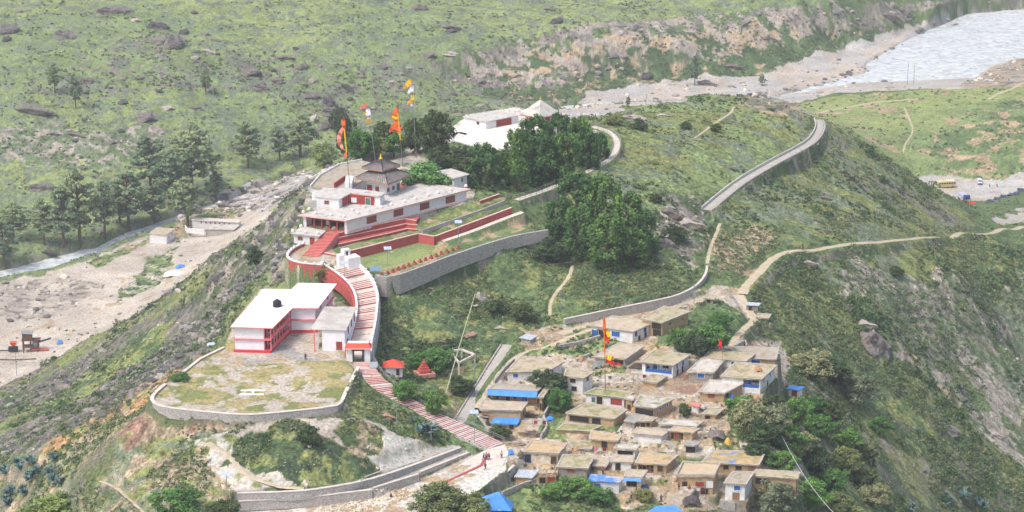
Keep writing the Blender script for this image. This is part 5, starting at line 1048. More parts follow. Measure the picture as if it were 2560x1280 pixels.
# ------------------------------------------------------------------ plants
leafM = vmat('foliage', fine=1.2, amt=.22, rough=.8, bump=0); barkM = mat('bark', S(110,94,78), S(84,72,60), 3)
TREE_LIB = {}
def leaves(C, R, n, size, col, flat=.75, up=.35, rng=RNG):
    """leaf faces scattered through balls C with radii R; returns verts, tris, colours"""
    k = len(C); which = rng.integers(0, k, n) if True else None
    d = rng.normal(size=(n, 3)); d /= np.linalg.norm(d, axis=1)[:, None]
    rad = rng.random(n)**.45
    p = C[which]+d*rad[:, None]*R[which][:, None]*np.array([1, 1, flat])
    nn = d*.6+rng.normal(size=(n, 3))*.6; nn[:, 2] += up; nn /= np.linalg.norm(nn, axis=1)[:, None]
    a = np.cross(nn, rng.normal(size=(n, 3))); a /= np.linalg.norm(a, axis=1)[:, None]; b = np.cross(nn, a)
    s = size*(.6+.8*rng.random(n))[:, None]
    V = np.stack([p+a*s, p-a*s*.5+b*s*.8, p-a*s*.5-b*s*.8], 1).reshape(-1, 3)
    cc = col[which]*(1+.30*(rng.random(n)-.5))[:, None]
    return V, np.arange(n*3).reshape(-1, 3), np.repeat(cc, 3, 0)
PAL_K = np.array([1.6, 1.55, 1.65])
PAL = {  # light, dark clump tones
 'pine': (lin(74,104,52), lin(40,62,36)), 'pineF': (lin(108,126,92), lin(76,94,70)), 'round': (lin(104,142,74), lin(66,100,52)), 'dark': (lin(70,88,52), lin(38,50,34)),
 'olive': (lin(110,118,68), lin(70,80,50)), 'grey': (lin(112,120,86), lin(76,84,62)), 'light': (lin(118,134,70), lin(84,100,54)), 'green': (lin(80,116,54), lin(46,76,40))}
def tree_proto(kind, var):
    key = (kind, var)
    if key in TREE_LIB: return TREE_LIB[key]
    r = np.random.default_rng(hash(key) % 1000 if False else sum(map(ord, kind))*7+var); shape = {'pineF': 'sparse', 'pine': 'pine'}.get(kind, 'round')
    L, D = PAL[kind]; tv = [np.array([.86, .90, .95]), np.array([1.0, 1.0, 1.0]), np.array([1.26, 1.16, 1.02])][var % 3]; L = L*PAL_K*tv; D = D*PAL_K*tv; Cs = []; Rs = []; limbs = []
    if shape == 'sparse':          # tall trunk, flat open tiers; 1 unit = height 10, width 6
        nz = 9
        for i in range(nz):
            z = 3.2+6.6*i/(nz-1); rr = 3.0*(1-((z-4.6)/6.4)**2)*r.uniform(.75, 1.1) if z > 4.6 else 2.3*r.uniform(.6, 1)
            for j in range(max(3, int(6*rr/2))):
                a = r.uniform(0, 6.28); q = rr*r.uniform(.45, 1); Cs.append((q*math.cos(a), q*math.sin(a), z+r.uniform(-.3, .3))); Rs.append(r.uniform(.45, .85)); limbs.append(((0, 0, z-.5), Cs[-1]))
        n, size, flat = 3600, .24, .5
        trunk = [((0, 0, -.5), .26), ((.1, .05, 3), .2), ((0, .1, 6), .13), ((.05, 0, 9.6), .04)]
    elif shape == 'pine':          # dense, upright-tufted crown down to the ground
        for i in range(80):
            z = r.uniform(.6, 9.4); rr = 3.6*math.sqrt(max(0, 1-((z-3.4)/6.4)**2)) if z > 3.4 else 3.4
            a = r.uniform(0, 6.28); q = rr*r.uniform(.55, 1.02); Cs.append((q*math.cos(a), q*math.sin(a), z)); Rs.append(r.uniform(.6, 1.05))
            if i % 4 == 0: limbs.append(((0, 0, max(.5, z-1.5)), Cs[-1]))
        n, size, flat = 5200, .26, 1.15
        trunk = [((0, 0, -.5), .34), ((.1, 0, 4), .25), ((0, 0, 8.8), .07)]
    else:                          # rounded spreading crown; height 10, width 10
        for i in range(75):
            d = r.normal(size=3); d /= np.linalg.norm(d); q = r.uniform(.55, 1.0)
            lob = 1+.22*math.sin(3*math.atan2(d[1], d[0])+var)+.1*math.sin(5*math.atan2(d[1], d[0])+2*var)
            Cs.append((d[0]*4.1*q*lob, d[1]*4.1*q*lob, 5.2+d[2]*3.9*q)); Rs.append(r.uniform(.7, 1.35))
            if i % 5 == 0: limbs.append(((0, 0, 2.2), Cs[-1]))
        n, size, flat = 5600, .27, .8
        trunk = [((0, 0, -.8), .36), ((.15, .1, 2), .28), ((.1, -.1, 4.5), .16), ((0, 0, 7), .06)]
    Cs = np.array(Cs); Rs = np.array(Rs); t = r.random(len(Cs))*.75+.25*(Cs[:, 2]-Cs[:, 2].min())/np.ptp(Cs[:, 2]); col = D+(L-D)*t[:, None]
    V, F_, cc = leaves(Cs, Rs, n, size, col, flat, rng=r)
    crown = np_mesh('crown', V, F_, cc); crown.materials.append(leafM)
    m = MB(); m.tube([p for p, _ in trunk], [q for _, q in trunk], 7)
    for a, b in limbs:
        a = Vector(a); b = Vector(b); mid = (a+b)/2+Vector((0, 0, .3)); m.tube([a, mid, b], [.12, .08, .03], 4, cap=False)
    me = bpy.data.meshes.new('trunk'); me.from_pydata(m.v, [], m.f); me.materials.append(barkM)
    TREE_LIB[key] = (crown, me, 10.0, {'sparse': 6.4, 'pine': 7.6, 'round': 10.0}[shape]); return TREE_LIB[key]
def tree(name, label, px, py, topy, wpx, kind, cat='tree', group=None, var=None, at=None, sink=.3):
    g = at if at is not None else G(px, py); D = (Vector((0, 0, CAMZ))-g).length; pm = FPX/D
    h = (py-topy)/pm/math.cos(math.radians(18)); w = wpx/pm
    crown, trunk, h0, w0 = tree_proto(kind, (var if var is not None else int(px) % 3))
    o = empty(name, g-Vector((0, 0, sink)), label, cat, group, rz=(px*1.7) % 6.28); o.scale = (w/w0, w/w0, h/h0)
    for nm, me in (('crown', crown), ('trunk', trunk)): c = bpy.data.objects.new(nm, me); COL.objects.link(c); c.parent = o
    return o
GP = 'pines along the far river bank'
for px, py, ty, w, tx in [(35,600,508,74,'at the left edge by the water'),(110,612,500,66,'second from the left edge'),(160,615,470,84,'with a broad low crown left of the riverside tall one'),(200,612,428,100,'tall, standing over the left river bend'),(262,596,455,70,'slim, right of the tall one at the bend'),
    (322,575,434,96,'leaning over the sand flat'),(385,556,465,72,'low, nearest the small white house'),(378,478,348,104,'broad, highest on the left clump'),(424,520,380,92,'in the middle of the densest clump'),(482,486,316,122,'tallest, with a flat open crown'),(470,566,440,90,'below the flat-crowned one'),
    (620,420,308,78,'standing alone with a bare lower trunk'),(700,402,318,54,'slender, between the lone one and the dark one'),(752,392,288,86,'dark, left of the light green bush'),(12,668,560,70,'cut by the left frame edge'),(300,560,470,70,'short, behind the leaning one'),(540,500,430,50,'small, at the end of the row')]:
    tree('pine_tree', 'open-crowned pine '+tx, px, py, ty, w*1.18, 'pineF', group=GP)
for px, py, ty, w, k, tx in [(372/1.0*.37,232,158,44,'pineF','thin pine on the bouldered far slope, leftmost of the three'),(190,272,188,42,'pineF','crooked thin pine just right of the leftmost far-slope pine'),(515,236,168,34,'pineF','small lone pine in the middle of the far slope'),(1737,214,143,34,'pineF','lone pine beside a dark boulder on the gravel bar'),(1905,214,186,22,'pineF','tiny lone tree growing on the grey gravel bar'),(1570,270,240,16,'pineF','tiny sapling at the near end of the gravel bar')]:
    tree('pine_tree', tx, px, py, ty, w, k)
for px, py, ty, w, k, tx in [
 (1085,392,262,116,'dark','dark cedar with a broad crown beside the plaza'),(1040,388,285,74,'dark','dark cedar partly hidden behind the tallest flagpole'),(962,372,296,74,'dark','dark tree behind the two orange flags'),(900,402,318,96,'green','bushy tree behind the terrace left of the dark cedars'),(868,395,290,70,'dark','shadowy tree behind the pink curved flag'),
 (985,392,330,84,'green','leafy tree directly behind the red path wall'),(940,398,335,80,'olive','olive tree between two flagpoles'),(808,428,352,72,'light','light green bush on the cliff rim left of the temple'),(845,330,258,60,'dark','dark bush among rocks behind the pink flag'),
 (1062,480,398,136,'round','bright feathery round tree overhanging the pagoda courtyard'),(1108,432,356,90,'dark','grey-green tree behind the courtyard round tree'),(1165,452,362,94,'dark','dark tree above the rear white house'),(1212,466,358,104,'pine','dark pine left of the climbing stairs'),
 (1335,405,290,104,'pine','pine at the top left of the dense plaza grove'),(1395,400,286,96,'pine','pine directly below the pyramid roof'),(1448,410,292,92,'pine','pine at the top right of the plaza grove'),(1292,452,322,84,'pine','pine on the left flank of the plaza grove'),(1350,460,330,104,'pine','big pine in the heart of the plaza grove'),(1415,452,330,104,'pine','big pine right of the grove heart'),
 (1470,420,330,74,'pine','pine on the right flank of the plaza grove'),(1500,398,330,52,'pine','small round pine nearest the path bend'),(1292,474,392,80,'pine','front pine beside the dark steps'),(1352,462,380,88,'pine','front pine above the railing'),(1250,440,372,60,'pine','narrow pine behind the dark steps'),
 (1440,560,432,124,'pine','tallest pine of the big clump below the railing path'),(1505,590,436,130,'pine','broad pine in the middle of the big clump'),(1398,590,492,92,'pine','left pine of the big clump'),(1565,620,478,120,'pine','right pine of the big clump'),(1605,640,524,96,'pine','outermost right pine of the big clump'),
 (1450,640,510,112,'pine','front left pine of the big clump'),(1520,668,530,124,'pine','front middle pine of the big clump'),(1580,662,570,100,'pine','low front right pine of the big clump'),(1375,655,590,100,'dark','dark bush at the lower left of the big clump'),
 (1372,992,918,112,'dark','dark leafy tree behind the blue awning house'),(1395,1030,965,80,'green','green tree below the white two-storey house'),(1728,885,822,96,'dark','dark tree in front of the bushy corner above the veranda house'),(1700,880,812,60,'green','green tree beside the tall mud house'),(1250,1094,1056,68,'dark','small dark tree left of the blue tarpaulin lean-to'),(1712,1042,1001,38,'dark','small dark cone-shaped tree beside the pink-roofed hut'),
 (1868,1088,988,120,'grey','large thorny tree nearest the little mud hut'),(1930,1100,1000,130,'grey','large thorny tree in the middle of the right clump'),(1985,1075,985,104,'green','green tree behind the thorny clump'),(1900,1120,1040,110,'dark','dark low tree at the foot of the thorny clump'),(2030,948,866,128,'grey','grey thorny tree above the blue tin hut'),(2085,960,890,110,'dark','dark tree right of the blue tin hut'),(2145,1012,928,122,'grey','round grey-green tree on the open right slope'),
 (1938,1290,1190,128,'grey','round grey-green tree in front of the tall mud house'),(1445,1240,1186,104,'green','bright bush below the grey stone house'),(1500,1262,1212,90,'green','bush left of the white blue-roofed house'),(1385,1245,1205,80,'green','bush at the edge of the village garden'),
 (1110,1310,1196,170,'olive','feathery olive tree cut by the bottom edge'),(1180,1300,1225,110,'olive','feathery tree beside the blue tent'),(445,1300,1212,150,'green','round dark green tree at the bottom left'),(560,1315,1238,120,'dark','dark tree right of the round green one at the bottom'),(130,1310,1232,140,'light','yellow-green bush at the bottom left corner'),
 (1090,925,864,104,'green','spreading tree behind the small red shrine'),(1045,925,875,70,'green','tree between the red shrine and the small red-roofed temple'),(1010,1002,944,76,'green','tree right of the long lower stairway'),(1085,1042,962,62,'green','upright tree beside the lane foot'),(1150,985,935,80,'dark','shadowy bushes under the concrete frame'),
 (775,1112,1058,66,'dark','dark bush on top of the scrub mound'),(815,700,652,60,'olive','straggly small tree on the curved red wall'),(640,665,612,62,'dark','dark bush on the cliff face'),(1240,780,745,70,'dark','dark bush beside the pale boulder'),(1310,800,752,80,'dark','dark bush above the tin-roofed shed'),
 (1540,312,284,70,'olive','olive bush beside the path bend'),(1600,325,300,50,'dark','dark bush on the near grassy hill'),(1715,322,300,40,'dark','small dark bush on the hill crest'),(1790,330,305,40,'dark','small bush beside the hill trail'),(1690,600,560,70,'dark','dark bush at the foot of the rock outcrop'),
 (2040,1180,1110,110,'dark','dark bush on the lower right slope'),(2080,1230,1165,100,'green','green bush on the lower right slope'),(2120,1120,1065,90,'green','leafy bush right of the thin cable'),(2180,1265,1205,110,'grey','grey bush near the bottom right field'),(1780,880,800,110,'green','green bush mass below the dusty junction'),(1800,820,775,80,'green','leafy bush beside the junction hut'),
 (1640,505,480,40,'dark','bush above the rock outcrop'),(2040,1030,985,60,'green','bush below and right of the blue tin hut'),(2240,690,660,46,'dark','bush beneath the long footpath'),(450,950,930,60,'green','green bush at the helipad corner'),
 (1850,1030,985,80,'green','bright bush left of the thorny clump'),(1960,1130,1050,110,'green','bushy tree low in the thorny clump by the cable'),(1890,1150,1100,90,'dark','dark bush behind the patchwork-roofed house'),(1955,1180,1120,90,'green','bush right of the patchwork-roofed house'),(2000,1140,1070,100,'grey','grey bush beside the upper end of the cable'),(2050,1100,1030,100,'green','leafy bush on the slope right of the thorny clump'),
 (2075,1060,990,90,'dark','dark bush high on the slope below the grey thorny tree'),(2110,1180,1110,100,'olive','olive bush in the lower right thicket'),(2150,1230,1165,100,'dark','dark bush in the lower right thicket'),(2030,1270,1190,110,'green','green bush between cable and the lowest mud house'),(2100,1290,1225,110,'olive','olive bush at the bottom edge right of the cable'),(2170,1150,1090,80,'grey','grey bush on the open slope above the field'),
 (1935,1022,980,60,'dark','dark bush down the slope left of the blue tin hut'),(2200,1085,1035,70,'green','small green bush far out on the right slope'),(1660,1155,1125,50,'green','bush between the orange roof and the bank'),(1610,1250,1215,60,'olive','olive bush beside the lowest village path')]:
    low = (py-ty) < w*.62
    tree('shrub' if low or 'bush' in tx else 'tree', tx, px, py, ty, w*(.9 if k == 'pine' else 1.0), k, cat='bush' if 'bush' in tx else 'tree')
# agaves
def agave(seed):
    r = np.random.default_rng(seed); V = []; F_ = []; c = []
    for k in range(5):
        ox, oy = r.uniform(-1, 1, 2)*(1.1 if k else 0); s = r.uniform(.8, 1.25)
        for i in range(26):
            a = r.uniform(0, 6.28); e = r.uniform(.15, 1.35); L_ = s*r.uniform(.8, 1.1); dx, dy, dz = math.cos(a)*math.cos(e), math.sin(a)*math.cos(e), math.sin(e); n0 = len(V); px_, py_ = -math.sin(a)*.13, math.cos(a)*.13
            V += [(ox+px_*.6, oy+py_*.6, .05), (ox-px_*.6, oy-py_*.6, .05), (ox+dx*L_*.55-px_, oy+dy*L_*.55-py_, dz*L_*.6), (ox+dx*L_*.55+px_, oy+dy*L_*.55+py_, dz*L_*.6), (ox+dx*L_, oy+dy*L_, dz*L_*.9+.0)]
            F_ += [(n0, n0+1, n0+2), (n0, n0+2, n0+3), (n0+3, n0+2, n0+4)]; t = r.random(); c += [tuple(lin(70,98,98)*(1-t)+lin(120,146,140)*t)]*5
    me = np_mesh('agave', np.array(V), np.array(F_), np.array(c)); me.materials.append(leafM); return me
AG = [agave(s) for s in (1, 2, 3)]
for i, (px, py, s, tx) in enumerate([(52,1165,1.3,'leftmost of the upper cluster'),(78,1150,1.1,'topmost of the cluster by the orange grass'),(95,1182,1.4,'broad, in the middle of the cluster'),(128,1182,1.5,'largest, at the right of the cluster'),(138,1150,1.1,'on the upper right of the cluster'),(152,1206,1.2,'standing apart below the cluster'),(75,1195,1.2,'dark, low in the cluster'),
    (15,1175,1.1,'at the left frame edge'),(30,1232,1.4,'first of the lower row'),(60,1222,1.2,'second of the lower row'),(20,1262,1.4,'near the bottom left corner'),(1060,1078,1.7,'big, beside the lower stairway'),(2368,1252,1.5,'at the lower right field edge'),(2405,1232,1.5,'above the others in the lower right corner'),(2440,1258,1.4,'rightmost in the lower right corner'),(2275,1272,1.2,'small, near the bottom edge on the right slope')]):
    o = link('agave', AG[i % 3], None, None, tuple(G(px, py))); s *= 1.55; o.scale = (s, s, s*.85); o.rotation_euler.z = i; tag(o, 'blue-green agave clump '+tx, 'agave', 'agave clumps')
# ---- ground cover: scrub, far too many to count
def scatter(n, dens_pow, rmin, rmax, cond=None):
    r0, r1 = np.searchsorted(RR, [rmin, rmax]); a0, a1 = np.searchsorted(AZ, np.radians([-13.2, 13.2]))
    out_i = RNG.integers(r0, r1, n); out_j = RNG.integers(a0, a1, n)
    w = DENS[out_i, out_j]**dens_pow*(FLAT[out_i, out_j] < .2)*(fbm(GX[out_i, out_j], GY[out_i, out_j], 14, 3, 808) > .44)
    if cond is not None: w = cond(out_i, out_j)
    k = RNG.random(n) < w; return out_i[k], out_j[k]
FD = FLAT.copy()
for s_ in (1, 2, 4, 8):
    for ax in (0, 1): FD = np.maximum(FD, np.maximum(np.roll(FD, s_ if ax == 0 else s_*2, ax), np.roll(FD, -s_ if ax == 0 else -s_*2, ax)))
def shrubs(name, label, n, rmin, rmax, size, tones, ntri, leaf, cnd=None):
    i, j = scatter(n, 1.3, rmin, rmax, cnd); x, y, z = GX[i, j], GY[i, j], Z[i, j]; m = len(x); r = np.hypot(x, y)
    s = size*(.55+1.0*RNG.random(m)**2)*(r/520)**.7
    tn = np.array(tones); tsel = tn[np.clip((fbm(x, y, 18, 2, 71)*1.6-.3+RNG.normal(size=m)*.22)*len(tn), 0, len(tn)-1).astype(int)]
    V = []; 
    q = RNG.normal(size=(m, ntri, 3)); q /= np.linalg.norm(q, axis=2)[..., None]; q[..., 2] = np.abs(q[..., 2])
    P_ = q*(RNG.random((m, ntri))**.4)[..., None]*s[:, None, None]*np.array([1, 1, .75]); P_ += np.stack([x, y, z-.12], -1)[:, None]
    nn = q*.7+RNG.normal(size=q.shape)*.5; nn[..., 2] += .3; nn /= np.linalg.norm(nn, axis=2)[..., None]
    a = np.cross(nn, RNG.normal(size=q.shape)); a /= np.linalg.norm(a, axis=2)[..., None]; b = np.cross(nn, a); ls = (leaf*(r/520)**.6)[:, None, None]*(.6+.8*RNG.random((m, ntri, 1)))
    V = np.stack([P_+a*ls, P_-a*ls*.5+b*ls*.8, P_-a*ls*.5-b*ls*.8], 2).reshape(-1, 3)
    cc = np.repeat((tsel[:, None]*(1+.35*(RNG.random((m, ntri, 1))-.5))).reshape(-1, 3), 3, 0)
    me = np_mesh(name, V, np.arange(len(V)).reshape(-1, 3), cc); o = link(name, me, leafM); tag(o, label, 'scrub', None, 'stuff'); print(name, m); return o
shrubs('hillside_scrub', 'low green scrub covering the near slopes', 120000, 400, 860, .70, [lin(60,80,54), lin(78,98,62), lin(102,120,76), lin(126,130,92), lin(88,102,74)], 20, .24)
shrubs('grass_tufts', 'pale grass tufts among the near scrub', 110000, 400, 860, .32, [lin(150,150,110), lin(130,142,96), lin(164,156,122), lin(108,124,82), lin(88,106,70)], 7, .19, lambda a, b: np.clip(DENS[a, b]*1.2+.02, 0, .75)*(FLAT[a, b] < .2))
shrubs('valley_scrub', 'dark low scrub dotting the far side of the valley', 80000, 860, 1600, .55, [lin(84,98,70), lin(98,112,78), lin(108,116,92), lin(120,132,90)], 12, .30)
shrubs('slope_bushes', 'rounded green bushes mixed through the near scrub', 9000, 400, 860, 1.5, [lin(56,78,52), lin(74,96,62), lin(96,114,72), lin(92,104,78)], 90, .27, lambda a, b: DENS[a, b]**1.3*(FD[a, b] < .1)*(fbm(GX[a, b], GY[a, b], 14, 3, 808) > .46))
# ---- stones
ico = bmesh.new(); bmesh.ops.create_icosphere(ico, subdivisions=1, radius=1); IV = np.array([v.co for v in ico.verts]); IF = np.array([[v.index for v in f.verts] for f in ico.faces]); ico.free()
def stones(name, label, i, j, size, tones, sink=.2):
    x, y, z = GX[i, j], GY[i, j], Z[i, j]; m = len(x); r = np.hypot(x, y); s = size*(.4+1.5*RNG.random(m)**3)*(r/700)**.6
    V = IV[None]*(1+.45*(RNG.random((m, len(IV), 1))-.5))*(s[:, None, None]*(np.array([1.2, 1, .65])*(.7+.6*RNG.random((m, 1, 3)))))
    a = RNG.random(m)*6.28; ca, sa = np.cos(a)[:, None], np.sin(a)[:, None]; X = V[..., 0]*ca-V[..., 1]*sa+x[:, None]; Y = V[..., 0]*sa+V[..., 1]*ca+y[:, None]
    V = np.stack([X, Y, V[..., 2]+(z+s*sink)[:, None]], -1).reshape(-1, 3); F_ = (IF[None]+np.arange(m)[:, None, None]*len(IV)).reshape(-1, 3)
    tn = np.array(tones); cc = np.repeat(tn[RNG.integers(0, len(tn), m)]*(1+.3*(RNG.random((m, 1))-.5)), len(IV), 0)
    o = link(name, np_mesh(name, V, F_, cc), MATS['stone_grain'] if 'stone_grain' in MATS else vmat('stone_grain', fine=2.5, amt=.3, bump=.3)); tag(o, label, 'stones', None, 'stuff'); print(name, m)
def zmask(poly, i, j): return inpoly(GX[i, j], GY[i, j], [G_(*q) for q in poly]).astype(float)
G_ = G
zp_ = {z[0]: z[1] for z in zone_defs}
i, j = scatter(9000, 1, 860, 1620, lambda a, b: zmask(zp_['scree'], a, b)*.5+zmask(zp_['far'], a, b)*.10*(fbm(GX[a, b], GY[a, b], 30, 3, 12) > .5)+zmask(zp_['scree2'], a, b)*.5)
stones('scree_stones', 'loose grey stones strewn over the far slope', i, j, .75, [lin(128,120,114), lin(104,98,96), lin(150,142,132), lin(90,84,84)])
i, j = scatter(42000, 1, 600, 1620, lambda a, b: (zmask(zp_['riverR'], a, b)*.16+zmask(zp_['rocksR'], a, b)*.9+zmask(zp_['rapids'], a, b)*.9+zmask(zp_['stonesL'], a, b)*.6+zmask(zp_['flood'], a, b)*.015)*(fbm(GX[a, b], GY[a, b], 20, 3, 12) > .42))
stones('river_stones', 'pale cobbles and boulders along the river', i, j, .7, [lin(196,188,178), lin(176,168,160), lin(150,144,138), lin(210,196,178), lin(110,106,104)])
i, j = scatter(30000, 1, 400, 760, lambda a, b: (zmask(zp_['flank'], a, b)*.22+zmask(zp_['rockR'], a, b)*.20+zmask(zp_['slopeL'], a, b)*.10+zmask(zp_['hillrk'], a, b)*.5+zmask(zp_['ridgeR'], a, b)*.06+zmask(zp_['village'], a, b)*.10+zmask(zp_['rill'], a, b)*.4+zmask(zp_['centre'], a, b)*.03)*(FLAT[a, b] < .3)*(fbm(GX[a, b], GY[a, b], 11, 3, 12) > .45))
stones('hill_stones', 'scattered pale rocks on the near slopes', i, j, .38, [lin(168,158,146), lin(146,138,130), lin(122,116,110), lin(184,174,160)])
i, j = scatter(60000, 1, 440, 800, lambda a, b: (zmask(zp_['flank'], a, b)*(1-zmask(zp_['strip1'], a, b)*.85)*(1-zmask(zp_['strip2'], a, b)*.95)*(1-zmask(zp_['rim'], a, b))*.5)*(FLAT[a, b] < .3)*(fbm(GX[a, b], GY[a, b], 16, 3, 22) > .47))
stones('cliff_rocks', 'dark grey broken rock of the cliff left of the temple ridge', i, j, .95, [lin(128,124,120), lin(102,100,98), lin(146,140,132), lin(86,86,86), lin(116,110,104)], 0)
i, j = scatter(30000, 1, 900, 1620, lambda a, b: (zmask(zp_['cliff'], a, b)*.5)*(fbm(GX[a, b], GY[a, b], 22, 3, 23) > .47))
stones('bank_rocks', 'weathered rock of the eroded river bank', i, j, 1.1, [lin(140,134,126), lin(158,148,134), lin(120,116,112), lin(170,154,132)], 0)
shore = smooth_pts([P(a_, b_, 0) for a_, b_ in [(1780,262),(1900,252),(1985,238),(2060,214),(2140,190),(2172,168),(2230,135),(2290,100),(2352,72),(2425,42)]], 1); ds_ = np.full(GX.shape, 1e9, np.float32); w_ = window(shore, 14)
for a_, b_ in zip(shore[:-1], shore[1:]): ds_[w_] = np.minimum(ds_[w_], segdist(GX[w_], GY[w_], a_, b_)[0])
i, j = scatter(60000, 1, 900, 1600, lambda a, b: (ds_[a, b] < 5.5)*.6)
stones('shore_stones', 'dark wet stones lining the edge of the river', i, j, .75, [lin(120,116,112), lin(96,94,94), lin(150,146,140)], .3)
# cobbles that workers dump beside the lower wall
pts = [(800,1262),(900,1240),(1000,1215),(1060,1225),(980,1262),(860,1290),(790,1285)]
i, j = scatter(90000, 1, 440, 500, lambda a, b: zmask(pts, a, b)*.8)
stones('rubble', 'yellowish rubble heap dumped below the grey walls', i, j, .24, [lin(206,190,160), lin(190,176,156), lin(216,204,184), lin(170,150,124)])
# ---- boulders one can tell apart
def boulder_mesh(seed):
    bm = bmesh.new(); bmesh.ops.create_icosphere(bm, subdivisions=4, radius=1); r = np.random.default_rng(seed); V = np.array([v.co for v in bm.verts])
    for _ in range(16):
        n_ = r.normal(size=3); n_ /= np.linalg.norm(n_); h = r.uniform(.35, .8); d = V@n_; V -= np.outer(np.maximum(0, d-h)*1.0, n_)
    from mathutils import noise as mn
    V *= np.array([1+.30*(mn.fractal(Vector(v)*2.2+Vector((seed*5, 0, 0)), 1.0, 2.0, 4))+.10*abs(mn.noise(Vector(v)*6)) for v in V])[:, None]; V[:, 2] *= .8
    for v, c in zip(bm.verts, V): v.co = c
    me = bpy.data.meshes.new('boulder'); bm.to_mesh(me); bm.free(); return me
rockM = mat('boulder_rock', S(132,124,118), S(104,98,96), .9, c3=S(112,112,84), scale3=.35, t3=.60, bump=.8); rockL = mat('pale_boulder', S(182,172,160), S(160,152,142), .9, c3=S(140,136,116), scale3=.4, t3=.62, bump=.6); rockK = mat('dark_boulder', S(98,92,92), S(78,74,76), .9, bump=.7)
BL = [boulder_mesh(s) for s in range(5)]
def boulder(px, py, w, h, m, label, rz=0, dark=None):
    h *= 1.25; g = G(px, py+h*.35); pm = FPX/(Vector((0, 0, CAMZ))-g).length; k = int(px+py) % 5; me = BL[k].copy(); me.materials.append(m)
    o = link('boulder', me, None, None, tuple(g+Vector((0, 0, h/pm*.06)))); o.scale = (w/pm/2/.9, max(w*.5, h)/pm/2/.8, h/pm/2/.72); o.rotation_euler = (0, rz, (px % 7)*.08); tag(o, label, 'boulder'); return o
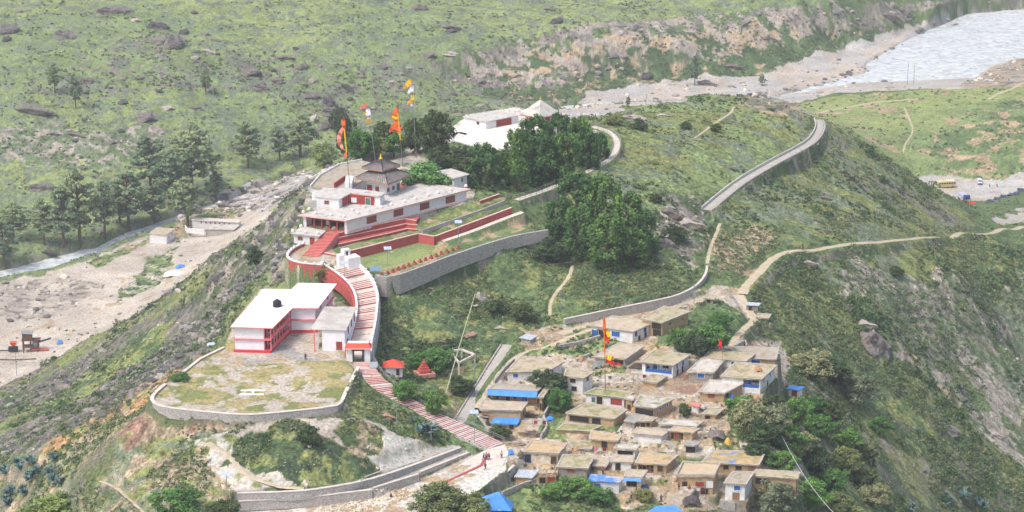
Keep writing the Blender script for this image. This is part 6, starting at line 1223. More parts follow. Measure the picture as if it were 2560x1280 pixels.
for px, py, w, h, m, rz, tx in [(290,18,92,34,rockM,-.1,'long lichened boulder near the top edge, left of centre'),(30,62,72,42,rockM,.15,'big rounded boulder by the upper left corner'),(168,80,56,34,rockM,0,'blocky boulder below the long lichened one'),(20,92,34,20,rockK,0,'dark rock touching the left edge under the rounded boulder'),
 (393,58,66,26,rockK,.1,'dark jagged slab above the twin boulders'),(440,92,76,58,rockM,.2,'tallest boulder of the twin pair on the far slope'),(402,92,60,36,rockM,0,'squat half of the twin boulders'),(463,74,34,24,rockK,0,'pointed rock right behind the twin boulders'),(518,122,44,20,rockL,.1,'pale flat boulder in bright grass'),(337,47,34,13,rockL,0,'small pale slab above the jagged slab'),
 (512,82,34,13,rockM,.1,'thin slab right of the twin boulders'),(540,98,26,12,rockM,0,'small slab under the thin slab'),(622,162,96,46,rockM,.5,'largest tilted boulder in the middle of the scree'),(690,196,42,22,rockM,-.2,'boulder at the foot of the tilted one'),(655,213,44,22,rockM,.1,'rock pile end below the tilted boulder'),(712,138,50,20,rockM,0,'low boulder upslope of the tilted one'),(762,160,40,22,rockM,.2,'grey boulder right of the low one'),
 (740,118,16,12,rockK,0,'small dark stone above the low boulder'),(305,254,36,13,rockK,.05,'thin dark slab left of the egg-shaped boulder'),(360,284,72,38,rockM,.12,'egg-shaped boulder above the left pines'),(492,265,40,12,rockM,.1,'flat slab right of the egg-shaped boulder'),(418,266,44,16,rockL,.1,'pale outcrop between two slabs'),(78,262,110,38,rockM,0,'wide broken outcrop at the left'),(190,330,66,20,rockM,.15,'layered slab below the broken outcrop'),(135,330,36,14,rockM,0,'pale little slab left of the layered one'),
 (277,352,34,16,rockM,0,'small rounded boulder under the layered slab'),(393,320,42,24,rockL,.3,'pale tilted boulder above the pine clump'),(108,460,68,28,rockM,-.1,'flat-topped boulder left of the river pines'),(215,196,38,22,rockM,0,'small boulder between the two thin pines'),(868,212,54,24,rockK,.5,'dark tilted slab left of the tallest flag'),(785,232,60,28,rockM,.2,'rounded boulder upslope of the pink flag'),(820,246,38,28,rockK,0,'dark split boulder beside the rounded one'),
 (832,300,90,32,rockM,0,'wide pinkish boulder behind the curved flag'),(836,272,64,30,rockM,0,'boulder stacked above the wide pinkish one'),(784,290,26,26,rockL,0,'small pale-topped stone left of the stacked pair'),(1058,14,50,24,rockM,.4,'tilted boulder at the top centre'),(1125,60,52,26,rockM,0,'boulder cluster under the tilted top one'),(1125,74,40,16,rockK,0,'dark rock at the foot of the top cluster'),(1396,46,48,24,rockK,0,'dark boulder above the river cliff'),(1372,18,36,16,rockM,0,'small boulder above the dark cliff one'),
 (1072,132,46,20,rockM,.1,'brown boulder near the cliff start'),(1128,130,42,12,rockL,0,'pale slab at the cliff start'),(985,200,38,24,rockL,.2,'round pale boulder behind the tallest flag'),(960,162,34,20,rockM,.1,'grey boulder above the round pale one'),(1620,182,46,28,rockK,.1,'dark boulder on the green strip by the gravel'),(1765,200,62,26,rockM,.05,'brown boulder beside the lone gravel pine'),(1830,160,50,18,rockM,0,'low boulder under the river cliff'),(2395,60,60,18,rockM,.05,'long rock at the river edge'),(2220,18+12,50,26,rockM,0,'big rock on the far shore'),
 (712,432,52,14,rockK,.1,'black slab in the pale rapids'),(486,515,44,40,rockM,.2,'big boulder at the near end of the rapids'),(560,505,52,26,rockM,0,'boulder by the rapids below the pines'),(120,625,56,16,rockK,0,'dark rock on the far bank at the left'),(272,580,34,14,rockM,0,'grey rock under the slim pine'),(640,470,50,24,rockL,0,'white boulder pile in the rapids'),
 (1588,290,76,26,rockL,.05,'pale slab on the hilltop meadow'),(1656,284,46,13,rockL,0,'small pale slab beside the larger one'),(1478,328,56,22,rockL,0,'grey slab by the upper path bend'),(1208,740,44,24,rockL,.6,'bright tilted boulder on the scrub slope'),(1190,762,22,8,rockL,0,'small white stone under the bright tilted boulder'),(968,1032,38,24,mat('red_boulder', S(170,134,118), S(150,118,104), 1),0,'reddish boulder left of the lower stairs'),
 (2190,838,84,78,rockM,.1,'huge brown crag on the right slope'),(2160,800,60,34,rockL,0,'pale rock above the brown crag'),(2120,764,14,26,rockK,.3,'black upright stone on the bare scar'),(2310,1172,30,12,rockM,0,'flat brown stone above the little green field'),(2020,650,54,22,rockL,.1,'pale rock under the footpath bend'),(1675,520,60,40,rockM,.2,'left crag of the hill outcrop'),(1720,545,70,46,rockL,0,'right pale crag of the hill outcrop'),(1668,600,44,30,rockM,0,'grey crag low on the hill outcrop'),
 (2060,480+10,40,14,rockM,.1,'grey slab on the ridge flank'),(2490,1080,50,24,rockL,.2,'pale slab in the right-hand gully'),(2380,1048+20,44,30,rockM,0,'grey rock beside the gully'),(1180,832,52,16,MATS['red_boulder'],0,'pinkish rubble mound on the scrub slope'),(1250,815,40,18,rockL,0,'heap of pale slabs beside the lane head'),(1100,850,34,12,rockM,0,'half-buried stone on the scrub slope')]:
    boulder(px, py, w, h, m, tx, rz)
# ------------------------------------------------------------------ flags and poles
satO = mat('orange_cloth', S(236,116,50), S(222,96,40), 2, rough=.8); satP = mat('pink_cloth', S(240,150,130), S(230,132,112), 2); satY = mat('yellow_cloth', S(246,196,30), S(236,182,24), 2); satW = mat('white_cloth', S(238,236,238), S(222,220,224), 2); satR = mat('red_cloth', S(216,44,36), S(200,36,32), 2)
def cloth(root, base, pxpts, mt, name='flag'):
    """cloth strip; pxpts: (dx, dz, width) metres from the pole top, hung as a rippling ribbon with real thickness"""
    vs = []; n = len(pxpts); sub = []
    for i in range(n-1):
        for k in range(4): t = k/4; sub.append([pxpts[i][j]*(1-t)+pxpts[i+1][j]*t for j in range(3)])
    sub.append(pxpts[-1]); mb = MB(root.location); fs = []
    for i, (x, z, w) in enumerate(sub):
        a = sub[min(i+1, len(sub)-1)]; b = sub[max(i-1, 0)]; dx, dz = a[0]-b[0], a[1]-b[1]; L = math.hypot(dx, dz)+1e-6; nx, nz = -dz/L, dx/L; y = .28*math.sin(i*1.1)
        for s, th in ((-.5, 0), (.5, 0), (.5, .04), (-.5, .04)): vs.append(base+Vector((x+nx*w*s, y+.12*math.sin(i*2)+th, z+nz*w*s)))
    for i in range(len(sub)-1):
        for j in range(4): fs.append((i*4+j, i*4+(j+1) % 4, i*4+4+(j+1) % 4, i*4+4+j))
    fs += [(0, 3, 2, 1), tuple((len(sub)-1)*4+j for j in range(4))]
    mb.add(vs, fs); return mb.build(name, mt, root, recalc=True)
def flagpole(label, base, top_px, cl, mt=None, rad=.11, name='flagpole', wraps=()):
    pm = FPX/(Vector((0, 0, CAMZ))-base).length; (bx, by), (tx, ty) = top_px[0], top_px[1]
    H_ = (by-ty)/pm/math.cos(math.radians(17)); top = base+Vector(((tx-bx)/pm, 0, H_)); root = empty(name, base, label, 'flagpole' if 'flag' in name else 'pole')
    MB(base).tube([base-Vector((0, 0, .5)), base.lerp(top, .5)+Vector((.05, 0, 0)), top], [rad, rad*.8, rad*.5], 7).build('pole', mt or woodM, root); cz = math.cos(math.radians(17))
    for pts, m in cl: cloth(root, base, [((x-bx)/pm, (by-y)/pm/cz, w/pm) for x, y, w in pts], m)
    for y0, y1, m in wraps:
        f = lambda y: base.lerp(top, (by-y)/(by-ty)); MB(base).tube([f(y0), f(y1)], rad*1.7, 7).build('wrapping', m, root)
    return root
flagpole('tall flagpole with a curved pale pink streamer left of the pagoda', P(875,470,ZU-1.5), [(875,470),(862,294)], [([(862,300,8),(862,312,10),(864,326,6)], satO), ([(864,316,5),(856,330,9),(850,345,11),(852,360,10),(860,374,5),(869,380,3)], satP), ([(868,378,6),(866,392,8)], satO)], wraps=((382,325,satY),))
flagpole('flagpole with pink, yellow and white pennants behind the pagoda', P(940,412,ZT+2), [(940,412),(921,260)], [([(922,265,8),(912,268,12),(903,274,4)], satP), ([(922,272,10),(923,286,12),(925,300,10)], satW), ([(926,288,9),(917,286,10),(911,290,3)], satY), ([(929,303,12),(917,304,8)], satY)], steel, .09)
flagpole('flagpole with ragged orange and yellow banners in front of the dark tree', P(1007,412,ZT+1.5), [(1007,412),(995,266)], [([(996,270,6),(990,284,14),(984,300,8)], satO), ([(996,282,12),(988,296,14),(984,302,5)], satY), ([(998,300,10),(986,318,13),(975,331,5)], satO), ([(1000,312,12),(996,326,16),(991,332,8)], satO)], wraps=((350,285,satY),))
flagpole('tallest flagpole with yellow and white pennants beside the dark cedar', P(1041,394,ZT), [(1041,394),(1031,199)], [([(1032,204,10),(1020,216,12),(1012,224,5)], satY), ([(1031,212,10),(1032,232,8)], satW), ([(1032,222,10),(1023,236,6)], satW), ([(1034,236,6),(1034,252,6)], satY), ([(1036,253,13),(1024,258,8),(1020,264,3)], satY), ([(1036,262,10),(1028,266,5)], satW)], steel, .14)
flagpole('tall village banner pole wrapped in orange with red and yellow cloth low down', P(1513,972,VZ(1513,985)+2.6), [(1513,972),(1508,785)], [([(1508,795,5),(1509,815,9),(1510,830,7)], satO), ([(1512,822,8),(1520,836,9),(1522,848,5)], satY), ([(1514,838,8),(1518,850,7),(1520,858,4)], satR), ([(1514,892,12),(1524,893,14),(1534,896,8)], satY), ([(1514,902,10),(1530,906,9),(1548,910,4),(1554,914,1)], satR)], wraps=((880,790,satO),))
flagpole('short flagpole with a dark red pennant at the right-hand cluster', P(1806,900,VZ(1806,910)+2), [(1806,900),(1801,846)], [([(1801,850,7),(1799,862,8),(1800,872,4)], satR)], rad=.07)
def lamp(label, px, py, ty, panel=(0, 0), m=steel, g=None):
    b = g or G(px, py); pm = FPX/(Vector((0, 0, CAMZ))-b).length; h = (py-ty)/pm/.95; root = empty('street_lamp', b, label, 'street lamp')
    MB(b).tube([b-Vector((0, 0, .4)), b+Vector((0, 0, h))], [.09, .06], 7).build('pole', m, root); MB(b).tube([b+Vector((0, 0, h*.86)), b+Vector((.9, -.5, h*.9))], .04, 5).build('arm', m, root)
    MB(b).box(b+Vector((1.0, -.55, h*.9)), (.5, .22, .1)).build('lamp_head', whiteP_, root)
    p = MB(b).box(b+Vector((0, 0, h+.15)), (1.9, 1.1, .06), .2, Matrix.Rotation(.5, 3, 'X')).build('solar_panel', mat('solar_panel', S(190,200,216), S(150,164,190), 3, rough=.3), root); return root
lamp('solar lamp at the bottom left beside the dark tree', 568, 1245, 1186); lamp('solar lamp at the foot of the gravel lane', 1186, 1108, 1030); lamp('solar lamp standing on the upper stairway', 862, 735, 658); lamp('solar lamp with bright panel above the terrace path', 1146, 618, 556); lamp('plain lamp post on the temple lawn', 970, 682, 622, g=P(970,682,ZL))
for i, (px, py, ty, r_, tx) in enumerate([(775,1100,1052,.07,'thin white pole on the scrub mound'),(1735,760,712,.08,'thin grey pole beside the long mortared wall'),(1402,772,728,.07,'short pole on the slope behind the mortared wall'),(2268,212,160,.14,'left one of two tall poles by the far river'),(2284,212,164,.14,'right one of two tall poles by the far river'),(1990,1062,1000,.08,'thin pale pole in the bushes under the blue hut'),
    (992,1062,1010,.08,'green pole beside the lower stairway'),(1078,1104,1060,.07,'thin pole below the lower stairway'),(42,940,880,.10,'thin pole on the sandy flat at the left'),(1615,262,236,.10,'short pole at the near edge of the gravel'),(1186,985,905,.10,'concrete post of the fallen swing by the lane')]):
    b = G(px, py); pm = FPX/(Vector((0, 0, CAMZ))-b).length; h = (py-ty)/pm/.95; rt = empty('utility_pole', b, tx, 'pole'); MB(b).tube([b-Vector((0, 0, .4)), b+Vector((0, 0, h))], [r_*1.2, r_*.8], 7).build('pole', steel, rt); MB(b).box(b+Vector((0, 0, h*.93)), (1.0, .08, .08)).build('crossarm', steel, rt)
b = G(1113, 988); t_ = P(1188, 735, b.z+24); o = MB(b).tube([b, b.lerp(t_, .5)+Vector((0, 0, .3)), t_], [.13, .12, .08], 7).build('bamboo_pole', mat('bamboo', S(196,204,172), S(176,184,150), 3)); tag(o, 'very long pale leaning bamboo pole rising from the bushes by the lane', 'pole')
c0 = P(1955, 1090, 111); c1 = P(2092, 1290, 118); o = MB(c0).tube([c0+(c1-c0)*(i/10)-Vector((0, 0, 1.6*(1-(2*i/10-1)**2))) for i in range(11)], .09, 6).build('cable', mat('cable_steel', S(160,164,164), S(146,150,150), 2)); tag(o, 'thin grey cable running down out of the thorny trees to the bottom edge', 'cable')
# ------------------------------------------------------------------ small buildings away from the village
def simple_house(name, label, rpx, zb, h, wm, rm, ops, cat='house', ov=.4):
    pts = [P(*q, zb+h) for q in rpx]; org = sum(pts, Vector())/4; org.z = zb; root = empty(name, org, label, cat); fp = inset(pts, ov)
    w = MB(org); w.prism([(p.x, p.y) for p in fp], zb-1.5, zb+h-.2); w.build('wall', wm, root); roof_slab(root, pts, rm, org, .22, .02, seed=int(rpx[0][0]))
    F_ = [(fp[i], fp[(i+1) % 4]) for i in range(4)]
    for f_, u, v, ww, hh, kd in ops: opening(root, *F_[f_], zb, u, v, ww, hh, kd, org)
    return root
zf = 4.6
simple_house('white_house', 'small white block with a cream roof and two doors on the sand flat', [(371,584),(417,587),(438,571),(391,568)], zf, 2.9, whiteP_, W_['earthP'], [(1,.3,1.1,.9,1.9,'bd'),(1,.7,1.1,.9,1.9,'bd')])
simple_house('white_building', 'long low white building at the far end of the sand flat', [(477,549),(597,556),(604,549),(486,543)], 5.4, 3.0, mat('grey_white', S(214,212,210), S(200,198,196), 1), concW, [(0,.1*k+.2,1.9,.6,.6,'dk') for k in range(7)])
simple_house('white_building', 'grey walled block in front of the long low white building', [(511,572),(586,574),(600,562),(530,560)], 5.0, 2.4, W_['grey'], W_['whiteP'], [])
wall('wall', 'low white compound wall left of the grey walled block', 'wall', [P(463,563,7.4), P(468,570,7.2), P(511,574,7.2)], 2.2, whiteP_, .4)
for lb, px, py, w, d_, h, m, cat in [('crumpled bright blue sheet spread beside the white one on the sand', 452,668,24,10,1.0,W_['tarp'],'tarpaulin'),('long white plastic sheet laid over a heap on the sand flat',436,686,50,12,1.1,whiteP_,'tarpaulin'),('small blue bundle on the sand right of the machine',150,860,14,10,1.6,W_['tinB'],'bundle'),('pale blue sheet on the orange grass left of the white building',529,862,22,5,.5,mat('pale_sheet', S(186,202,216), S(170,188,204), 2),'sheet'),
    ('blue bundle standing at the village entrance',1277,1137,14,12,1.2,W_['tarp'],'bundle'),('blue cloth heap on the green bank',1375,1050,20,8,.8,W_['tarp'],'cloth'),('dark blue cloth pile beside the white blue-roofed house',1612,1222,20,10,.8,mat('navy_cloth', S(52,72,128), S(40,58,106), 3),'cloth'),('black round basket stack on the straw yard',1728,1256,44,18,1.3,rockK,'basket stack'),('yellow straw heap beside the veranda house',1583,893,14,10,1.2,mat('straw', S(214,178,88), S(196,160,76), 4),'straw heap'),
    ('light blue cloth hanging on the wall of the ochre house',1828,1000,12,12,1.4,W_['tinB'],'cloth'),('red cloth strip under the eave of the flat pale house',1560,895,26,7,.8,satR,'cloth'),('grey tarpaulin dome beside the banner pole yard',1492,920,22,12,1.5,mat('grey_sheet', S(150,156,154), S(132,138,136), 3),'tarpaulin'),('pile of brown firewood below the house with the lumpy roof',1276,950,36,14,1.2,MATS['wood_debris'],'woodpile'),
    ('pile of dark firewood beside the ochre tarpaulin house',1330,1044,30,10,1.1,mat('charred_wood', S(100,84,74), S(74,62,56), 4),'woodpile'),('pile of sawn timber under the small dark tree',1330,1087,56,14,1.0,MATS['wood_debris'],'woodpile'),('pale stone heap between the white hut and the timber',1298,1112,26,12,1.0,rockL,'stone heap'),('red cloth lying on the ground in front of the truck',2424,508,34,8,.5,satR,'cloth'),
    ('bundle of brown straw on the roof edge of the big veranda house',1895,928,20,10,1.2,mat('dry_straw', S(190,150,116), S(170,130,100), 4),'straw bundle'),('grey stone heap under the white two-storey house',1430,975,40,12,1.0,rockL,'stone heap'),('brown rubble heap on the bank under the chalk-white roof',1790,1090,44,20,1.2,rockM,'rubble heap')]:
    g = G(px, py); 
    if 'roof edge of the big' in lb: g = P(1895,928, HINFO[9][0]+3.5)
    pm = FPX/(Vector((0, 0, CAMZ))-g).length; r = np.random.default_rng(px); n_ = 14; mb = MB(g); vs = []; fs = []
    for j in range(n_+1):
        for i in range(n_+1):
            u, v = i/n_*2-1, j/n_*2-1; rr = max(0, 1-(u*u)**1.4*.9-(v*v)**1.4*.9); vs.append(g+Vector((u*w/pm/2, v*w/pm*.35, h*(rr**.5)*(.75+.5*r.random())-.1*(rr == 0))))
    fs = [(j*(n_+1)+i, j*(n_+1)+i+1, (j+1)*(n_+1)+i+1, (j+1)*(n_+1)+i) for j in range(n_) for i in range(n_)]
    if 'wood' in lb or 'timber' in lb or 'timber' in cat:
        mb = MB(g)
        for k in range(40): a = r.uniform(-.5, .5); q = g+Vector((r.uniform(-1, 1)*w/pm*.4, r.uniform(-1, 1)*w/pm*.15, r.uniform(.05, h*.8))); d_v = Vector((math.cos(a), math.sin(a), r.uniform(-.15, .15)))*w/pm*.25; mb.tube([q-d_v, q+d_v], .07, 5)
        tag(mb.build(lb.split()[-1] if False else 'woodpile', m), lb, cat); continue
    mb.add(vs, fs); nm = cat.replace(' ', '_'); tag(mb.build(nm, m, smooth='cloth' in cat or 'sheet' in cat), lb, cat)
# blue tent near the bottom edge
b = G(1228, 1272); pm = FPX/(Vector((0, 0, CAMZ))-b).length; rt = empty('tent', b, 'blue tarpaulin tent half hidden by the feathery trees at the bottom', 'tent'); z = b.z
q = [b+Vector((-4.6, -1.2, .2)), b+Vector((4.4, -1.6, .2)), b+Vector((4.8, 2.4, .2)), b+Vector((-4.4, 2.6, .2)), b+Vector((-3.2, .8, 2.0)), b+Vector((1.6, .9, 3.6))]
MB(b).add(q, [(0, 1, 5, 4), (2, 3, 4, 5), (1, 2, 5), (3, 0, 4), (3, 2, 1, 0)]).build('canopy', W_['tarp'], rt, recalc=True); MB(b).tube([b+Vector((1.6, .9, -.2)), b+Vector((1.6, .9, 3.9))], .06, 5).build('tent_pole', woodM, rt)
# small temple with red pyramid roof, red stepped shrine, concrete frame
b = G(983, 938); pm = FPX/(Vector((0, 0, CAMZ))-b).length; rt = empty('small_temple', b, 'tiny white temple with a red pyramid roof right of the stairway', 'temple')
MB(b).box(b+Vector((0, 1.2, .8)), (3.9, 3.0, 2.6), .15).build('wall', whiteP_, rt); m_ = MB(b); c = b+Vector((0, 1.2, 2.1)); m_.add([c+Vector(v) for v in [(-2.5, -2, 0), (2.5, -2, 0), (2.5, 2, 0), (-2.5, 2, 0), (0, 0, 1.5)]], [(3, 2, 1, 0), (0, 1, 4), (1, 2, 4), (2, 3, 4), (3, 0, 4)]); m_.build('roof', MATS['red_tile'], rt)
MB(b).box(b+Vector((1.1, -.33, .9)), (.7, .06, 1.5), .15).build('door', darkP, rt); MB(b).box(b+Vector((-1.1, -.5, .2)), (.8, .5, .7), .1).build('blue_box', blueP, rt)
b = G(1060, 942); rt = empty('shrine', b, 'red stepped stupa-like shrine under the spreading tree', 'shrine')
for k, (s, z0) in enumerate([(4.6, 0), (2.6, .9), (2.0, 1.5), (1.4, 2.1), (.9, 2.7)]): MB(b).box(b+Vector((0, .8, z0+.45)), (s, s*.8, .9 if k == 0 else .62), .3+k*.02).build('tier', mat('faded_red', S(196,96,84), S(176,84,74), 1.5) if k else mat('faded_pink', S(196,140,124), S(176,124,110), 1.5), rt)
MB(b).lathe(b+Vector((0, .8, 3.3)), [(.3, 0), (.15, .5), (.02, .9)], 8).build('tip', MATS['faded_red'], rt)
zc = G(1150, 945).z+3.6; cq = [P(*v, zc) for v in [(1126,878),(1154,874),(1187,887),(1147,907)]]; org = sum(cq, Vector())/4; org.z = zc-3.6; rt = empty('concrete_frame', org, 'roofless pale concrete frame of beams and posts left of the lane', 'frame')
for i in range(4):
    a, b2_ = cq[i], cq[(i+1) % 4]; c = (a+b2_)/2; MB(org).box(c, ((b2_-a).length+.3, .4, .45), math.atan2((b2_-a).y, (b2_-a).x)).build('beam', concW, rt); MB(org).box((a.x, a.y, a.z-2.6), (.4, .4, 4.8)).build('post', conc, rt)
for lb, px, py, zz, w, h in [('light blue notice board at the lawn corner', 938, 684, ZL, 2.6, 1.3), ('pale blue notice board low on the stone wall corner', 956, 703, ZL-1.6, 2.4, 1.3), ('pale grey notice board beside the stairway under the gate', 934, 925, 122.6, 1.9, 1.4), ('green round water drum on the roof behind the pagoda', 877, 384, 133.2, 1.0, 1.2)]:
    b = P(px, py, zz)
    if 'drum' in lb: rt = empty('water_tank', b, lb, 'water tank'); MB(b).lathe(b, [(.55, 0), (.58, .5), (.55, 1.0), (.3, 1.25)], 12).build('drum', mat('green_plastic', S(40,140,110), S(34,124,96), 2), rt); MB(b).lathe(b+Vector((0, 0, 1.25)), [(.2, 0), (.2, .1)], 8).build('lid', blackM, rt); continue
    rt = empty('notice_board', b, lb, 'notice board'); MB(b).box(b+Vector((0, 0, 1.3)), (w, .08, h), .1).build('board', mat('board_blue', S(160,194,216), S(146,182,206), 2) if 'grey' not in lb else mat('board_grey', S(200,208,214), S(186,194,200), 2), rt)
    for s in (-1, 1): MB(b).box(b+Vector((s*w*.42, .1*s, .5)), (.08, .08, 1.6)).build('leg', steel, rt)
# ------------------------------------------------------------------ vehicles on the gravel lot
tyre = mat('tyre', S(48,48,50), S(40,40,42), 3); glass = mat('window_glass', S(70,80,92), S(54,62,74), 2, rough=.15); yel = mat('bus_yellow', S(214,204,142), S(202,190,126), 1.5, rough=.45); vw = mat('van_white', S(214,218,230), S(204,208,220), 1.5, rough=.4); tb = mat('truck_blue', S(60,74,150), S(50,62,130), 2, rough=.5); cream = mat('cream_panel', S(226,216,196), S(214,204,184), 2)
def T3(root, loc, rz, mb): return mb
def wheels(root, spots, r=.48, w=.3):
    for x, y in spots:
        m = MB(); n = 14; vs = []
        for s in (-w/2, w/2):
            for k in range(n): a = 2*PI*k/n; vs.append((x+r*math.cos(a), y+s, r+r*math.sin(a)))
        m.add(vs, [(k, (k+1) % n, n+(k+1) % n, n+k) for k in range(n)]+[tuple(range(n)), tuple(range(n, 2*n))[::-1]]); o = m.build('wheel', tyre, root, recalc=True)
        h = MB(); vs = []
        for s in (-w/2-.02, w/2+.02):
            for k in range(8): a = 2*PI*k/8; vs.append((x+r*.5*math.cos(a), y+s, r+r*.5*math.sin(a)))
        h.add(vs, [(k, (k+1) % 8, 8+(k+1) % 8, 8+k) for k in range(8)]+[tuple(range(8)), tuple(range(8, 16))[::-1]]); h.build('hub', steel, o, recalc=True)
def body(root, prof, w, m, name='body', y=0):
    k = len(prof); mb = MB(); mb.add([(x, -w/2+y, z) for x, z in prof]+[(x, w/2+y, z) for x, z in prof], [tuple(range(k)), tuple(range(k, 2*k))[::-1]]+[(i, (i+1) % k, k+(i+1) % k, k+i) for i in range(k)]); o = mb.build(name, m, root, recalc=True)
    b = o.modifiers.new('b', 'BEVEL'); b.width = .12; b.segments = 2; b.limit_method = 'ANGLE'; return o
g = G(2362, 468); bus = empty('bus', g, 'pale yellow bus with its nose to the left on the gravel lot', 'bus', None, .16+PI); bus.scale = (1.08,)*3
body(bus, [(-4.6, .45), (4.3, .45), (4.75, .9), (4.65, 1.5), (4.0, 2.0), (3.7, 2.75), (-4.4, 2.9), (-4.6, 2.6)], 2.4, yel)
for k in range(7): 
    for s in (-1, 1): MB().box((-3.9+k*1.08, s*1.22, 2.05), (.86, .05, .7)).build('window', glass, bus)
MB().box((3.92, 0, 2.35), (.06, 2.0, .72), 0, Matrix.Rotation(-.35, 3, 'Y')).build('windscreen', glass, bus); MB().box((-2.0, 0, 3.0), (4.2, 1.9, .22)).build('roof_rack', cream, bus)
for s in (-1, 1): MB().box((4.74, s*.8, 1.0), (.08, .3, .22)).build('headlight', whiteP_, bus); MB().box((0, s*1.215, 1.25), (8.4, .03, .16)).build('side_stripe', redP, bus)
MB().box((4.7, 0, .55), (.22, 2.3, .25)).build('bumper', steel, bus); wheels(bus, [(-3, -1.1), (-3, 1.1), (2.9, -1.1), (2.9, 1.1)])
g = G(2410, 503); tr = empty('truck', g, 'blue and white painted lorry facing the camera behind a red cloth', 'truck', None, -PI/2+.22); tr.scale = (1.1,)*3
body(tr, [(-4.2, .9), (1.4, .9), (1.4, 2.9), (-4.2, 2.9)], 2.5, mat('truck_box', S(196,196,206), S(160,164,186), 2), 'cargo_box'); body(tr, [(1.5, .6), (3.5, .6), (3.6, 1.7), (3.3, 2.8), (1.5, 2.9)], 2.4, tb, 'cab')
MB().box((3.52, 0, 2.2), (.06, 2.0, .7), 0, Matrix.Rotation(.22, 3, 'Y')).build('windscreen', glass, tr); MB().box((3.64, 0, 1.45), (.08, 2.1, .35)).build('front_panel', whiteP_, tr); MB().box((3.68, 0, .75), (.2, 2.4, .28)).build('bumper', satR, tr); MB().box((2.6, 0, 3.1), (1.7, 2.3, .4)).build('cab_crest', tb, tr)
for s in (-1, 1): MB().box((3.62, s*.85, 1.1), (.12, .32, .26)).build('headlight', satY, tr); MB().box((2.6, s*1.22, 2.15), (.9, .05, .6)).build('window', glass, tr); MB().box((3.5, s*1.4, 2.0), (.1, .22, .45)).build('mirror', blackM, tr)
wheels(tr, [(-3.3, -1.1), (-3.3, 1.1), (-2.2, -1.1), (-2.2, 1.1), (2.6, -1.1), (2.6, 1.1)], .52)
g = G(2449, 459); vn_ = empty('van', g, 'small silver white jeep facing the camera at the back of the gravel lot', 'jeep', None, -PI/2-.1); vn_.scale = (1.1,)*3
body(vn_, [(-2.0, .4), (2.1, .4), (2.15, .95), (1.1, 1.1), (.6, 1.85), (-1.9, 1.9), (-2.05, 1.2)], 1.75, vw); MB().box((.93, 0, 1.45), (.05, 1.45, .62), 0, Matrix.Rotation(-.58, 3, 'Y')).build('windscreen', glass, vn_)
for s in (-1, 1):
    for k in range(2): MB().box((-.9+k*1.0-.2, s*.885, 1.45), (.8, .04, .45)).build('window', glass, vn_)
    MB().box((2.12, s*.62, .8), (.08, .28, .2)).build('headlight', whiteP_, vn_)
MB().box((2.14, 0, .5), (.14, 1.7, .22)).build('bumper', blackM, vn_); MB().box((2.14, 0, .8), (.05, .8, .2)).build('grille', blackM, vn_); wheels(vn_, [(-1.3, -.8), (-1.3, .8), (1.35, -.8), (1.35, .8)], .36, .22)
# dark slate heaps along the lot
for i, (px, py, w) in enumerate([(2478,500,20),(2492,494,26),(2508,488,28),(2526,484,28),(2542,480,26),(2556,472,26)]):
    boulder(px, py, w, 12, mat('slate_heap', S(92,104,122), S(74,84,102), 1.2, bump=.7), ['nearest, smallest','second','third','fourth','fifth','farthest'][i]+' blue-grey slate heap in the row right of the lorry', .1)['group'] = 'blue-grey slate heaps edging the gravel lot'
# stone crusher on the sand at the left
g = G(78, 878); rt = empty('stone_crusher', g, 'rusty stone crushing machine with an orange hopper on the sand at the left', 'machine'); rt.rotation_euler.z = .1; rt.scale = (1.1,)*3; rust = mat('rusty_iron', S(120,84,68), S(84,68,62), 2); orp = mat('orange_paint', S(218,96,60), S(200,84,54), 2)
for x in (-2.5, 0, 2.5):
    for y in (-1.3, 1.3): MB().box((x, y, 2.0), (.3, .3, 4.2)).build('leg', rust, rt)
MB().box((0, 0, 1.9), (5.6, 2.9, .35)).build('platform', rust, rt); MB().box((.2, 0, 4.3), (6.4, 2.8, .3)).build('platform', rust, rt); MB().box((-1.0, 0, 5.6), (3.2, 2.6, 2.2)).build('cabin', rust, rt); MB().box((-1.0, 0, 6.85), (4.0, 3.2, .18), 0, Matrix.Rotation(.1, 3, 'Y')).build('cabin_roof', steel, rt)
h = MB(); h.add([(-7.0, -1, 3.6), (-4.6, -1, 3.6), (-4.6, 1, 3.6), (-7.0, 1, 3.6), (-6.3, -.5, 2.2), (-5.2, -.5, 2.2), (-5.2, .5, 2.2), (-6.3, .5, 2.2)], [(0, 1, 2, 3), (7, 6, 5, 4), (0, 4, 5, 1), (1, 5, 6, 2), (2, 6, 7, 3), (3, 7, 4, 0)]); h.build('hopper', orp, rt, recalc=True)
MB().box((-6, 0, 1.1), (3.2, 1.6, 1.4)).build('engine', blackM, rt); MB().box((3.8, 0, 3.6), (6.6, .9, .35), 0, Matrix.Rotation(-.28, 3, 'Y')).build('conveyor', blackM, rt); MB().box((3.2, -.8, .9), (5.6, 1.0, .4), 0, Matrix.Rotation(.1, 3, 'Y')).build('conveyor', orp, rt)
MB().lathe((1.6, 0, 2.1), [(.9, 0), (1.0, .3), (1.0, 1.5), (.7, 1.8)], 12).build('crusher_drum', steel, rt); MB().box((-9.5, .3, .5), (5.5, .4, .25)).build('chute', blackM, rt)
o = G(60, 905); tag(MB(o).tube([o+Vector((-12, 2, .3)), o+Vector((-4, 1, .5)), o+Vector((4, 3, .2))], .18, 6).build('pipe', blackM), 'black pipe lying on the sand below the machine', 'pipe')
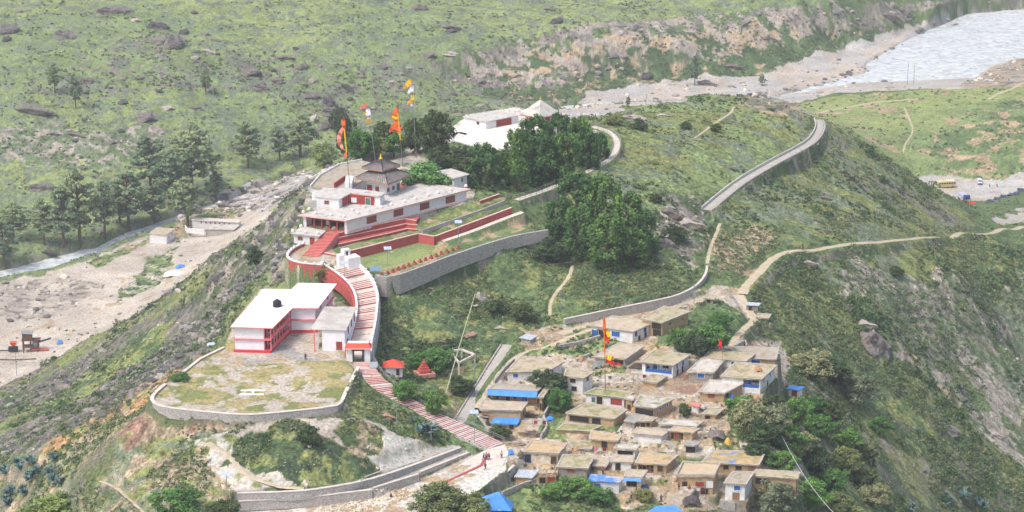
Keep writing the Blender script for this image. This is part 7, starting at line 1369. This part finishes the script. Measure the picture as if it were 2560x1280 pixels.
# ------------------------------------------------------------------ people
skin = mat('skin', S(150,106,82), S(140,98,76), 6)
def skinned(name, pts, edges_, rad, m, parent, sub=1):
    me = bpy.data.meshes.new(name); me.from_pydata(pts, edges_, []); o = bpy.data.objects.new(name, me); COL.objects.link(o)
    s = o.modifiers.new('s', 'SKIN'); s.use_smooth_shade = True; o.modifiers.new('d', 'SUBSURF').levels = sub
    for i, r in enumerate(rad): me.skin_vertices[0].data[i].radius = (r, r)
    me.skin_vertices[0].data[0].use_root = True
    bpy.context.view_layer.update(); dg = bpy.context.evaluated_depsgraph_get(); nm = bpy.data.meshes.new_from_object(o.evaluated_get(dg)); bpy.data.objects.remove(o); nm.materials.clear(); nm.materials.append(m)
    q = bpy.data.objects.new(name, nm); COL.objects.link(q); q.parent = parent; return q
def pose(kind):
    # joints: 0 pelvis 1 chest 2 neck 3 head 4-6 arm L 7-9 arm R 10-13 leg L 14-17 leg R
    if kind == 'stand': J = [(0,0,.92),(0,0,1.3),(0,0,1.48),(0,-.02,1.6),(.2,0,1.4),(.27,.02,1.12),(.29,-.1,.86),(-.2,0,1.4),(-.27,.02,1.12),(-.28,-.08,.86),(.1,0,.88),(.11,-.02,.48),(.11,.02,.08),(.11,-.15,.04),(-.1,0,.88),(-.11,-.02,.48),(-.11,.02,.08),(-.11,-.15,.04)]
    elif kind == 'walk': J = [(0,0,.92),(0,-.03,1.3),(0,-.06,1.48),(0,-.1,1.6),(.2,-.03,1.4),(.26,.12,1.15),(.26,.1,.9),(-.2,-.03,1.4),(-.26,-.14,1.16),(-.24,-.32,1.0),(.1,0,.88),(.11,-.2,.5),(.11,-.28,.1),(.11,-.43,.05),(-.1,0,.88),(-.11,.08,.48),(-.11,.34,.14),(-.11,.22,.05)]
    else: J = [(0,.1,.24),(0,-.1,.58),(0,-.18,.74),(0,-.24,.86),(.19,-.12,.66),(.27,-.28,.45),(.16,-.46,.35),(-.19,-.12,.66),(-.27,-.28,.45),(-.16,-.46,.35),(.1,.08,.22),(.2,-.3,.48),(.18,-.2,.06),(.18,-.36,.04),(-.1,.08,.22),(-.2,-.3,.48),(-.18,-.2,.06),(-.18,-.36,.04)]
    return J
BE = [(0,1),(1,2),(2,3),(1,4),(4,5),(5,6),(1,7),(7,8),(8,9),(0,10),(10,11),(11,12),(12,13),(0,14),(14,15),(15,16),(16,17)]
BR = [.13,.14,.06,.10,.06,.045,.035,.06,.045,.035,.09,.065,.045,.045,.09,.065,.045,.045]
def person_proto(kind, top, low, hair):
    root = empty('person', (0, 0, 0)); J = pose(kind); skinned('body', J, BE, BR, skin, root)
    skinned('shirt', [J[0], J[1], J[4], tuple((a+b)/2 for a, b in zip(J[4], J[5])), J[7], tuple((a+b)/2 for a, b in zip(J[7], J[8]))], [(0,1),(1,2),(2,3),(1,4),(4,5)], [.165,.175,.085,.07,.085,.07], top, root)
    skinned('trousers', [J[0], J[10], J[11], J[12], J[14], J[15], J[16]], [(0,1),(1,2),(2,3),(0,4),(4,5),(5,6)], [.155,.115,.09,.07,.115,.09,.07], low, root)
    h = J[3]; MB().lathe((h[0], h[1]+.02, h[2]+.02), [(.115, 0), (.125, .05), (.09, .11), (.02, .14)], 10).build('hair', hair, root, smooth=True); return root
hairM = mat('black_hair', S(34,30,30), S(26,24,24), 6)
cm = {'blue': mat('shirt_blue', S(66,84,130), S(56,72,114), 4), 'red': mat('shirt_red', S(176,56,58), S(156,48,50), 4), 'white': mat('shirt_white', S(212,210,206), S(196,194,190), 4), 'orange': mat('shirt_orange', S(212,110,60), S(196,98,52), 4), 'grey': mat('trouser_grey', S(84,84,90), S(70,70,76), 4), 'maroon': mat('skirt_maroon', S(120,48,56), S(104,42,48), 4), 'pink': mat('shawl_pink', S(214,130,140), S(196,116,126), 4), 'dark': mat('coat_dark', S(58,60,72), S(50,50,60), 4), 'green': mat('shirt_green', S(80,120,90), S(70,106,80), 4)}
PROT = {}
for px, py, kd, tp, lw, rz, tx in [(1216,1150,'stand','pink','dark',.3,'person in a pink top standing in the group on the pale apron'),(1209,1152,'walk','dark','grey',1.2,'person in a dark coat walking left of the pink-topped one'),(1223,1151,'walk','red','grey',-1,'person in red stepping right in the apron group'),(1254,1146,'stand','white','maroon',0,'person standing alone near the right parapet of the apron'),(1213,1175,'walk','dark','grey',2.2,'dark-clothed person walking down the white apron'),
    (774,1250,'sit','red','dark',.2,'worker in red squatting leftmost under the grey wall'),(800,1252,'sit','maroon','maroon',-.4,'worker in maroon squatting second from the left'),(827,1246,'stand','red','dark',.4,'worker in red standing before the grey wall'),(868,1238,'sit','orange','dark',.8,'worker in orange squatting near the wall step'),(878,1238,'sit','dark','grey',-.5,'dark-clothed worker squatting beside the orange one'),(977,1243,'sit','red','maroon',.3,'worker in red crouching alone in the rubble'),(762,1250,'stand','green','grey',0,'worker in green at the left of the squatting row'),
    (1578,1248,'stand','white','dark',.4,'person in a white shirt standing on the village steps'),(1590,1236,'walk','dark','grey',1.4,'person in a dark coat higher on the village steps'),(1697,1225,'stand','red','dark',0,'person in red standing on the straw yard terrace'),(1722,1222,'sit','pink','maroon',.5,'person in pink sitting on the straw yard terrace'),(1866,1270,'sit','maroon','maroon',.2,'person in maroon sitting under the lowest white house'),(1522,1198+30,'stand','blue','dark',.2,'person in blue beside the torn blue roof'),
    (764,901,'stand','dark','dark',0,'dark-clothed person standing by a pale slab in the school yard'),(2007,626,'walk','maroon','dark',-1.4,'person in dark red walking on the long footpath'),(2492,468,'walk','dark','grey',.6,'dark-clothed person walking across the gravel lot'),(2474,469,'stand','blue','grey',.2,'person in blue on the gravel lot near the jeep'),(1507,1186,'stand','orange','dark',.5,'person in orange behind the torn blue roof'),(1652,1255,'walk','blue','dark',2,'person in blue walking on the lowest village path'),
    (1390,1152,'sit','dark','dark',0,'dark-clothed person sitting beside the cream house'),(1560,1020,'stand','red','grey',0,'person in red at the corner of the large earth-roofed house')]:
    key = (kd, tp, lw)
    if key not in PROT: o = PROT[key] = person_proto(kd, cm[tp], cm[lw], hairM)
    else: o = copy_tree(PROT[key])
    o.location = G(px, py); o.rotation_euler.z = rz; o.scale = (1.06,)*3; tag(o, tx, 'person')
# ------------------------------------------------------------------ loose village things: dry-stone walls, ladders, roof clutter
for lb, pts, h in [('dry-stone wall curving down from the vine-hung house',[(1640,1106),(1672,1112),(1690,1128)],.9),('dry-stone wall on the right edge of the green bank',[(1358,1050),(1368,1075),(1352,1100)],1.2),('dry-stone wall along the garden at the village foot',[(1255,1240),(1300,1220),(1345,1205)],1.0),('grey wall stub beside the lowest white house',[(1800,1262),(1838,1270)],1.3),('low stone wall behind the long mud-roofed house',[(1838,872),(1862,858),(1866,872)],1.0),('dry-stone terrace wall between path and lumpy-roofed house',[(1235,960),(1262,925),(1285,905)],.9),
    ('low stone wall below the wide whitewashed house',[(1395,870),(1440,862),(1500,845)],.8),('stone wall left of the banner pole yard',[(1440,905),(1475,890)],.8),('low wall along the right edge of the awning house yard',[(1368,1000),(1372,1025),(1360,1045)],1.2),('rubble wall beneath the patchwork-roofed house',[(1740,1170),(1800,1178),(1850,1172)],1.0)]:
    wall('stone_wall', lb, 'wall', [G(*q)+Vector((0, 0, h)) for q in pts], h+.8, rubble, .45)
for i, (px, py, hh, tx) in enumerate([(1802,948,3,'leaning on the big veranda house'),(1388,1185,2.6,'leaning on the grey stone house'),(1657,1215,3,'beside the two-storey ochre house')]):
    b = G(px, py); rt = empty('ladder', b, 'rough wooden ladder '+tx, 'ladder')
    for s in (-.22, .22): MB(b).tube([b+Vector((s, 0, 0)), b+Vector((s*.8, .9, hh))], .05, 5).build('stile', woodM, rt)
    for k in range(7): t = (k+.7)/7.5; MB(b).tube([b+Vector((-.24, .9*t, hh*t)), b+Vector((.24, .9*t, hh*t))], .035, 5).build('rung', woodM, rt)

for px, py, tx, col in [(1600,952,'in the bare yard beside the low ochre store','white'),(1350,1068,'behind the timber pile by the lean-to yard','red'),(1745,1236,'in front of the two-storey ochre house','blue'),(1500,1135,'between the small white house and the weedy roof','pink')]:
    b = G(px, py); rt = empty('laundry_line', b, 'short laundry line with hanging cloths '+tx, 'laundry line')
    for s in (-1, 1): MB(b).tube([b+Vector((1.6*s, 0, -.3)), b+Vector((1.6*s, 0, 1.7))], .05, 5).build('post', woodM, rt)
    MB(b).tube([b+Vector((-1.6, 0, 1.65)), b+Vector((0, 0, 1.55)), b+Vector((1.6, 0, 1.65))], .02, 4).build('rope', woodM, rt)
    for k, m in enumerate([cm[col], cm['white'], cm['maroon']]): MB(b).box(b+Vector((-1.0+k*1.0, 0, 1.15)), (.75, .04, .8)).build('cloth', m, rt)
for n_i, (px, py, tx) in enumerate([(1452,900,'beside the grey tarpaulin dome'),(1640,880,'above the bare yard by the dark tree'),(1585,1030,'left of the half whitewashed gabled house'),(1820,1108,'on the dusty bank above the patchwork roof'),(1440,1128,'on the ground behind the grey stone house'),(1560,1170,'beside the house with the bright orange roof'),(1890,1000,'under the platform-roofed store'),(1250,1000,'on the ground beside the awning house'),(1680,1050,'above the chalk-white roof')]):
    b = G(px, py); mb = MB(b); r = np.random.default_rng(px)
    n2 = 9; vs = [b+Vector((1.0*(1-j/7)**.6*math.cos(2*PI*i/n2)*r.uniform(.85, 1.1), 1.0*(1-j/7)**.6*math.sin(2*PI*i/n2)*r.uniform(.85, 1.1), 1.5*j/7-.1)) for j in range(8) for i in range(n2)]
    mb.add(vs, [(j*n2+i, j*n2+(i+1) % n2, (j+1)*n2+(i+1) % n2, (j+1)*n2+i) for j in range(7) for i in range(n2)]); o = mb.build('hay_stack', MATS['straw'] if n_i % 2 else MATS['dry_straw']); tag(o, 'small rounded hay stack '+tx, 'hay stack')
# ------------------------------------------------------------------ the air
hm = bpy.data.materials.new('haze'); hm.use_nodes = True; n = hm.node_tree; n.nodes.clear()
o_ = n.nodes.new('ShaderNodeOutputMaterial'); pv = n.nodes.new('ShaderNodeVolumePrincipled'); pv.inputs['Color'].default_value = (.93, .96, 1, 1); pv.inputs['Density'].default_value = .00016
pv.inputs['Anisotropy'].default_value = .2; n.links.new(pv.outputs[0], o_.inputs['Volume'])
hz = MB(); zlo = float(Z.min())-1; zhi = max(float(Z.max()), CAMZ)+8
hz.box((0, 3400, (zlo+zhi)/2), (13000, 7800, zhi-zlo)); hzo = hz.build('haze', hm); tag(hzo, 'thin pale summer haze over the valley', kind='stuff')
